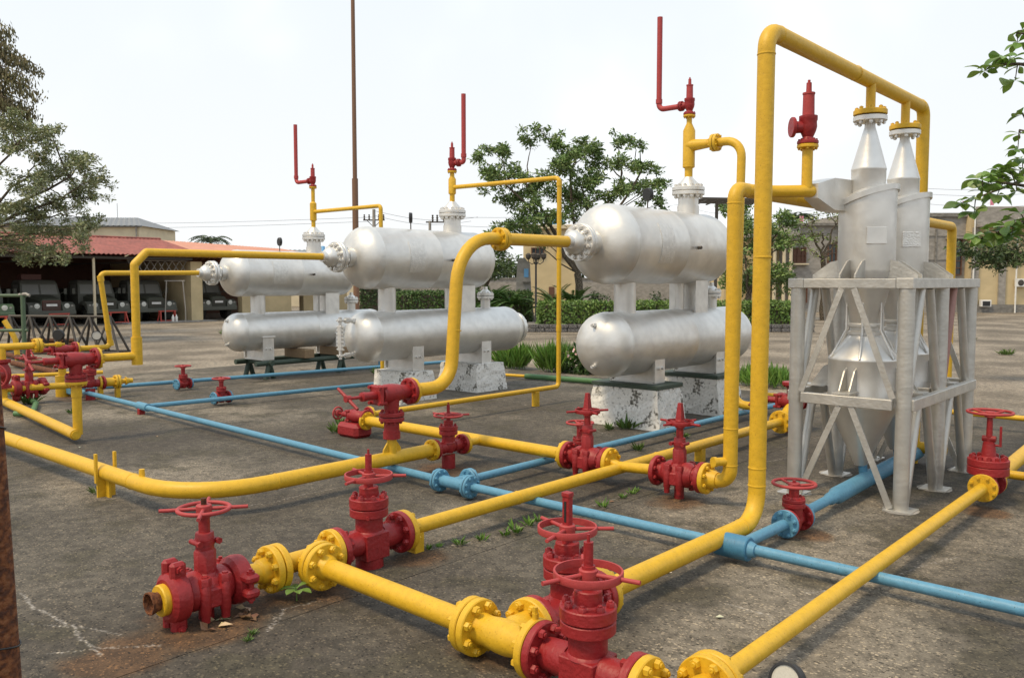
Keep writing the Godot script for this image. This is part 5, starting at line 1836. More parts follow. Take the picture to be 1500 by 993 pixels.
# ---------------------------------------------------------------- risers
func build_risers():
	var AX := Vector3(0, 0, -1)
	var BX := Vector3(1, 0, 0)
	var Y: Material = M.yellow
	var T := 4.25
	var t := pipe_thing("riser_pipe", "tallest yellow riser arching over the two cyclones", [W(0.78, 1.95, 0.172), W(3.03, 1.96, 0.172), W(3.03, 1.97, T), W(7.24, 1.98, T), W(7.24, 1.98, 0.2)], [0, 0.26, 0.17, 0.12, 0], 0.072, Y, "yellow risers")
	flange(t, W(0.789, 1.95, 0.172) - t.position, AX, 0.165, 0.05, Y, 8, true)
	bead(t, W(2.75, 1.96, 0.172) - t.position, AX, 0.072, Y)
	bead(t, W(3.03, 1.97, 2.4) - t.position, Vector3.UP, 0.072, Y)
	bead(t, W(5.0, 1.98, T) - t.position, AX, 0.072, Y)
	bead(t, W(3.03, 1.96, 0.48) - t.position, Vector3.UP, 0.072, Y)
	bead(t, W(3.03, 1.96, 0.63) - t.position, Vector3.UP, 0.072, Y)
	bead(t, W(3.03, 1.97, T - 0.2) - t.position, Vector3.UP, 0.072, Y)
	bead(t, W(3.24, 1.97, T) - t.position, AX, 0.072, Y)
	bead(t, W(7.08, 1.98, T) - t.position, AX, 0.072, Y)
	for a in [5.42, 6.54]:
		var b := MB.new()
		b.cyl(W(a, 1.99, T) - t.position, W(a, 1.99, 3.9) - t.position, 0.047, -1, 18)
		part("drop_pipe", b.done(), Y, t)
		flange(t, W(a, 1.99, 3.924) - t.position, Vector3.UP, 0.165, 0.052, Y, 8)
		var gk := MB.new()
		gk.cyl(W(a, 1.99, 3.885) - t.position, W(a, 1.99, 3.9) - t.position, 0.14, -1, 24)
		part("gasket", gk.done(), M.rubber, t)
	var b := MB.new()
	b.cyl(W(7.24, 1.98, 0.0) - t.position, W(7.24, 1.98, 0.22) - t.position, 0.06, -1, 16)
	b.cyl(W(7.24, 1.98, 0.2) - t.position, W(7.24, 2.35, 0.2) - t.position, 0.07, -1, 16)
	part("foot", b.done(), Y, t)
	# the shorter riser
	T = 3.08
	t = pipe_thing("riser_pipe", "shorter yellow riser turning along beside the cyclone inlets", [W(3.86, 1.02, 0.25), W(3.86, 1.29, 0.25), W(3.86, 1.29, T), W(11.4, 1.27, T), W(11.4, 1.27, 0.2)], [0, 0.17, 0.12, 0.1, 0], 0.07, Y, "yellow risers")
	flange(t, W(3.86, 1.035, 0.25) - t.position, BX, 0.155, 0.05, Y, 8)
	b = MB.new()
	b.cyl(W(3.86, 1.05, 0.25) - t.position, W(3.86, 1.16, 0.25) - t.position, 0.1, 0.08, 20)
	part("weld_neck", b.done(), Y, t)
	bead(t, W(3.86, 1.29, 0.42) - t.position, Vector3.UP, 0.07, Y)
	bead(t, W(3.86, 1.29, 0.78) - t.position, Vector3.UP, 0.07, Y)
	bead(t, W(3.86, 1.29, T - 0.14) - t.position, Vector3.UP, 0.07, Y)
	b = MB.new()
	b.cyl(W(3.86, 1.29, 0.46) - t.position, W(3.72, 1.2, 0.46) - t.position, 0.042, -1, 16)
	b.cyl(W(3.73, 1.205, 0.46) - t.position, W(3.70, 1.19, 0.46) - t.position, 0.05, -1, 16)
	part("capped_nub", b.done(), Y, t)
	b = MB.new()
	b.cyl(W(11.4, 1.27, -0.085) - t.position, W(11.4, 1.27, 0.22) - t.position, 0.07, -1, 16)
	part("foot", b.done(), Y, t)
	for a in [4.05, 5.15]:
		b = MB.new()
		b.tube(sub(fillet([W(a, 1.29, T), W(a + 0.3, 1.42, T), W(a + 0.55, 1.69, T + 0.005), W(a + 0.68, 1.70, T + 0.01)], 0.1), t.position), 0.06, 16)
		part("inlet_branch", b.done(), Y, t)
	b = MB.new()
	b.cyl(W(4.6, 1.68, T) - t.position, W(4.6, 1.68, 3.56) - t.position, 0.052, -1, 18)
	part("relief_post", b.done(), Y, t)
	relief_valve("red relief valve with an open side flange on the post before the cyclones", W(4.6, 1.68, 3.5), Vector3(-0.75, 0, 0.66).normalized(), 0.68, 0.0, 0.0)
	# risers of the separators: separator 1
	t = pipe_thing("riser_pipe", "yellow tee and drop pipe from the largest separator's top nozzle", [W(8.88, -2.1, 4.42), W(8.88, -1.16, 4.42), W(8.75, -1.15, 0.25), W(8.75, -0.7, 0.25)], [0, 0.28, 0.2, 0], 0.068, Y, "yellow risers")
	b = MB.new()
	b.xf = Transform3D(Basis(), W(8.88, -2.1, 0) - t.position)
	b.lathe([Vector2(0, 3.84), Vector2(0.066, 3.84), Vector2(0.066, 4.05), Vector2(0.1, 4.07), Vector2(0.1, 4.66), Vector2(0.045, 4.78), Vector2(0.045, 4.9), Vector2(0, 4.9)], 18)
	b.xf = Transform3D.IDENTITY
	b.cyl(W(8.88, -2.1, 4.42) - t.position, W(8.88, -1.75, 4.42) - t.position, 0.105, 0.07, 18)
	part("tee_body", b.done(), Y, t)
	flange_pair(t, W(8.88, -1.62, 4.42) - t.position, BX, 0.14, 0.05, Y, 8)
	b = MB.new()
	b.cyl(W(8.75, -0.74, -0.002) - t.position, W(8.75, -0.74, 0.25) - t.position, 0.05, -1, 14)
	part("foot", b.done(), Y, t)
	relief_valve("red relief valve with a tall vent pipe on the largest separator", W(8.88, -2.1, 4.88), -BX, 0.66, 1.52, 0.58)
	# separator 2
	t = thing("riser_pipe", "short yellow riser on the middle separator's top nozzle", "pipe", W(8.3, -7.05, 3.71), 0.0, "yellow risers")
	b = MB.new()
	b.lathe([Vector2(0, 0), Vector2(0.05, 0), Vector2(0.05, 0.2), Vector2(0.075, 0.22), Vector2(0.075, 0.5), Vector2(0.045, 0.55), Vector2(0.045, 0.64), Vector2(0, 0.64)], 16)
	part("tee_body", b.done(), Y, t)
	relief_valve("red relief valve with a vent pipe close beside it, on the middle separator", W(8.3, -7.05, 4.34), (BX + AX * 0.3).normalized(), 0.62, 1.32, 0.26)
	# separator 3
	t = pipe_thing("riser_pipe", "yellow tee with a long slim arm on the farthest separator's top nozzle", [W(8.6, -12.1, 3.86), W(8.6, -9.6, 3.86), W(8.6, -9.6, 0.2)], 0.08, 0.045, Y, "yellow risers")
	b = MB.new()
	b.xf = Transform3D(Basis(), W(8.6, -12.1, 0) - t.position)
	b.lathe([Vector2(0, 3.42), Vector2(0.05, 3.42), Vector2(0.05, 3.64), Vector2(0.08, 3.66), Vector2(0.08, 4.06), Vector2(0.045, 4.1), Vector2(0.045, 4.42), Vector2(0, 4.42)], 16)
	part("tee_body", b.done(), Y, t)
	b = MB.new()
	b.cyl(W(8.6, -9.6, -0.002) - t.position, W(8.6, -9.6, 0.22) - t.position, 0.06, -1, 14)
	part("foot", b.done(), Y, t)
	relief_valve("red relief valve with a tall vent pipe on the farthest separator", W(8.6, -12.1, 4.42), -BX, 0.6, 1.4, 0.68)

# ---------------------------------------------------------------- sheds and trucks on the left
func bar(m: MB, p0: Vector3, p1: Vector3, w: float, d := -1.0):
	var dv := p1 - p0
	var keep := m.xf
	m.xf = keep * Transform3D(MB.by(dv), p0)
	var dd := w if d < 0 else d
	m.box(Vector3(-w / 2, 0, -dd / 2), Vector3(w / 2, dv.length(), dd / 2))
	m.xf = keep

func corrugated(e0: Vector3, e1: Vector3, r0: Vector3, r1: Vector3, waves: int, amp: float) -> ArrayMesh:
	# a ribbed sheet from the eave e0-e1 up to the ridge r0-r1, with a little thickness
	var m := MB.new()
	var n := waves * 4
	var nn := (e1 - e0).cross(r0 - e0).normalized()
	if nn.y < 0:
		nn = -nn
	for i in n:
		var t0 := float(i) / n
		var t1 := float(i + 1) / n
		var o0 := nn * amp * sin(TAU * t0 * waves)
		var o1 := nn * amp * sin(TAU * t1 * waves)
		var a := e0.lerp(e1, t0) + o0
		var b := e0.lerp(e1, t1) + o1
		var c := r0.lerp(r1, t1) + o1
		var d := r0.lerp(r1, t0) + o0
		m.quad(a, b, c, d, nn)
		m.quad(a - nn * 0.03, b - nn * 0.03, c - nn * 0.03, d - nn * 0.03, -nn)
		m.quad(a, b, b - nn * 0.03, a - nn * 0.03, e0 - r0)
	return m.done()

func SH(x: float, z: float, y := -0.08) -> Vector3:   # places by the truck shed: x along its front, z out of it
	var o := P(290, 470, -0.08)
	return Vector3(o.x + z, y, o.z - x)

func build_sheds():
	var turn := deg_to_rad(YAW)
	var st := PI / 2
	# red-roofed truck shed; local x along the front, z out into the yard
	var t := thing("truck_shed", "open truck shed with a red ribbed roof and white posts", "shed", SH(0, 0), st)
	part("roof", corrugated(Vector3(-18, 3.72, 0.8), Vector3(0.3, 3.72, 0.8), Vector3(-18, 4.85, -5), Vector3(0.3, 4.85, -5), 74, 0.03), M.roof_red, t)
	part("rear_roof", corrugated(Vector3(-18, 3.75, -11), Vector3(0.3, 3.75, -11), Vector3(-18, 4.84, -5.0), Vector3(0.3, 4.84, -5.0), 40, 0.03), M.roof_red, t)
	var b := MB.new()
	b.box(Vector3(-18, 0, -10.8), Vector3(9, 3.8, -10.6))
	b.box(Vector3(-18.2, 0, -10.6), Vector3(-18, 3.8, -0.4))
	part("rear_wall", b.done(), M.brown, t)
	b = MB.new()
	b.tube([Vector3(-18, 4.87, -5), Vector3(0.32, 4.87, -5)], 0.08, 8)
	part("ridge_cap", b.done(), M.roof_red, t)
	b = MB.new()
	b.box(Vector3(-18, 3.46, 0.35), Vector3(-0.5, 3.6, 0.45))
	part("eave_beam", b.done(), M.dark_steel, t)
	for x in [-12.0, -5.95]:
		b = MB.new()
		b.cyl(Vector3(x, 0, 0.4), Vector3(x, 3.5, 0.4), 0.07, -1, 12)
		part("post", b.done(), M.plaster_pale, t)
	for k in 8:      # lattice under the eave on the right
		var x0 := -3.9 + k * 0.42
		b = MB.new()
		bar(b, Vector3(x0, 2.75, -0.2), Vector3(x0 + 0.42, 3.42, -0.2), 0.035)
		bar(b, Vector3(x0 + 0.42, 2.75, -0.2), Vector3(x0, 3.42, -0.2), 0.035)
		part("lattice_bar", b.done(), M.concrete, t)
	b = MB.new()
	bar(b, Vector3(-3.95, 2.75, -0.2), Vector3(-0.5, 2.75, -0.2), 0.05)
	bar(b, Vector3(-3.95, 3.42, -0.2), Vector3(-0.5, 3.42, -0.2), 0.05)
	part("lattice_chord", b.done(), M.concrete, t)
	for k in 3:      # rafters seen in the dark
		b = MB.new()
		bar(b, Vector3(-14.0 + k * 5.0, 3.3, 0.2), Vector3(-14.0 + k * 5.0, 3.3, -10.5), 0.1)
		part("tie_beam", b.done(), M.dark_steel, t)
	# pink-roofed store beside it
	t = thing("store_shed", "lower shed with a faded pink ribbed roof and yellow plaster piers", "shed", SH(0, 0), st)
	part("roof", corrugated(Vector3(0.36, 3.68, 0.8), Vector3(12.5, 3.45, 0.8), Vector3(0.36, 4.8, -5), Vector3(9.0, 4.5, -5), 36, 0.03), M.roof_pink, t)
	part("rear_roof", corrugated(Vector3(0.36, 3.7, -11), Vector3(12.5, 3.45, -11), Vector3(0.36, 4.79, -5.0), Vector3(9.0, 4.49, -5.0), 26, 0.03), M.roof_pink, t)
	b = MB.new()
	b.flat(Vector3(12.5, 3.45, 0.8), Vector3(12.5, 3.45, -11), Vector3(9.0, 4.5, -5), Vector3(1, 1, 0))
	part("roof_hip", b.done(), M.roof_pink, t)
	for q in [[-0.45, 0.25, 0.1], [3.2, 6.7, -0.6], [8.6, 12.2, -2.0]]:
		b = MB.new()
		b.box(Vector3(q[0], 0, q[2] - 0.5), Vector3(q[1], 3.4, q[2]))
		part("pier", b.done(), M.plaster, t)
	b = MB.new()
	b.box(Vector3(-0.4, 0, -10.5), Vector3(-0.15, 3.4, -0.42))
	part("side_wall", b.done(), M.plaster, t)
	b = MB.new()
	b.box(Vector3(0.27, 3.1, -0.5), Vector3(12.2, 3.35, -0.2))
	part("lintel", b.done(), M.brown, t)
	b = MB.new()
	b.box(Vector3(-4.5, -0.02, -0.6), Vector3(0.6, 0.05, 1.0))
	part("ramp", b.done(), M.concrete, t)
	# the taller building behind
	t = thing("warehouse", "cream warehouse with a dark grey gable roof behind the truck shed", "building", BG(120, 75), turn)
	b = MB.new()
	b.box(Vector3(-9, 0, -8), Vector3(5.2, 7.15, 0))
	part("wall", b.done(), M.plaster_pale, t)
	part("roof", corrugated(Vector3(-9.3, 7.1, 0.4), Vector3(5.5, 7.1, 0.4), Vector3(-9.3, 8.1, -4), Vector3(3.4, 8.1, -4), 30, 0.04), M.roof_grey, t)
	b = MB.new()
	b.flat(Vector3(5.5, 7.1, 0.4), Vector3(5.5, 7.1, -8), Vector3(3.4, 8.1, -4), Vector3(1, 1, 0))
	b.quad(Vector3(-9.3, 7.1, -8.4), Vector3(5.5, 7.1, -8.4), Vector3(3.4, 8.1, -4), Vector3(-9.3, 8.1, -4), Vector3(0, 1, -1))
	part("roof_hip", b.done(), M.roof_grey, t)
	b = MB.new()
	b.box(Vector3(-9.35, 7.0, 0.02), Vector3(5.45, 7.14, 0.3))
	part("gutter", b.done(), M.roof_grey, t)
	b = MB.new()
	b.cyl(Vector3(5.0, 0, 0.15), Vector3(5.0, 7.1, 0.15), 0.07, -1, 8)
	part("drainpipe", b.done(), M.concrete, t)
	b = MB.new()
	b.cyl(Vector3(1.5, 8.0, -4), Vector3(1.5, 9.4, -4), 0.02, -1, 6)
	part("mast", b.done(), M.dark_steel, t)
	t = thing("flat_roof_store", "long low building with a grey roof and blue roof tanks behind the pink shed", "building", BG(440, 78), turn)
	b = MB.new()
	b.box(Vector3(-5.5, 0, -6), Vector3(6, 4.4, 0))
	part("wall", b.done(), M.plaster_pale, t)
	part("roof", corrugated(Vector3(-5.8, 4.3, 0.4), Vector3(6.3, 4.3, 0.4), Vector3(-5.8, 5.35, -6), Vector3(6.3, 5.35, -6), 26, 0.04), M.roof_grey, t)
	for x in [0.6, 1.6, 3.4]:
		b = MB.new()
		b.cyl(Vector3(x, 4.6, -2.0), Vector3(x, 5.5, -2.4), 0.2, -1, 10)
		part("roof_vent", b.done(), M.tank_blue, t)
	# trucks
	var tr := make_truck("dark army truck with a maroon radiator grille, a box on its cab roof", true)
	tr.position = SH(-7.75, -0.4)
	tr.rotation.y = st
	var c := copy_of(tr, SH(-4.85, -0.5), st, "dark army truck with a white plate, behind the shed's white post")
	set_part(c, "grille", M.army)
	drop_part(c, "roof_box")
	c = copy_of(tr, SH(-2.2, -0.5), st - 0.05, "dark army truck behind the grey swing frame, next to the yellow plaster pier")
	set_part(c, "grille", M.army)
	drop_part(c, "roof_box")
	c = copy_of(tr, SH(1.85, -0.9), st, "dark army truck in the pink-roofed shed, behind the farthest separator's legs")
	set_part(c, "grille", M.army)
	drop_part(c, "roof_box")
	c = copy_of(tr, SH(-11.2, 1.2), st - 0.1, "olive green truck with a bright front, beside the green pipe rack")
	drop_part(c, "roof_box")
	for k in ["hood", "bumper", "grille", "fender"]:
		set_part(c, k, M.army_green)
	# red trestles under the bumpers
	var spots := [[-7.6, 0.1, "red steel trestle under the maroon-grille truck's bumper"], [-4.6, 0.0, "red steel trestle under the truck behind the white post"], [-1.9, 0.1, "red steel trestle under the truck by the plaster pier"], [-11.0, 1.7, "red steel trestle under the olive green truck's bumper"]]
	var first: Node3D = null
	for s in spots:
		if first == null:
			first = thing("steel_trestle", s[2], "trestle", SH(s[0], s[1]), st, "red trestles under the trucks")
			for x in [-0.4, 0.4]:
				for z in [-0.22, 0.22]:
					var m := MB.new()
					bar(m, Vector3(x + signf(x) * 0.08, 0, z), Vector3(x, 0.62, z * 0.2), 0.06)
					part("leg", m.done(), M.trestle, first)
			var m := MB.new()
			bar(m, Vector3(-0.5, 0.62, 0), Vector3(0.5, 0.62, 0), 0.07)
			part("top_bar", m.done(), M.trestle, first)
			m = MB.new()
			bar(m, Vector3(-0.5, 0.1, 0.2), Vector3(0.5, 0.1, 0.2), 0.05)
			part("foot_bar", m.done(), M.trestle, first)
		else:
			copy_of(first, SH(s[0], s[1]), st, s[2])
	# grey swing frame in front of the third truck
	t = thing("swing_frame", "thin grey pipe frame standing before the truck by the plaster pier", "frame", SH(-1.75, 0.75), turn)
	for x in [-0.45, 0.45]:
		b = MB.new()
		b.tube([Vector3(x * 1.25, 0.75, 0), Vector3(x, 2.3, 0)], 0.035, 8)
		part("upright", b.done(), M.concrete, t)
		b = MB.new()
		b.tube([Vector3(x * 1.25, 0.0, 0), Vector3(x * 1.25, 0.75, 0)], 0.035, 8)
		part("leg", b.done(), M.concrete, t)
	b = MB.new()
	b.tube([Vector3(-0.55, 2.3, 0), Vector3(0.55, 2.3, 0)], 0.035, 8)
	part("top_bar", b.done(), M.concrete, t)
	for q in [[-2.0, "white bottle beside the red trestle, nearer the white post"], [-1.8, "white bottle beside the red trestle, nearer the plaster pier"]]:
		b = MB.new()
		b.lathe([Vector2(0, 0), Vector2(0.07, 0), Vector2(0.075, 0.02), Vector2(0.075, 0.26), Vector2(0.03, 0.34), Vector2(0.03, 0.4), Vector2(0, 0.4)], 10)
		solo("bottle", b.done(), M.white, q[1], "bottle", SH(q[0], 0.95, -0.03), 0.0, "white bottles by the trestle")

func set_part(o: Node3D, called: String, m: Material):
	for c in o.get_children():
		if String(c.name).begins_with(called):
			c.material_override = m

func drop_part(o: Node3D, called: String):
	for c in o.get_children():
		if String(c.name).begins_with(called):
			o.remove_child(c)
			c.free()
			return

func make_truck(label: String, box: bool) -> Node3D:
	var t := thing("army_truck", label, "truck", Vector3.ZERO, 0.0, "old army trucks parked in the sheds")
	var b := MB.new()
	# bonnet narrowing to the grille, rounded along the top
	var sec := func(z: float, w: float, y0: float, y1: float) -> Array:
		return [Vector3(-w, y0, z), Vector3(-w, y1 - 0.12, z), Vector3(-w * 0.75, y1 - 0.02, z), Vector3(0, y1, z), Vector3(w * 0.75, y1 - 0.02, z), Vector3(w, y1 - 0.12, z), Vector3(w, y0, z)]
	var rows := [sec.call(-0.1, 0.50, 0.75, 1.38), sec.call(-0.25, 0.53, 0.75, 1.43), sec.call(-1.55, 0.72, 0.75, 1.58)]
	for i in 2:
		for k in 6:
			var mid: Vector3 = (rows[i][k] + rows[i][k + 1]) * 0.5 - Vector3(0, 1.0, 0)
			mid.z = 0
			b.quad(rows[i][k], rows[i][k + 1], rows[i + 1][k + 1], rows[i + 1][k], mid)
	for k in range(1, 6):
		b.flat(rows[0][0], rows[0][k], rows[0][k + 1], Vector3(0, 0, 1))
	part("hood", b.done(), M.army, t)
	b = MB.new()
	b.box(Vector3(-0.44, 0.78, -0.1), Vector3(0.44, 1.3, -0.05), 0.01)
	var gr := part("grille", b.done(), M.maroon, t)
	for k in 6:
		var s := MB.new()
		s.box(Vector3(-0.4, 0.84 + k * 0.07, -0.052), Vector3(0.4, 0.87 + k * 0.07, -0.03))
		part("slat", s.done(), M.dark_steel, gr)
	b = MB.new()
	b.box(Vector3(-0.26, 1.0, -0.03), Vector3(0.26, 1.12, -0.015))
	part("number_plate", b.done(), M.white, t)
	b = MB.new()
	b.box(Vector3(-1.15, 0.55, -0.02), Vector3(1.15, 0.78, 0.1), 0.03)
	part("bumper", b.done(), M.army_light, t)
	for sx in [-1.0, 1.0]:
		b = MB.new()
		b.prism([Vector2(0.05, 0.78), Vector2(0.0, 1.06), Vector2(-0.3, 1.2), Vector2(-0.85, 1.2), Vector2(-1.3, 1.0), Vector2(-1.55, 0.75), Vector2(-1.4, 0.75), Vector2(-1.15, 0.98), Vector2(-0.8, 1.06), Vector2(-0.4, 0.98), Vector2(-0.2, 0.75)], sx * 0.5, sx * 1.12)
		var fx := part("fender", b.done(), M.army_light, t)
		fx.transform = Transform3D(Basis(Vector3(0, 0, 1), Vector3(0, 1, 0), Vector3(-1, 0, 0)), Vector3.ZERO)
		fx.transform = Transform3D(Basis(Vector3(0, 0, 1), Vector3(0, 1, 0), Vector3(1, 0, 0)), Vector3.ZERO)
		b = MB.new()
		b.xf = xf_y(Vector3(sx * 0.72, 1.02, -0.05), Vector3(0, 0, 1))
		b.lathe([Vector2(0.09, 0), Vector2(0.13, 0.03), Vector2(0.13, 0.08), Vector2(0, 0.1)], 14)
		part("headlight", b.done(), M.lens, t)
		b = MB.new()
		b.xf = xf_y(Vector3(sx * 0.98, 1.0, -0.04), Vector3(0, 0, 1))
		b.lathe([Vector2(0.06, 0), Vector2(0.07, 0.05), Vector2(0, 0.06)], 10)
		part("side_lamp", b.done(), M.concrete, t)
		b = MB.new()
		b.xf = xf_y(Vector3(sx * 0.68, 0.5, -0.75), Vector3(sx, 0, 0))
		b.lathe([Vector2(0.25, 0), Vector2(0.46, 0.0), Vector2(0.5, 0.05), Vector2(0.5, 0.24), Vector2(0.46, 0.29), Vector2(0.28, 0.28), Vector2(0.26, 0.22), Vector2(0, 0.22)], 24)
		var wh := part("wheel", b.done(), M.tyre, t)
		b = MB.new()
		b.xf = xf_y(Vector3(sx * 0.9, 0.5, -0.75), Vector3(sx, 0, 0))
		b.lathe([Vector2(0.25, 0), Vector2(0.24, 0.04), Vector2(0.12, 0.03), Vector2(0.1, 0.1), Vector2(0, 0.1)], 16)
		part("rim", b.done(), M.army_light, wh)
		b = MB.new()
		b.xf = xf_y(Vector3(sx * 0.55, 0.5, -3.9), Vector3(sx, 0, 0))
		b.lathe([Vector2(0.25, 0), Vector2(0.46, 0.0), Vector2(0.5, 0.05), Vector2(0.5, 0.44), Vector2(0.46, 0.49), Vector2(0.28, 0.48), Vector2(0, 0.4)], 20)
		part("wheel", b.done(), M.tyre, t)
	b = MB.new()
	var sc := func(y: float, w: float, z0: float, z1: float) -> Array:
		return [Vector3(-w, y, z0), Vector3(w, y, z0), Vector3(w, y, z1), Vector3(-w, y, z1)]
	var cab := [sc.call(0.7, 0.98, -1.5, -2.9), sc.call(1.52, 0.98, -1.5, -2.9), sc.call(2.18, 0.90, -1.72, -2.9), sc.call(2.32, 0.84, -1.85, -2.85), sc.call(2.36, 0.6, -2.05, -2.7)]
	for i in 4:
		for k in 4:
			var k1 := (k + 1) % 4
			var mid: Vector3 = (cab[i][k] + cab[i][k1]) * 0.5 - Vector3(0, 1.6, -2.2)
			b.quad(cab[i][k], cab[i][k1], cab[i + 1][k1], cab[i + 1][k], mid)
	b.quad(cab[4][0], cab[4][1], cab[4][2], cab[4][3], Vector3.UP)
	part("cab", b.done(), M.army_light, t)
	for sx in [-1.0, 1.0]:
		b = MB.new()
		b.quad(Vector3(sx * 0.05, 1.6, -1.515), Vector3(sx * 0.86, 1.6, -1.515), Vector3(sx * 0.82, 2.1, -1.68), Vector3(sx * 0.05, 2.1, -1.68), Vector3(0, 0.3, 1))
		part("windscreen", b.done(), M.pane_dusty, t)
		b = MB.new()
		b.quad(Vector3(sx * 0.985, 1.55, -1.75), Vector3(sx * 0.985, 1.55, -2.6), Vector3(sx * 0.925, 2.1, -2.6), Vector3(sx * 0.925, 2.1, -1.85), Vector3(sx, 0, 0))
		part("side_window", b.done(), M.pane_dusty, t)
		b = MB.new()
		b.cyl(Vector3(sx * 0.98, 1.6, -1.55), Vector3(sx * 1.22, 1.75, -1.45), 0.018, -1, 6)
		b.box(Vector3(sx * 1.22 - 0.08, 1.6, -1.47), Vector3(sx * 1.22 + 0.08, 1.9, -1.43), 0.01)
		part("mirror", b.done(), M.army_light, t)
	b = MB.new()
	b.box(Vector3(-1.1, 1.0, -5.2), Vector3(1.1, 1.9, -3.05), 0.03)
	b.box(Vector3(-0.5, 0.55, -5.2), Vector3(0.5, 0.8, -0.2))
	part("cargo_bed", b.done(), M.army, t)
	if box:
		b = MB.new()
		b.box(Vector3(-0.7, 2.34, -2.7), Vector3(0.3, 2.66, -2.1), 0.02)
		part("roof_box", b.done(), M.maroon, t)
	return t

# ---------------------------------------------------------------- buildings on the right and in the middle
func box_part(t: Node3D, called: String, lo: Vector3, hi: Vector3, m: Material, ch := 0.0) -> MeshInstance3D:
	var b := MB.new()
	b.box(lo, hi, ch)
	return part(called, b.done(), m, t)

func window(t: Node3D, x0: float, x1: float, y0: float, y1: float, z: float, fm: Material, nx: int, ny: int, pm: Material):
	# a frame with its panes set back, bars between them
	var b := MB.new()
	var f := 0.07
	b.box(Vector3(x0, y0, z - 0.12), Vector3(x1, y0 + f, z + 0.04))
	b.box(Vector3(x0, y1 - f, z - 0.12), Vector3(x1, y1, z + 0.04))
	b.box(Vector3(x0, y0 + f, z - 0.12), Vector3(x0 + f, y1 - f, z + 0.04))
	b.box(Vector3(x1 - f, y0 + f, z - 0.12), Vector3(x1, y1 - f, z + 0.04))
	for i in range(1, nx):
		var x := lerpf(x0, x1, float(i) / nx)
		b.box(Vector3(x - 0.03, y0 + f, z - 0.1), Vector3(x + 0.03, y1 - f, z + 0.02))
	for j in range(1, ny):
		var y := lerpf(y0, y1, float(j) / ny)
		b.box(Vector3(x0 + f, y - 0.025, z - 0.09), Vector3(x1 - f, y + 0.025, z + 0.01))
	var w := part("window", b.done(), fm, t)
	for i in nx:
		for j in ny:
			var p := MB.new()
			p.box(Vector3(lerpf(x0, x1, float(i) / nx) + 0.035, lerpf(y0, y1, float(j) / ny) + 0.03, z - 0.07), Vector3(lerpf(x0, x1, float(i + 1) / nx) - 0.035, lerpf(y0, y1, float(j + 1) / ny) - 0.03, z - 0.05))
			part("pane", p.done(), pm, w)

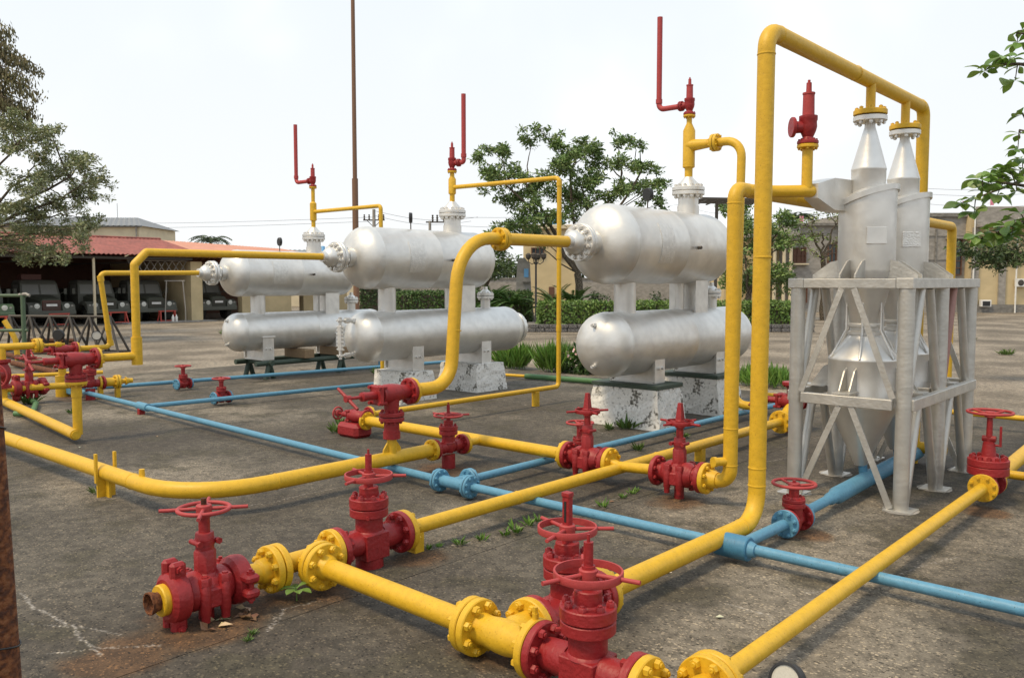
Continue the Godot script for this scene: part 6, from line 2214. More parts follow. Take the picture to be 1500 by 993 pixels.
func build_buildings():
	var turn := deg_to_rad(YAW)
	# x in the building's own metres: 0.0496 m to a picture column, zero at column 1300
	var X := func(px: float) -> float:
		return (px - 1300.0) * 0.0496
	var H := func(py: float) -> float:
		return 2.28 + (412.0 - py) * 0.0496
	var t := thing("office_block", "two-storey grey concrete and cream plaster block across the yard", "building", BG(1300, 62), turn)
	# cream wing on the right
	box_part(t, "wall", Vector3(X.call(1418), 0, -8), Vector3(X.call(1560), H.call(316), 0), M.plaster)
	box_part(t, "parapet", Vector3(X.call(1424), H.call(330), 0.01), Vector3(X.call(1560), H.call(304), 0.35), M.concrete, 0.03)
	box_part(t, "ledge", Vector3(X.call(1424), H.call(334), 0.02), Vector3(X.call(1560), H.call(329), 0.9), M.concrete, 0.02)
	box_part(t, "base_course", Vector3(X.call(1421), -0.05, 0.01), Vector3(X.call(1560), H.call(446), 0.2), M.concrete_dark)
	for px in [[1421, 1431], [1461, 1471], [1507, 1515]]:
		box_part(t, "pilaster", Vector3(X.call(px[0]), H.call(446), 0.005), Vector3(X.call(px[1]), H.call(334), 0.15), M.concrete)
	for px in [1421.5, 1484]:
		var b := MB.new()
		b.cyl(Vector3(X.call(px), 0, 0.3), Vector3(X.call(px), H.call(320), 0.3), 0.06, -1, 10)
		part("drainpipe", b.done(), M.white, t)
	box_part(t, "vent_box", Vector3(X.call(1433), H.call(449), 0.15), Vector3(X.call(1448), H.call(439), 0.45), M.white, 0.02)
	box_part(t, "vent_opening", Vector3(X.call(1435), H.call(448), 0.44), Vector3(X.call(1446), H.call(441), 0.46), M.black)
	var ac := thing("air_conditioner", "white air conditioner unit on the cream wall by the overhanging branch", "air conditioner", BG(1300, 62) + rgt * X.call(1493) - fwd * 0.02 + Vector3(0, H.call(420), 0), turn)
	box_part(ac, "casing", Vector3(-0.42, 0, 0.03), Vector3(0.42, 0.58, 0.35), M.white, 0.02)
	var fb := MB.new()
	fb.xf = xf_y(Vector3(-0.12, 0.29, 0.35), Vector3(0, 0, 1))
	fb.lathe([Vector2(0.2, 0), Vector2(0.22, 0.01), Vector2(0.2, 0.02), Vector2(0, 0.012)], 20)
	part("fan_grille", fb.done(), M.dark_steel, ac)
	# grey middle part with a tall barred window
	box_part(t, "wall", Vector3(X.call(1236), 0, -8), Vector3(X.call(1417.9), H.call(314), -0.6), M.concrete)
	box_part(t, "parapet", Vector3(X.call(1236), H.call(318), -0.9), Vector3(X.call(1424), H.call(312), -0.4), M.concrete_dark, 0.02)
	for py in [345, 380, 414]:
		box_part(t, "band", Vector3(X.call(1236), H.call(py + 1), -0.6), Vector3(X.call(1417), H.call(py), -0.55), M.concrete_dark)
	for px in [1290, 1350, 1373]:
		box_part(t, "pilaster", Vector3(X.call(px), 0, -0.6), Vector3(X.call(px) + 0.12, H.call(320), -0.53), M.concrete_dark)
	box_part(t, "canopy", Vector3(X.call(1388), H.call(350), -0.6), Vector3(X.call(1416), H.call(347), 0.1), M.concrete)
	window(t, X.call(1394), X.call(1412), H.call(403), H.call(351), -0.45, M.brown, 2, 5, M.pane)
	# left wing with balconies
	box_part(t, "wall", Vector3(X.call(1165), 0, -9), Vector3(X.call(1236), H.call(327), -1.2), M.concrete)
	box_part(t, "parapet", Vector3(X.call(1120), H.call(330), -1.2), Vector3(X.call(1236), H.call(326), -0.9), M.concrete_dark)
	window(t, X.call(1168), X.call(1187), H.call(385), H.call(362), -1.05, M.brown, 3, 2, M.brown)
	window(t, X.call(1219), X.call(1232), H.call(385), H.call(356), -1.05, M.brown, 2, 2, M.pane)
	window(t, X.call(1176), X.call(1190), H.call(444), H.call(418), -1.05, M.brown, 2, 3, M.brown)
	box_part(t, "sill", Vector3(X.call(1166), H.call(387.5), -1.19), Vector3(X.call(1190), H.call(385.5), -0.8), M.plaster_pale)
	box_part(t, "wall", Vector3(X.call(1080), 0, -9), Vector3(X.call(1165), H.call(330), -4), M.plaster)
	box_part(t, "floor_slab", Vector3(X.call(1110), H.call(346), -4), Vector3(X.call(1172), H.call(339), -0.2), M.concrete, 0.03)
	box_part(t, "floor_slab", Vector3(X.call(1110), H.call(401), -4), Vector3(X.call(1166), H.call(396), -0.5), M.concrete, 0.03)
	for px in [1128, 1138, 1152, 1162]:
		var b := MB.new()
		b.cyl(Vector3(X.call(px), 0, -0.7), Vector3(X.call(px), H.call(343), -0.7), 0.13, -1, 12)
		part("column", b.done(), M.plaster_pale, t)
	for q in [[386, 397], [443, 454]]:
		var r := MB.new()
		r.box(Vector3(X.call(1130), H.call(q[0] + 1.5), -0.75), Vector3(X.call(1164), H.call(q[0]), -0.65))
		var rail := part("railing", r.done(), M.plaster_pale, t)
		for k in 12:
			var bb := MB.new()
			var x: float = lerpf(X.call(1131), X.call(1163), k / 11.0)
			bb.box(Vector3(x - 0.03, H.call(q[1]), -0.73), Vector3(x + 0.03, H.call(q[0] + 1.5), -0.67))
			part("baluster", bb.done(), M.plaster_pale, rail)
	box_part(t, "door", Vector3(X.call(1144), 0, -3.99), Vector3(X.call(1150), H.call(412), -3.9), M.brown)
	box_part(t, "curtain", Vector3(X.call(1130), H.call(386), -3.99), Vector3(X.call(1138), H.call(352), -3.9), M.cyan)
	box_part(t, "door", Vector3(X.call(1143), H.call(395), -3.99), Vector3(X.call(1150), H.call(362), -3.9), M.brown)
	# little flags on the roof
	for q in [[1361, 313, M.trestle, "small red flag on the concrete roof edge"], [1416, 304, M.magenta, "small purple flag on the concrete roof edge"], [1457, 300, M.pink, "small pink flag on the cream wing's roof edge"], [1108 + 68, 326, M.pink, "tiny pink flag on the roof above the balconies"]]:
		var f := thing("flag", q[3], "flag", BG(1300, 62) + rgt * X.call(q[0]) - fwd * (-1.0) + Vector3(0, H.call(q[1] + 6), 0), turn, "small flags on the roof")
		var b := MB.new()
		b.cyl(Vector3(0, -0.15, 0), Vector3(0, 0.85, 0), 0.015, -1, 6)
		part("pole", b.done(), M.white, f)
		b = MB.new()
		b.tube([Vector3(-0.2, 0.42, 0.0), Vector3(-0.1, 0.45, 0.03), Vector3(0, 0.46, 0), Vector3(0.12, 0.42, 0.04)], 0.01, 4)
		b.box(Vector3(-0.02, 0.3, -0.01), Vector3(0.26, 0.8, 0.01))
		part("cloth", b.done(), q[2], f)
	# cream house in the middle with a blue tank
	t = thing("cream_house", "cream plaster house with a flat roof behind the central tree", "building", BG(805, 62), turn)
	var Xc := func(px: float) -> float:
		return (px - 805.0) * 0.0496
	box_part(t, "wall", Vector3(Xc.call(768), 0, -6), Vector3(Xc.call(850), H.call(333), 0), M.plaster)
	box_part(t, "parapet", Vector3(Xc.call(766), H.call(336), -6.2), Vector3(Xc.call(852), H.call(330), 0.3), M.plaster_pale, 0.03)
	window(t, Xc.call(778), Xc.call(797), H.call(375), H.call(363), 0.1, M.brown, 3, 1, M.pane)
	window(t, Xc.call(815), Xc.call(830), H.call(378), H.call(362), 0.1, M.brown, 2, 2, M.pane)
	box_part(t, "door", Vector3(Xc.call(804), 0, 0.0), Vector3(Xc.call(812), H.call(420), 0.06), M.brown)
	var tk := thing("water_tank", "light blue ribbed water tank on the cream house roof", "tank", BG(817, 64, H.call(330) - 0.1), turn)
	var tb := MB.new()
	tb.lathe([Vector2(0, 0), Vector2(0.5, 0), Vector2(0.52, 0.1), Vector2(0.5, 0.2), Vector2(0.52, 0.3), Vector2(0.5, 0.4), Vector2(0.52, 0.5), Vector2(0.4, 0.65), Vector2(0.15, 0.7), Vector2(0, 0.7)], 20)
	part("shell", tb.done(), M.tank_blue, tk)
	var lid := MB.new()
	lid.cyl(Vector3(0, 0.68, 0), Vector3(0, 0.76, 0), 0.17, -1, 14)
	part("lid", lid.done(), M.tank_blue, tk)
	# memorial stone
	t = thing("memorial_stone", "grey leaning memorial stone with a small blue plaque in the garden", "monument", BG(768, 46), turn)
	tb = MB.new()
	tb.prism([Vector2(-0.5, 0), Vector2(0.55, 0), Vector2(0.5, 0.6), Vector2(0.38, 1.6), Vector2(0.3, 3.2), Vector2(0.0, 3.55), Vector2(-0.35, 3.45), Vector2(-0.42, 2.6)], -0.2, 0.2)
	part("slab", tb.done(), M.concrete, t)
	box_part(t, "plaque", Vector3(-0.02, 2.5, 0.2), Vector3(0.22, 2.95, 0.23), M.tank_blue)
	box_part(t, "shelf", Vector3(-0.1, 2.2, 0.2), Vector3(0.34, 2.28, 0.4), M.concrete_dark)

# ---------------------------------------------------------------- foliage
func foliage(m: MB, c: Vector3, r: Vector3, n: int, size: float, col: Color, up := 0.3, shell := 0.5):
	for i in n:
		var d := Vector3(rng.randfn(), rng.randfn(), rng.randfn()).normalized()
		var k := pow(rng.randf(), shell)
		var p := c + Vector3(d.x * r.x, d.y * r.y, d.z * r.z) * k
		var s := size * rng.randf_range(0.45, 1.45)
		var dir := (Vector3(rng.randfn(), rng.randfn() * 0.6, rng.randfn()) + d * 0.5).normalized()
		var nn := (Vector3(rng.randfn(), rng.randfn() + up * 2.0, rng.randfn())).normalized()
		leaf_blade(m, p, dir, nn, s, s * 0.42, col)

func leaf_blade(m: MB, p: Vector3, dir: Vector3, nn: Vector3, ln: float, wd: float, col: Color):
	var side := dir.cross(nn)
	if side.length_squared() < 1e-4:
		return
	side = side.normalized()
	nn = side.cross(dir).normalized()
	var v := rng.randf_range(0.6, 1.45)
	m.col = Color(col.r * v * rng.randf_range(0.88, 1.18), col.g * v, col.b * v * rng.randf_range(0.8, 1.15))
	var l := p + dir * ln * 0.45 + side * wd * 0.5 + nn * wd * 0.13
	var r := p + dir * ln * 0.45 - side * wd * 0.5 + nn * wd * 0.13
	var e := p + dir * ln - nn * ln * 0.1
	m.flat(p, l, e, nn)
	m.flat(p, e, r, nn)

func limb(m: MB, pts: Array, r0: float, r1: float, segs := 7):
	var k := pts.size()
	var rr := []
	for i in k:
		rr.append(lerpf(r0, r1, float(i) / (k - 1)))
	m.tube(pts, rr, segs)

func curve_to(p0: Vector3, p1: Vector3, sag: float, n := 5, wob := 0.0) -> Array:
	var o := []
	for i in n + 1:
		var t := float(i) / n
		var p := p0.lerp(p1, t) + Vector3(0, sin(PI * t) * sag, 0)
		if i > 0 and i < n:
			p += Vector3(rng.randf_range(-wob, wob), rng.randf_range(-wob, wob), rng.randf_range(-wob, wob))
		o.append(p)
	return o

func hedge(label: String, px0: float, px1: float, d: float, y0: float, y1: float, deep: float, col: Color, n: int):
	var turn := deg_to_rad(YAW)
	var w := (px1 - px0) / F * d
	var t := thing("hedge", label, "hedge", BG((px0 + px1) * 0.5, d), turn, "clipped hedges round the garden")
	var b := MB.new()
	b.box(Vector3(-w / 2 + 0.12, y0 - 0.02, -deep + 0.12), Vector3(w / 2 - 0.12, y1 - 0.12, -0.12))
	part("dark_core", b.done(), M.bark_dark, t)  # solid dark box standing in for the shaded inside behind the leaves
	var m := MB.new()
	m.use_c = true
	for i in n:
		var f := rng.randf()
		var p: Vector3
		var nn: Vector3
		if f < 0.5:
			p = Vector3(rng.randf_range(-w / 2, w / 2), rng.randf_range(y0, y1), rng.randf_range(-0.16, 0.04))
			nn = Vector3(0, 0.3, 1)
		elif f < 0.86:
			p = Vector3(rng.randf_range(-w / 2, w / 2), y1 + rng.randf_range(-0.16, 0.05), rng.randf_range(-deep, 0))
			nn = Vector3(0, 1, 0.1)
		else:
			var s := -1.0 if rng.randf() < 0.5 else 1.0
			p = Vector3(s * w / 2 + rng.randf_range(-0.1, 0.04), rng.randf_range(y0, y1), rng.randf_range(-deep, 0))
			nn = Vector3(s, 0.3, 0.2)
		nn += Vector3(rng.randfn(), rng.randfn(), rng.randfn()) * 0.55
		leaf_blade(m, p, Vector3(rng.randfn(), rng.randfn() + 0.5, rng.randfn()).normalized(), nn.normalized(), rng.randf_range(0.10, 0.2), 0.09, col)
	part("leaves", m.done(), M.leaf, t)

func build_garden():
	var turn := deg_to_rad(YAW)
	# the yard's boundary: a plastered wall, with a wood showing over it
	for q in [[420, 690, 84, 2.5, "grey plastered boundary wall behind the power poles"], [690, 1120, 84, 2.5, "grey plastered boundary wall behind the garden trees"], [-100, 420, 98, 2.6, "boundary wall far behind the sheds"], [1120, 1750, 86, 2.6, "boundary wall behind the office block"]]:
		var ww: float = (q[1] - q[0]) / F * q[2]
		var bw := thing("boundary_wall", q[4], "wall", BG((q[0] + q[1]) * 0.5, q[2]), turn, "boundary walls round the yard")
		box_part(bw, "wall", Vector3(-ww / 2, -0.1, -0.25), Vector3(ww / 2, q[3], 0), M.concrete)
		box_part(bw, "coping", Vector3(-ww / 2 - 0.05, q[3], -0.35), Vector3(ww / 2 + 0.05, q[3] + 0.12, 0.1), M.concrete_dark)
	var far := MB.new()
	far.use_c = true
	for q in [[450, 402, 16], [480, 398, 18], [520, 400, 20], [560, 396, 22], [600, 392, 22], [640, 394, 20], [668, 386, 20], [860, 390, 22], [900, 388, 22], [940, 392, 20], [980, 386, 20], [1010, 380, 18], [1040, 370, 20], [1070, 365, 18], [420, 405, 14], [760, 398, 22]]:
		var p := PD(q[0], q[1], 92)
		var rr: float = q[2] / F * 92
		for k in 4:
			foliage(far, p + Vector3(rng.randfn(), rng.randfn() * 0.4, rng.randfn()) * rr * 0.5, Vector3(rr * 0.8, rr * 0.7, rr * 0.8), 170, 0.5, Color(0.06, 0.095, 0.035))
		foliage(far, Vector3(p.x, 1.4, p.z), Vector3(rr, 1.8, rr), 260, 0.5, Color(0.05, 0.08, 0.03))
	var fw := struct("far_wood", far.done(), M.leaf)
	fw.set_meta("kind", "stuff")
	tag(fw, "low dark wood showing over the boundary wall", "wood")
	# stone kerb of the planter: separate stones
	var t := thing("planter_kerb", "grey stone kerb along the clipped hedges", "kerb", BG(980, 38.2), turn)
	var r := RandomNumberGenerator.new()
	r.seed = 8
	for row in 2:
		var x := -6.4 + row * 0.22
		while x < 6.4:
			var w := r.randf_range(0.36, 0.6)
			box_part(t, "stone", Vector3(x, row * 0.18, -0.3 + r.randf_range(-0.02, 0.02)), Vector3(x + w - 0.025, row * 0.18 + 0.165, r.randf_range(-0.01, 0.03)), M.stone, 0.02)
			x += w
	box_part(t, "backing", Vector3(-6.4, 0, -1.9), Vector3(6.6, 0.33, -0.32), M.concrete_dark)
	t = thing("planter_kerb", "short pale kerb where the two clipped hedges meet", "kerb", BG(772, 40.5), turn)
	for k in 6:
		box_part(t, "stone", Vector3(-1.3 + k * 0.44, 0, -0.3), Vector3(-1.3 + k * 0.44 + 0.42, 0.36 - 0.02 * (k % 2), 0.0), M.stone, 0.02)
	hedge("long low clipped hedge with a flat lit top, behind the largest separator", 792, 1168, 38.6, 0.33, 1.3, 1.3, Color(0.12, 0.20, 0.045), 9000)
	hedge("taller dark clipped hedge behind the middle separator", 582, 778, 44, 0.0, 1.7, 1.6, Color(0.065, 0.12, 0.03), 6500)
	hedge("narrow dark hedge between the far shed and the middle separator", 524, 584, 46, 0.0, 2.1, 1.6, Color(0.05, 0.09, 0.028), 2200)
	# cycads
	var first := true
	for q in [[716, 43, 1.5, "cycad with arching dark fronds nearest the middle separator's nozzle"], [750, 42.6, 1.6, "cycad between the memorial stone and the lamp post"], [812, 42.5, 1.7, "cycad just right of the lamp post, before the cream house"], [842, 43, 1.5, "cycad partly behind the slim yellow arch pipe"], [695, 45, 1.6, "cycad half hidden behind the middle separator's bolted end"]]:
		cycad(q[3], BG(q[0], q[1]), q[2])
	# clumps of day-lily like bushes at the slab edge
	for q in [[752, 541, 0.42, 0.62, "grassy green bush beside the round-shouldered white plinth"], [812, 545, 0.38, 0.66, "grassy green bush left of the pink-flowered bush"], [1122, 566, 0.62, 0.42, "wide patch of tall grass behind the tall yellow risers"], [930, 552, 0.4, 0.3, "grass tuft between the two plinths of the largest separator"]]:
		var p := P(q[0], q[1], -0.08)
		var b := MB.new()
		b.use_c = true
		for i in 620:
			var an := rng.randf() * TAU
			var rad := sqrt(rng.randf()) * float(q[2])
			var o := Vector3(cos(an) * rad, 0, sin(an) * rad * 0.8)
			var dir := Vector3(rng.randfn() * 0.35 + o.x * 0.35, 1.0, rng.randfn() * 0.35 + o.z * 0.35).normalized()
			leaf_blade(b, o + dir * rng.randf() * float(q[3]) * 0.45, dir, Vector3(rng.randfn(), 0.4, rng.randfn()).normalized(), float(q[3]) * rng.randf_range(0.5, 1.0), 0.045, Color(0.13, 0.25, 0.045))
		var g := solo("grass_bush", b.done(), M.leaf, q[4], "bush", p, 0.0, "grassy bushes at the slab edge")
	var fb := thing("flower_bush", "green bush with small pink flowers beside the slim yellow arch pipe", "bush", P(858, 546, -0.08))
	var lf := MB.new()
	lf.use_c = true
	foliage(lf, Vector3(0, 0.3, 0), Vector3(0.85, 0.38, 0.6), 1600, 0.13, Color(0.06, 0.115, 0.03))
	part("leaves", lf.done(), M.leaf, fb)
	var fl := MB.new()
	fl.use_c = true
	for i in 130:
		var d := Vector3(rng.randfn(), absf(rng.randfn()), rng.randfn()).normalized()
		leaf_blade(fl, Vector3(d.x * 0.86, 0.3 + d.y * 0.38, d.z * 0.62), Vector3(rng.randfn(), 0.3, rng.randfn()).normalized(), d, 0.07, 0.06, Color(0.55, 0.38, 0.40))
	part("flowers", fl.done(), M.leaf, fb)
	# lamp post in the garden
	t = thing("lamp_post", "black garden lamp post with a cluster of round lamps", "lamp post", BG(785, 41), turn)
	var b := MB.new()
	b.lathe([Vector2(0, 0), Vector2(0.16, 0), Vector2(0.16, 0.1), Vector2(0.09, 0.2), Vector2(0.07, 0.6), Vector2(0.05, 0.65), Vector2(0.045, 3.3), Vector2(0.06, 3.32), Vector2(0.06, 3.4), Vector2(0, 3.42)], 14)
	part("post", b.done(), M.black, t)
	for k in 4:
		var an := k * PI / 2 + 0.3
		var e := Vector3(cos(an), 0, sin(an))
		b = MB.new()
		b.tube([Vector3(0, 3.2, 0), e * 0.2 + Vector3(0, 3.1, 0), e * 0.36 + Vector3(0, 3.2, 0), e * 0.38 + Vector3(0, 3.32, 0)], 0.022, 8)
		var arm := part("arm", b.done(), M.black, t)
		b = MB.new()
		b.xf = Transform3D(Basis(), e * 0.38 + Vector3(0, 3.32, 0))
		b.lathe([Vector2(0.04, 0), Vector2(0.1, 0.05), Vector2(0.13, 0.13), Vector2(0.12, 0.2), Vector2(0.15, 0.22), Vector2(0.06, 0.3), Vector2(0, 0.32)], 14)
		part("lamp_head", b.done(), M.dark_steel, arm)

func cycad(label: String, at: Vector3, r: float):
	var t := thing("cycad", label, "palm", at, rng.randf() * TAU, "cycads in the garden")
	var b := MB.new()
	b.cyl(Vector3(0, -0.02, 0), Vector3(0, 1.1, 0), 0.16, 0.13, 12)
	part("trunk", b.done(), M.bark_dark, t)
	for k in 20:
		var an := TAU * k / 20.0 + rng.randf() * 0.2
		var el := rng.randf_range(0.35, 1.2)
		var e := Vector3(cos(an), 0, sin(an))
		var m := MB.new()
		m.use_c = true
		var pts := []
		for i in 9:
			var s := i / 8.0
			pts.append(Vector3(0, 1.05, 0) + e * r * s * cos(el * (1.0 - 0.4 * s)) + Vector3(0, r * (sin(el) * s - 0.75 * s * s * 0.9 * cos(el)), 0))
		for i in 8:
			var d: Vector3 = (pts[i + 1] - pts[i])
			var side := d.cross(Vector3.UP).normalized()
			for j in 4:
				var p: Vector3 = pts[i].lerp(pts[i + 1], j / 4.0)
				for s in [-1.0, 1.0]:
					leaf_blade(m, p, (side * s + d.normalized() * 0.7 + Vector3(0, 0.1, 0)).normalized(), Vector3(0, 1, 0), 0.3 * (1.0 - 0.5 * absf(i / 8.0 - 0.4)), 0.06, Color(0.075, 0.15, 0.04))
		part("frond", m.done(), M.leaf, t)

# ---------------------------------------------------------------- other things in the yard
func build_yard_things():
	var turn := deg_to_rad(YAW)
	# rusty post in the foreground
	var t := thing("rusty_post", "rusty brown steel post close by with a wire loop round it", "post", BG(-22, 3.0, 0.0))
	var b := MB.new()
	var lean := rgt * -0.03
	b.tube([Vector3(0, -0.01, 0), Vector3(0, 1.6, 0) + lean * 1.6, Vector3(0, 3.4, 0) + lean * 3.4], 0.085, 28)
	part("post", b.done(), M.rust, t)
	for hh in [0.89, 1.68]:
		b = MB.new()
		var rp := []
		for i in 24:
			var an := TAU * i / 24.0
			rp.append(Vector3(cos(an) * 0.089, hh + 0.012 * sin(an * 2.0 + hh), sin(an) * 0.089) + lean * hh)
		b.tube(rp, 0.0035, 6, false, true)
		part("wire_loop", b.done(), M.black, t)
	# flagpole
	t = thing("flagpole", "very tall brown flagpole rising behind the farthest separator", "pole", BG(522, 33), 0.0)
	b = MB.new()
	b.cyl(Vector3(0, 0, 0), Vector3(0, 6.2, 0), 0.115, -1, 14)
	part("lower_pole", b.done(), M.pole_brown, t)
	b = MB.new()
	b.cyl(Vector3(0, 6.1, 0), Vector3(0, 14.5, 0), 0.085, 0.07, 14)
	part("upper_pole", b.done(), M.pole_brown, t)
	# lattice trestle on the left
	t = thing("lattice_trestle", "long dark steel lattice trestle of crossed legs before the truck shed", "trestle", BG(88, 27), turn)
	b = MB.new()
	b.tube([Vector3(-1.65, 1.18, 0), Vector3(1.55, 1.16, 0)], 0.045, 8)
	part("top_rail", b.done(), M.dark_steel, t)
	for k in 6:
		var x := -1.6 + k * 0.63
		for s in [-1.0, 1.0]:
			b = MB.new()
			b.tube([Vector3(x, 1.17, 0.03 * s), Vector3(x - 0.36, 0.02, 0.38 * s)], 0.04, 8)
			part("leg", b.done(), M.dark_steel, t)
			b = MB.new()
			b.tube([Vector3(x, 1.17, 0.03 * s), Vector3(x + 0.42, 0.02, 0.38 * s)], 0.04, 8)
			part("leg", b.done(), M.dark_steel, t)
	for s in [-1.0, 1.0]:
		b = MB.new()
		b.tube([Vector3(-2.0, 0.04, 0.38 * s), Vector3(2.0, 0.04, 0.38 * s)], 0.04, 8)
		part("ground_rail", b.done(), M.dark_steel, t)
	# green rack at the edge
	t = thing("pipe_rack", "green painted pipe rack post with two rails beside the lattice trestle", "rack", BG(33, 24), turn)
	b = MB.new()
	b.cyl(Vector3(0, 0, 0), Vector3(0, 1.95, 0), 0.06, -1, 12)
	part("post", b.done(), M.army_green, t)
	b = MB.new()
	b.cyl(Vector3(-2.2, 0, 0), Vector3(-2.2, 1.95, 0), 0.06, -1, 12)
	part("post", b.done(), M.army_green, t)
	for y in [1.88, 0.9]:
		b = MB.new()
		b.tube([Vector3(-2.6, y, 0), Vector3(0.1, y, 0)], 0.045, 8)
		part("rail", b.done(), M.army_green, t)
	b = MB.new()
	b.tube([Vector3(-0.1, 1.9, 0), Vector3(0.12, 1.93, 0.05), Vector3(0.25, 1.88, 0.1)], 0.04, 8)
	part("hook", b.done(), M.concrete, t)
	# stacked drill pipes
	var first: Node3D = null
	var k := 0
	for row in 3:
		for j in 4 - row:
			var at := BG(72, 28.0 + (j + row * 0.5) * 0.16, -0.08 + 0.07 + row * 0.125)
			if first == null:
				var m := MB.new()
				m.tube([Vector3(-0.85, 0, 0), Vector3(0.85, 0, 0)], 0.07, 12)
				first = solo("steel_pipe", m.done(), M.rust_dark, "dark pipe in the small stack behind the lattice trestle", "pipe", at, turn - 0.15, "stacked dark pipes behind the trestle")
			else:
				copy_of(first, at, turn - 0.15, "")
	for q in [[4, 519, 74, 536, "rusty pipe on the ground, the farther of two behind the red valves"], [18, 533, 84, 547, "rusty pipe on the ground, the nearer of two behind the red valves"]]:
		var p0 := P(q[0], q[1], 0.0)
		var p1 := P(q[2], q[3], 0.0)
		var m := MB.new()
		m.tube([Vector3(0, 0.02, 0), p1 - p0 + Vector3(0, 0.02, 0)], 0.075, 12)
		solo("steel_pipe", m.done(), M.rust, q[4], "pipe", p0, 0.0, "rusty pipes on the ground")
	# yellow hose-like pieces by the rack
	t = thing("yellow_bollard", "bent yellow marker pipe beside the green rack", "marker", BG(20, 24.6), turn)
	b = MB.new()
	b.tube([Vector3(-0.3, 1.15, 0), Vector3(-0.12, 0.85, 0), Vector3(0.0, 0.6, 0), Vector3(0.05, 0.0, 0)], 0.075, 10)
	part("pipe", b.done(), M.yellow, t)
	# thin green pipe and its yellow end on the far side of the slab
	t = pipe_thing("drain_pipe", "green pipe lying along the far slab edge behind the slim arch pipe", [P(770, 551, 0.07), P(905, 561, 0.07)], 0.1, 0.06, M.green)
	t = pipe_thing("gas_pipe", "thin yellow pipe end joined to the green pipe by the white plinth", [P(722, 548, 0.06), P(770, 551, 0.07)], 0.1, 0.035, M.yellow)
	# cart
	t = thing("hand_cart", "small hand cart with a dark rubber wheel before the balconies", "cart", BG(1150, 52), turn)
	b = MB.new()
	b.xf = Transform3D(Basis(Vector3.RIGHT, PI / 2), Vector3(0, 0.2, 0))
	b.lathe([Vector2(0.11, -0.05), Vector2(0.18, -0.05), Vector2(0.2, -0.03), Vector2(0.2, 0.03), Vector2(0.18, 0.05), Vector2(0.11, 0.05), Vector2(0.1, 0.0), Vector2(0.11, -0.05)], 20)
	part("wheel", b.done(), M.tyre, t)
	b = MB.new()
	b.xf = Transform3D(Basis(Vector3.RIGHT, PI / 2), Vector3(0, 0.2, 0))
	b.lathe([Vector2(0, -0.04), Vector2(0.11, -0.03), Vector2(0.11, 0.03), Vector2(0, 0.04)], 14)
	part("hub", b.done(), M.concrete, t)
	b = MB.new()
	bar(b, Vector3(-0.6, 0.42, 0), Vector3(0.35, 0.42, 0), 0.06, 0.4)
	bar(b, Vector3(0.0, 0.2, 0.08), Vector3(0.0, 0.42, 0.08), 0.04)
	bar(b, Vector3(-0.6, 0.42, 0), Vector3(-0.62, 0.0, 0), 0.04)
	part("deck", b.done(), M.dark_steel, t)
	# steel canopy rack seen over the largest separator
	t = thing("steel_canopy", "dark steel rack of bars on posts behind the largest separator", "canopy", BG(1062, 44), turn)
	for x in [-0.5, 0.35]:
		b = MB.new()
		bar(b, Vector3(x, 0, 0), Vector3(x, 6.35, 0), 0.14)
		part("post", b.done(), M.dark_steel, t)
	for i in 7:
		b = MB.new()
		bar(b, Vector3(-1.5, 6.4 + 0.06 * (i % 2), -1.2 + i * 0.4), Vector3(1.7, 6.34 + 0.06 * (i % 2), -1.2 + i * 0.4), 0.07)
		part("bar", b.done(), M.dark_steel, t)
	for i in 6:
		b = MB.new()
		bar(b, Vector3(-1.3 + i * 0.55, 6.3, -1.3), Vector3(-1.3 + i * 0.55, 6.3, 1.3), 0.06)
		part("bar", b.done(), M.dark_steel, t)
	# power poles and wires
	for q in [[549, 72, 0, "concrete power pole with two cross-arms above the middle separator"], [646, 76, 1, "transformer platform on two posts behind the middle separator's nozzle"]]:
		t = thing("power_pole", q[3], "pole", BG(q[0], q[1]), turn, "power poles behind the yard")
		if q[2] == 0:
			b = MB.new()
			b.cyl(Vector3(0, 0, 0), Vector3(0, 8.3, 0), 0.2, 0.13, 10)
			part("post", b.done(), M.concrete, t)
			for y in [7.4, 6.1]:
				var w := 0.9 if y > 7 else 0.5
				b = MB.new()
				bar(b, Vector3(-w, y, 0), Vector3(w, y, 0), 0.1)
				bar(b, Vector3(-w * 0.7, y, 0), Vector3(0, y - 0.6, 0), 0.05)
				bar(b, Vector3(w * 0.7, y, 0), Vector3(0, y - 0.6, 0), 0.05)
				var arm := part("cross_arm", b.done(), M.dark_steel, t)
				for x in [-w * 0.9, -w * 0.45, w * 0.45, w * 0.9]:
					b = MB.new()
					b.lathe([Vector2(0.03, 0), Vector2(0.09, 0.1), Vector2(0.04, 0.16), Vector2(0.09, 0.26), Vector2(0.04, 0.32), Vector2(0.07, 0.42), Vector2(0, 0.46)], 8)
					part("insulator", b.done(), M.dark_steel, arm, Transform3D(Basis(), Vector3(x, y + 0.03, 0)))
		else:
			for x in [-0.95, 0.95]:
				b = MB.new()
				b.cyl(Vector3(x, 0, 0), Vector3(x, 7.6, 0), 0.16, 0.12, 10)
				part("post", b.done(), M.concrete, t)
			for y in [7.5, 5.4]:
				b = MB.new()
				bar(b, Vector3(-1.3, y, 0), Vector3(1.3, y, 0), 0.12)
				part("cross_arm", b.done(), M.dark_steel, t)
			for x in [-0.7, -0.3, 0.3, 0.7]:
				b = MB.new()
				b.lathe([Vector2(0.05, 0), Vector2(0.12, 0.12), Vector2(0.05, 0.2), Vector2(0.12, 0.32), Vector2(0.05, 0.4), Vector2(0.1, 0.55), Vector2(0, 0.6)], 8)
				part("insulator", b.done(), M.dark_steel, t, Transform3D(Basis(), Vector3(x, 7.56, 0)))
			b = MB.new()
			b.box(Vector3(-0.55, 5.46, -0.4), Vector3(0.35, 6.4, 0.4), 0.04)
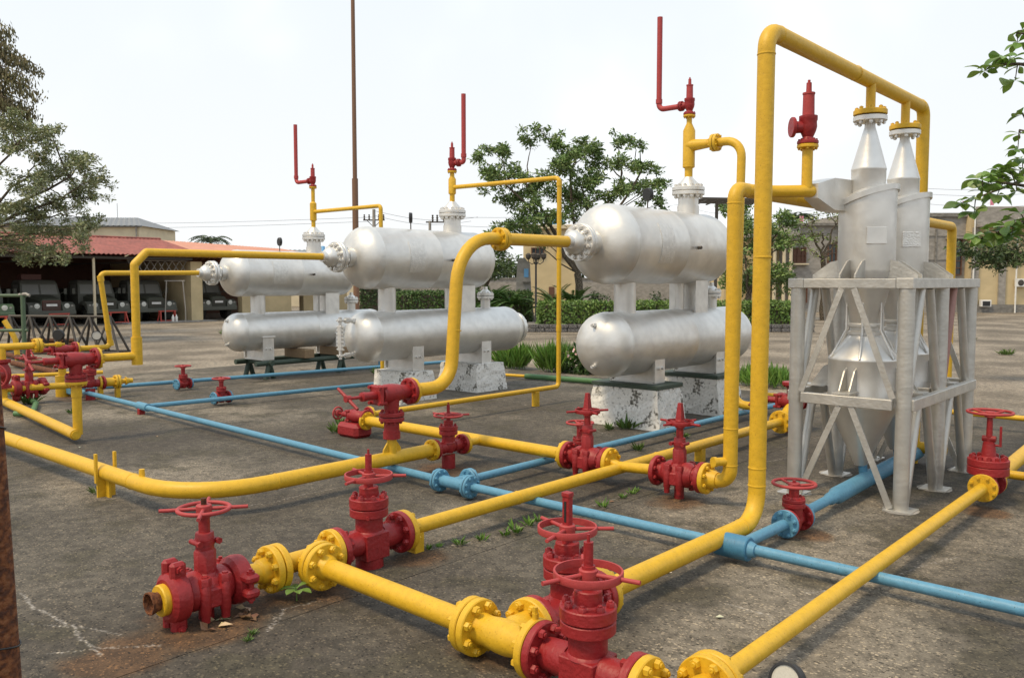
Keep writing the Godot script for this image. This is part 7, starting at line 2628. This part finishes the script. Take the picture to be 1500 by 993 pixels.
			part("transformer", b.done(), M.concrete, t)
	var wires := [[-60, 321, 100, 549, 318, 72], [-60, 328, 100, 549, 324, 72], [549, 309, 72, 700, 318, 76], [549, 316, 72, 690, 324, 76], [650, 318, 76, 1000, 299, 84], [650, 330, 76, 1000, 322, 84], [1340, 275, 80, 1600, 262, 70], [1340, 283, 80, 1600, 272, 70], [1340, 297, 80, 1600, 292, 70], [1090, 318, 84, 1340, 275, 80], [1000, 299, 84, 1090, 310, 84]]
	var n := 0
	for w in wires:
		var p0 := PD(w[0], w[1], w[2])
		var p1 := PD(w[3], w[4], w[5])
		b = MB.new()
		b.tube(curve_to(Vector3.ZERO, p1 - p0, -0.5, 10), 0.014, 5)
		solo("power_line", b.done(), M.dark_steel, "thin black power line crossing the pale sky", "wire", p0, 0.0, "power lines in the sky")
		n += 1
	# dry leaves and pebbles round the first valve
	for i in 9:
		var m := MB.new()
		m.use_c = true
		var c := Color(0.17, 0.09, 0.05) if i % 3 else Color(0.4, 0.33, 0.2)
		for s in 2:
			leaf_blade(m, Vector3(0, 0.006 + s * 0.006, 0), Vector3(rng.randfn(), 0.15, rng.randfn()).normalized(), Vector3(rng.randfn() * 0.4, 1, rng.randfn() * 0.4).normalized(), rng.randf_range(0.05, 0.1), 0.05, c)
		solo("fallen_leaf", m.done(), M.leaf, "curled dry leaf on the stained slab by the clamp-hub valve", "leaf", W(-1.05 + rng.randf() * 0.4, 0.05 + rng.randf() * 0.22, 0.0), 0.0, "dry leaves by the clamp-hub valve")
	for q in [[393, 805, 0], [870, 775, 0], [118, 655, 0], [1190, 905, 0], [1048, 905, 0], [985, 840, 0], [230, 640, 1], [900, 735, 1]]:
		var m := MB.new()
		m.use_c = true
		leaf_blade(m, Vector3(0, 0.006, 0), Vector3(rng.randfn(), 0.1, rng.randfn()).normalized(), Vector3(0.1, 1, 0.1).normalized(), 0.06, 0.04, Color(0.55, 0.5, 0.4) if q[2] == 0 else Color(0.3, 0.16, 0.08))
		solo("fallen_leaf", m.done(), M.leaf, "single pale fallen leaf on the bare apron slab", "leaf", P(q[0], q[1], 0.0), 0.0, "pale leaves on the bare slab")

# ---------------------------------------------------------------- trees
func tree_from(called: String, label: String, base: Vector3, forks: Array, clumps: Array, leaf_n: int, size: float, col: Color, trunk_r: float, bark: Material, d: float):
	# clumps: picture column, row, radius in picture pixels, how far behind the trunk; forks: picture points the limbs pass
	var t := thing(called, label, "tree", base)
	var wood := MB.new()
	var fk := []
	for f in forks:
		fk.append(PD(f[0], f[1], d + (f[2] if f.size() > 2 else 0.0)) - base)
	limb(wood, curve_to(Vector3(0, -0.05, 0), fk[0], 0.0, 5, trunk_r * 0.25), trunk_r, trunk_r * 0.75, 10)
	for i in range(1, fk.size()):
		limb(wood, curve_to(fk[0], fk[i], 0.2, 5, trunk_r * 0.5), trunk_r * 0.42, trunk_r * 0.2, 8)
	var m := MB.new()
	m.use_c = true
	for c in clumps:
		var p := PD(c[0], c[1], d + c[3]) - base
		var r: float = c[2] / F * d
		var best: Vector3 = fk[0]
		for f in fk:
			if f.distance_to(p) < best.distance_to(p) and f.y < p.y + r * 0.6:
				best = f
		limb(wood, curve_to(best, p, 0.1, 5, trunk_r * 0.35), trunk_r * 0.18, trunk_r * 0.05, 6)
		var nsub := 7
		for k in nsub:
			var o := p + Vector3(rng.randfn(), rng.randfn() * 0.6, rng.randfn()) * r * 0.62
			limb(wood, [p, p.lerp(o, 0.5) + Vector3(0, r * 0.05, 0), o], trunk_r * 0.09, trunk_r * 0.03, 4)
			foliage(m, o, Vector3(r * 0.6, r * 0.4, r * 0.6), int(leaf_n * c[2] / 20.0 * c[2] / 20.0 / nsub), size, col, 0.5, 0.6)
	part("trunk", wood.done(), bark, t)
	part("crown", m.done(), M.leaf, t)

func build_trees():
	var turn := deg_to_rad(YAW)
	# central spreading tree
	var cl := []
	for q in [[712, 250, 17], [735, 222, 16], [720, 268, 16], [752, 255, 18], [764, 278, 17], [742, 292, 17], [776, 205, 14], [790, 190, 10], [812, 200, 11], [820, 215, 15], [806, 240, 20], [835, 226, 19], [862, 228, 18], [858, 208, 12], [878, 240, 16], [846, 262, 20], [820, 285, 21], [852, 290, 20], [795, 268, 19], [780, 305, 20], [805, 318, 20], [905, 208, 12], [922, 206, 11], [938, 212, 9], [912, 240, 15], [938, 246, 17], [958, 270, 13], [930, 272, 16], [905, 275, 16], [885, 292, 16], [955, 290, 12], [972, 268, 9], [760, 325, 19], [740, 335, 17], [790, 345, 17], [870, 268, 16], [965, 300, 10], [700, 232, 11], [716, 218, 11], [832, 312, 18]]:
		cl.append([q[0], q[1], q[2], rng.randf_range(-2.0, 2.0)])
	tree_from("spreading_tree", "spreading tree with layered open foliage behind the largest separator", BG(852, 44), [[846, 400], [800, 320], [880, 330], [770, 270], [835, 250], [910, 260, 1.0], [940, 250, 1.0], [740, 270, -1.0], [862, 300]], cl, 760, 0.21, Color(0.15, 0.225, 0.075), 0.24, M.bark, 44)
	# shady trees behind the garden
	cl = []
	for q in [[710, 370, 22], [725, 395, 22], [700, 400, 20], [738, 350, 18], [690, 375, 18], [745, 380, 18], [672, 395, 16]]:
		cl.append([q[0], q[1], q[2], rng.randf_range(-1.0, 1.0)])
	tree_from("garden_tree", "dense dark garden tree behind the middle separator's bolted end", BG(712, 52), [[712, 420], [720, 385], [700, 385]], cl, 620, 0.22, Color(0.075, 0.125, 0.04), 0.22, M.bark_dark, 52)
	cl = []
	for q in [[880, 440, 14], [905, 448, 13], [930, 446, 14], [960, 442, 14], [985, 445, 12]]:
		cl.append([q[0], q[1], q[2], rng.randf_range(-0.5, 0.5)])
	tree_from("garden_tree", "low dark shrubby tree between the largest separator's drums", BG(925, 50), [[925, 455], [900, 450], [950, 450]], cl, 620, 0.18, Color(0.04, 0.07, 0.022), 0.12, M.bark_dark, 50)
	cl = []
	for q in [[1085, 330, 22], [1100, 360, 24], [1088, 395, 24], [1112, 395, 22], [1120, 415, 20], [1095, 420, 20], [1075, 310, 18], [1108, 335, 18], [1140, 345, 16], [1155, 330, 15], [1142, 318, 13], [1150, 362, 13], [1135, 400, 16], [1146, 410, 13], [1155, 412, 12], [1075, 365, 20], [1060, 300, 16], [1165, 352, 11]]:
		cl.append([q[0], q[1], q[2], rng.randf_range(-1.2, 1.2)])
	tree_from("yard_tree", "leafy green tree behind the tall yellow risers", BG(1097, 50), [[1097, 430], [1090, 370], [1120, 380], [1140, 340]], cl, 560, 0.24, Color(0.15, 0.23, 0.07), 0.22, M.bark, 50)
	cl = []
	for q in [[1180, 330, 13], [1195, 318, 11], [1215, 312, 12], [1232, 318, 12], [1240, 330, 11], [1178, 362, 12], [1190, 350, 10], [1228, 355, 12], [1238, 368, 10], [1205, 345, 9], [1192, 372, 11], [1170, 345, 10]]:
		cl.append([q[0], q[1], q[2], rng.randf_range(-1.0, 1.0)])
	tree_from("thin_tree", "thin half-bare tree before the concrete block, left of the cyclones", BG(1207, 50), [[1206, 380], [1205, 345], [1188, 335], [1225, 330], [1235, 350]], cl, 190, 0.2, Color(0.17, 0.21, 0.07), 0.2, M.bark, 50)
	# left-hand broadleaf tree and the drooping conifer
	cl = []
	for q in [[20, 180, 20], [45, 195, 20], [70, 190, 16], [75, 205, 14], [15, 215, 22], [55, 225, 20], [105, 235, 20], [125, 245, 18], [145, 265, 14], [85, 250, 22], [110, 275, 22], [135, 290, 16], [60, 275, 24], [90, 305, 24], [120, 318, 20], [30, 260, 24], [20, 305, 26], [55, 320, 26], [90, 340, 22], [115, 350, 18], [30, 345, 24], [75, 365, 18], [10, 370, 22], [50, 375, 16], [130, 335, 12], [5, 330, 24], [88, 378, 12]]:
		cl.append([q[0], q[1], q[2], rng.randf_range(-1.6, 1.6)])
	tree_from("broadleaf_tree", "grey-green broadleaf tree hanging over the red shed roof", BG(-70, 32), [[-60, 360], [0, 290], [40, 260], [60, 320], [20, 220], [90, 290], [100, 260]], cl, 820, 0.125, Color(0.225, 0.25, 0.135), 0.18, M.bark, 32)
	var t := thing("drooping_conifer", "drooping brown-green conifer behind the broadleaf tree", "tree", BG(-55, 36))
	var wood := MB.new()
	limb(wood, [Vector3.ZERO, Vector3(0, 6, 0), Vector3(0, 14, 0)], 0.25, 0.05, 10)
	var lf := MB.new()
	lf.use_c = true
	for q in [[52, 95], [48, 130], [45, 165], [30, 80], [35, 110], [20, 150], [8, 40], [8, 60], [25, 180], [38, 150], [12, 105], [5, 130]]:
		var e: Vector3 = PD(q[0], q[1], 36 + rng.randf_range(-1, 1)) - t.position
		var s := Vector3(0, e.y + 0.5, 0)
		var pts := curve_to(s, e, 0.35, 8)
		limb(wood, pts, 0.06, 0.015, 5)
		for i in range(3, 9):
			for k in 90:
				var p: Vector3 = pts[i] + Vector3(rng.randfn() * 0.2, rng.randfn() * 0.05, rng.randfn() * 0.2)
				var ln := rng.randf_range(0.1, 0.26)
				var p2 := p + Vector3(0, -rng.randf() * 0.42, 0)
				leaf_blade(lf, p2, Vector3(rng.randfn() * 0.25, -1, rng.randfn() * 0.25).normalized(), Vector3(rng.randfn(), 0.2, rng.randfn()).normalized(), ln, 0.07, Color(0.15, 0.135, 0.065))
	part("trunk", wood.done(), M.bark_dark, t)
	part("crown", lf.done(), M.leaf, t)
	# distant palm and treetops over the sheds
	for q in [[310, 352, 95, 2.2, "distant palm top over the pink shed roof"], [1165, 318, 80, 1.7, "distant palm top over the balcony roof"]]:
		t = thing("palm_tree", q[4], "palm", BG(q[0], q[2]))
		var top: Vector3 = PD(q[0], q[1], q[2]) - t.position
		wood = MB.new()
		limb(wood, [Vector3.ZERO, Vector3(0, top.y, 0)], 0.2, 0.14, 8)
		part("trunk", wood.done(), M.bark, t)
		for k in 14:
			var m := MB.new()
			m.use_c = true
			var an := TAU * k / 14.0 + 0.2
			var e := Vector3(cos(an), 0, sin(an))
			for i in 12:
				var s := i / 12.0
				var p := Vector3(0, top.y, 0) + e * float(q[3]) * s + Vector3(0, float(q[3]) * (0.55 * s - 0.9 * s * s + 0.2 * (k % 3) * s), 0)
				for sd in [-1.0, 1.0]:
					leaf_blade(m, p, (e.cross(Vector3.UP) * sd + e * 0.6 - Vector3(0, 0.4, 0)).normalized(), Vector3.UP, 0.7, 0.16, Color(0.035, 0.06, 0.02))
			part("frond", m.done(), M.leaf, t)
	# almond tree reaching in from the right: its leaves are large enough to be pieces of their own
	t = thing("almond_tree", "near tree reaching in with large glossy rounded leaves", "tree", BG(1720, 10.5, 0.0))
	wood = MB.new()
	var o: Vector3 = t.position
	limb(wood, curve_to(Vector3(0, -0.02, 0), Vector3(0, 6.5, 0), 0.0, 6, 0.06), 0.17, 0.08, 12)
	var tips := []
	for q in [[[1700, 120], [1560, 108], [1500, 92], [1455, 95], 10.2], [[1700, 150], [1580, 60], [1520, 52], [1490, 48], 10.8], [[1700, 240], [1580, 210], [1520, 196], [1494, 190], 10.0], [[1700, 260], [1560, 240], [1490, 268], [1430, 290], 10.3], [[1690, 270], [1560, 280], [1500, 272], [1440, 262], 9.9], [[1690, 300], [1570, 300], [1510, 318], [1462, 340], 10.4], [[1690, 320], [1560, 330], [1500, 345], [1430, 350], 10.8], [[1690, 240], [1600, 215], [1530, 225], [1498, 165], 10.3]]:
		var pts := []
		for k in 4:
			pts.append(PD(q[k][0], q[k][1], q[4]) - o)
		var full := [Vector3(0, clampf(pts[0].y - 0.5, 1.0, 6.4), 0)]
		full.append_array(fillet(pts, 0.3, 3))
		limb(wood, full, 0.05, 0.009, 7)
		for k in range(2, full.size()):
			tips.append([full[k], k])
	part("trunk", wood.done(), M.bark, t)
	var crown := Node3D.new()
	crown.name = "crown"
	t.add_child(crown)
	var shapes := []
	for k in 3:
		shapes.append(big_leaf(0.185 + 0.03 * k, 0.106 + 0.012 * k, 0.2 + 0.25 * k))
	var rose := [[1462, 98, 10.2], [1443, 104, 10.2], [1480, 88, 10.2], [1494, 96, 10.3], [1470, 82, 10.1], [1492, 62, 10.8], [1498, 44, 10.8], [1488, 118, 10.3], [1496, 196, 10.0], [1492, 218, 10.0], [1498, 168, 10.3],
		[1412, 298, 10.3], [1428, 310, 10.3], [1422, 290, 10.2], [1436, 262, 9.9], [1450, 268, 9.9], [1440, 280, 9.9], [1458, 258, 10.0], [1468, 250, 10.0], [1475, 270, 10.0], [1462, 285, 10.0], [1485, 262, 10.0], [1495, 250, 10.0], [1490, 280, 10.0], [1478, 245, 10.0], [1498, 232, 10.2], [1432, 345, 10.8], [1445, 350, 10.8], [1460, 342, 10.5], [1475, 330, 10.4], [1488, 322, 10.4], [1498, 335, 10.4], [1482, 345, 10.4], [1495, 312, 10.4], [1470, 350, 10.5], [1450, 338, 10.6]]
	for q in rose:
		var c: Vector3 = PD(q[0], q[1], q[2]) - o
		# a twig from the nearest limb
		var near: Vector3 = tips[0][0]
		for tp in tips:
			if tp[0].distance_to(c) < near.distance_to(c):
				near = tp[0]
		var tw := MB.new()
		tw.tube([near, near.lerp(c, 0.5) + Vector3(0, 0.01, 0), c], [0.008, 0.006, 0.005], 5)
		part("twig", tw.done(), M.bark, crown)
		for k in 7:
			var an := TAU * k / 7.0 + rng.randf() * 0.7
			var dir := Vector3(cos(an), rng.randf_range(-0.55, 0.5), sin(an)).normalized()
			var nn := (Vector3.UP + Vector3(rng.randfn(), rng.randfn(), rng.randfn()) * 0.45).normalized()
			var side := dir.cross(nn).normalized()
			nn = side.cross(dir).normalized()
			part("leaf", shapes[rng.randi() % 3], M["big_leaf%d" % (rng.randi() % 4)], crown, Transform3D(Basis(side, nn, -dir) * Basis.from_scale(Vector3.ONE * rng.randf_range(0.6, 1.0)), c + dir * 0.012))
	# finer-leaved tree behind it
	cl = []
	for q in [[1410, 362, 12], [1425, 370, 15], [1440, 372, 17], [1455, 378, 18], [1470, 372, 18], [1485, 365, 18], [1500, 358, 18], [1445, 358, 15], [1465, 390, 11], [1480, 385, 13], [1430, 385, 9], [1495, 380, 14], [1510, 370, 16]]:
		cl.append([q[0], q[1], q[2], rng.randf_range(-0.4, 0.4)])
	tree_from("fine_leaved_tree", "small-leaved dark tree with a hanging twig before the cream wall", BG(1560, 19, -0.08), [[1555, 400], [1520, 375], [1490, 372], [1460, 375], [1440, 370]], cl, 380, 0.095, Color(0.07, 0.11, 0.04), 0.09, M.bark, 19)

func big_leaf(ln: float, wd: float, bend: float) -> ArrayMesh:
	# an obovate blade along -Z, folded a little along its midrib and drooping at the tip
	var m := MB.new()
	var prof := [0.06, 0.2, 0.42, 0.66, 0.86, 0.98, 0.9, 0.55, 0.0]
	var n := prof.size() - 1
	var rows := []
	for i in n + 1:
		var s := float(i) / n
		var y := 0.015 * sin(s * 2.2) - bend * 0.12 * s * s * ln * 4.0
		var w: float = prof[i] * wd * 0.5
		rows.append([Vector3(-w, y + w * 0.25, -ln * s), Vector3(0, y, -ln * s), Vector3(w, y + w * 0.25, -ln * s)])
	for i in n:
		m.quad(rows[i][0], rows[i][1], rows[i + 1][1], rows[i + 1][0], Vector3.UP)
		m.quad(rows[i][1], rows[i][2], rows[i + 1][2], rows[i + 1][1], Vector3.UP)
	return m.done()

# ---------------------------------------------------------------- weeds
func weed(label: String, at: Vector3, r: float, h: float, n: int, col: Color, group: String):
	var b := MB.new()
	b.use_c = true
	for i in n:
		var an := rng.randf() * TAU
		var o := Vector3(cos(an), 0, sin(an)) * rng.randf() * r * 0.5
		var dir := (Vector3(cos(an), 0, sin(an)) * rng.randf_range(0.2, 1.3) + Vector3.UP).normalized()
		leaf_blade(b, o, dir, (Vector3.UP + Vector3(rng.randfn(), 0, rng.randfn()) * 0.3).normalized(), h * rng.randf_range(0.6, 1.3), h * 0.24, col)
	solo("weed_clump", b.done(), M.leaf, label, "weed", at, 0.0, group)

func build_weeds():
	var g := Color(0.10, 0.20, 0.028)
	for q in [[628, 803, 0.06], [643, 800, 0.05], [674, 796, 0.09], [706, 790, 0.09], [740, 783, 0.09], [756, 778, 0.12], [775, 768, 0.10], [790, 762, 0.09]]:
		weed("bright green weed in the slab joint below the longest yellow pipe", P(q[0], q[1] + 2, 0.0), q[2] * 0.75, q[2] * 0.85, 20, g, "weeds in the joint below the longest pipe")
	for q in [[884, 741, 0.10], [912, 728, 0.07], [926, 722, 0.08], [932, 718, 0.06]]:
		weed("green weed tuft in the joint before the riser's split-body valve", P(q[0], q[1] + 2, 0.0), q[2] * 0.75, q[2] * 0.85, 20, g, "weeds in the joint before the riser valve")
	for q in [[494, 632, 0.16, "leafy weed beside the red-painted block"], [500, 620, 0.14, "taller leafy weed against the red-painted block"], [144, 722, 0.10, "small weed at the foot of the tabbed bracket"], [918, 626, 0.2, "grass tuft at the foot of the lichen plinth"], [893, 628, 0.12, "small grass tuft at the lichen plinth's corner"], [370, 928, 0.04, "tiny weed in the slab crack by the clamp-hub valve"], [362, 937, 0.035, "tiny weed at the near end of the slab crack"], [42, 590, 0.2, "weed by the green pipe loop"], [1000, 640, 0.12, "weed under the blue line by the plinth"], [935, 658, 0.12, "weed beside the blue flange"], [555, 547, 0.2, "weed by the blue drain under the stand"], [106, 604, 0.12, "weed at the fat yellow foot"]]:
		weed(q[3], P(q[0], q[1] + 2, 0.0), q[2], q[2], 30, Color(0.085, 0.15, 0.03), "")
	for q in [[1365, 468], [1420, 500], [1475, 520], [1120, 470], [330, 490], [600, 500]]:
		weed("low grass tuft in a joint of the far yard", P(q[0], q[1], -0.08), 0.35, 0.2, 60, Color(0.085, 0.15, 0.03), "grass tufts in the far yard")
	# seedling beside the first tee
	var t := thing("seedling", "five-leaved green seedling growing beside the yellow tee", "plant", P(434, 880, 0.0))
	var s := MB.new()
	s.tube([Vector3(0, -0.005, 0), Vector3(0.004, 0.05, 0), Vector3(0, 0.09, 0)], 0.004, 6)
	part("stem", s.done(), M.big_leaf1, t)
	for k in 7:
		var an := TAU * k / 7.0 + 0.4
		var dir := Vector3(cos(an), rng.randf_range(-0.15, 0.15), sin(an)).normalized()
		var side := dir.cross(Vector3.UP).normalized()
		part("leaf", big_leaf(rng.randf_range(0.1, 0.13), 0.068, 0.3), M.big_leaf1, t, Transform3D(Basis(side, side.cross(dir), -dir), Vector3(0, 0.07 + 0.01 * (k % 3), 0)))
	# pale concrete patches where the frame's legs stand
	for q in [[4.86, 2.57], [6.01, 2.57], [7.16, 2.57], [4.86, 1.51], [6.01, 1.51]]:
		var m := MB.new()
		var pts := []
		for i in 14:
			var an := TAU * i / 14.0
			pts.append(Vector3(cos(an), 0, sin(an)) * 0.17 * rng.randf_range(0.9, 1.12) + Vector3(0, 0.004, 0))
		for i in 14:
			m.flat(Vector3(0, 0.009, 0), pts[i], pts[(i + 1) % 14], Vector3.UP)
		solo("grout_pad", m.done(), M.concrete, "thin pale grout pad under a leg of the cyclone frame", "pad", W(q[0], q[1], 0.0), 0.0, "grout pads under the frame legs")
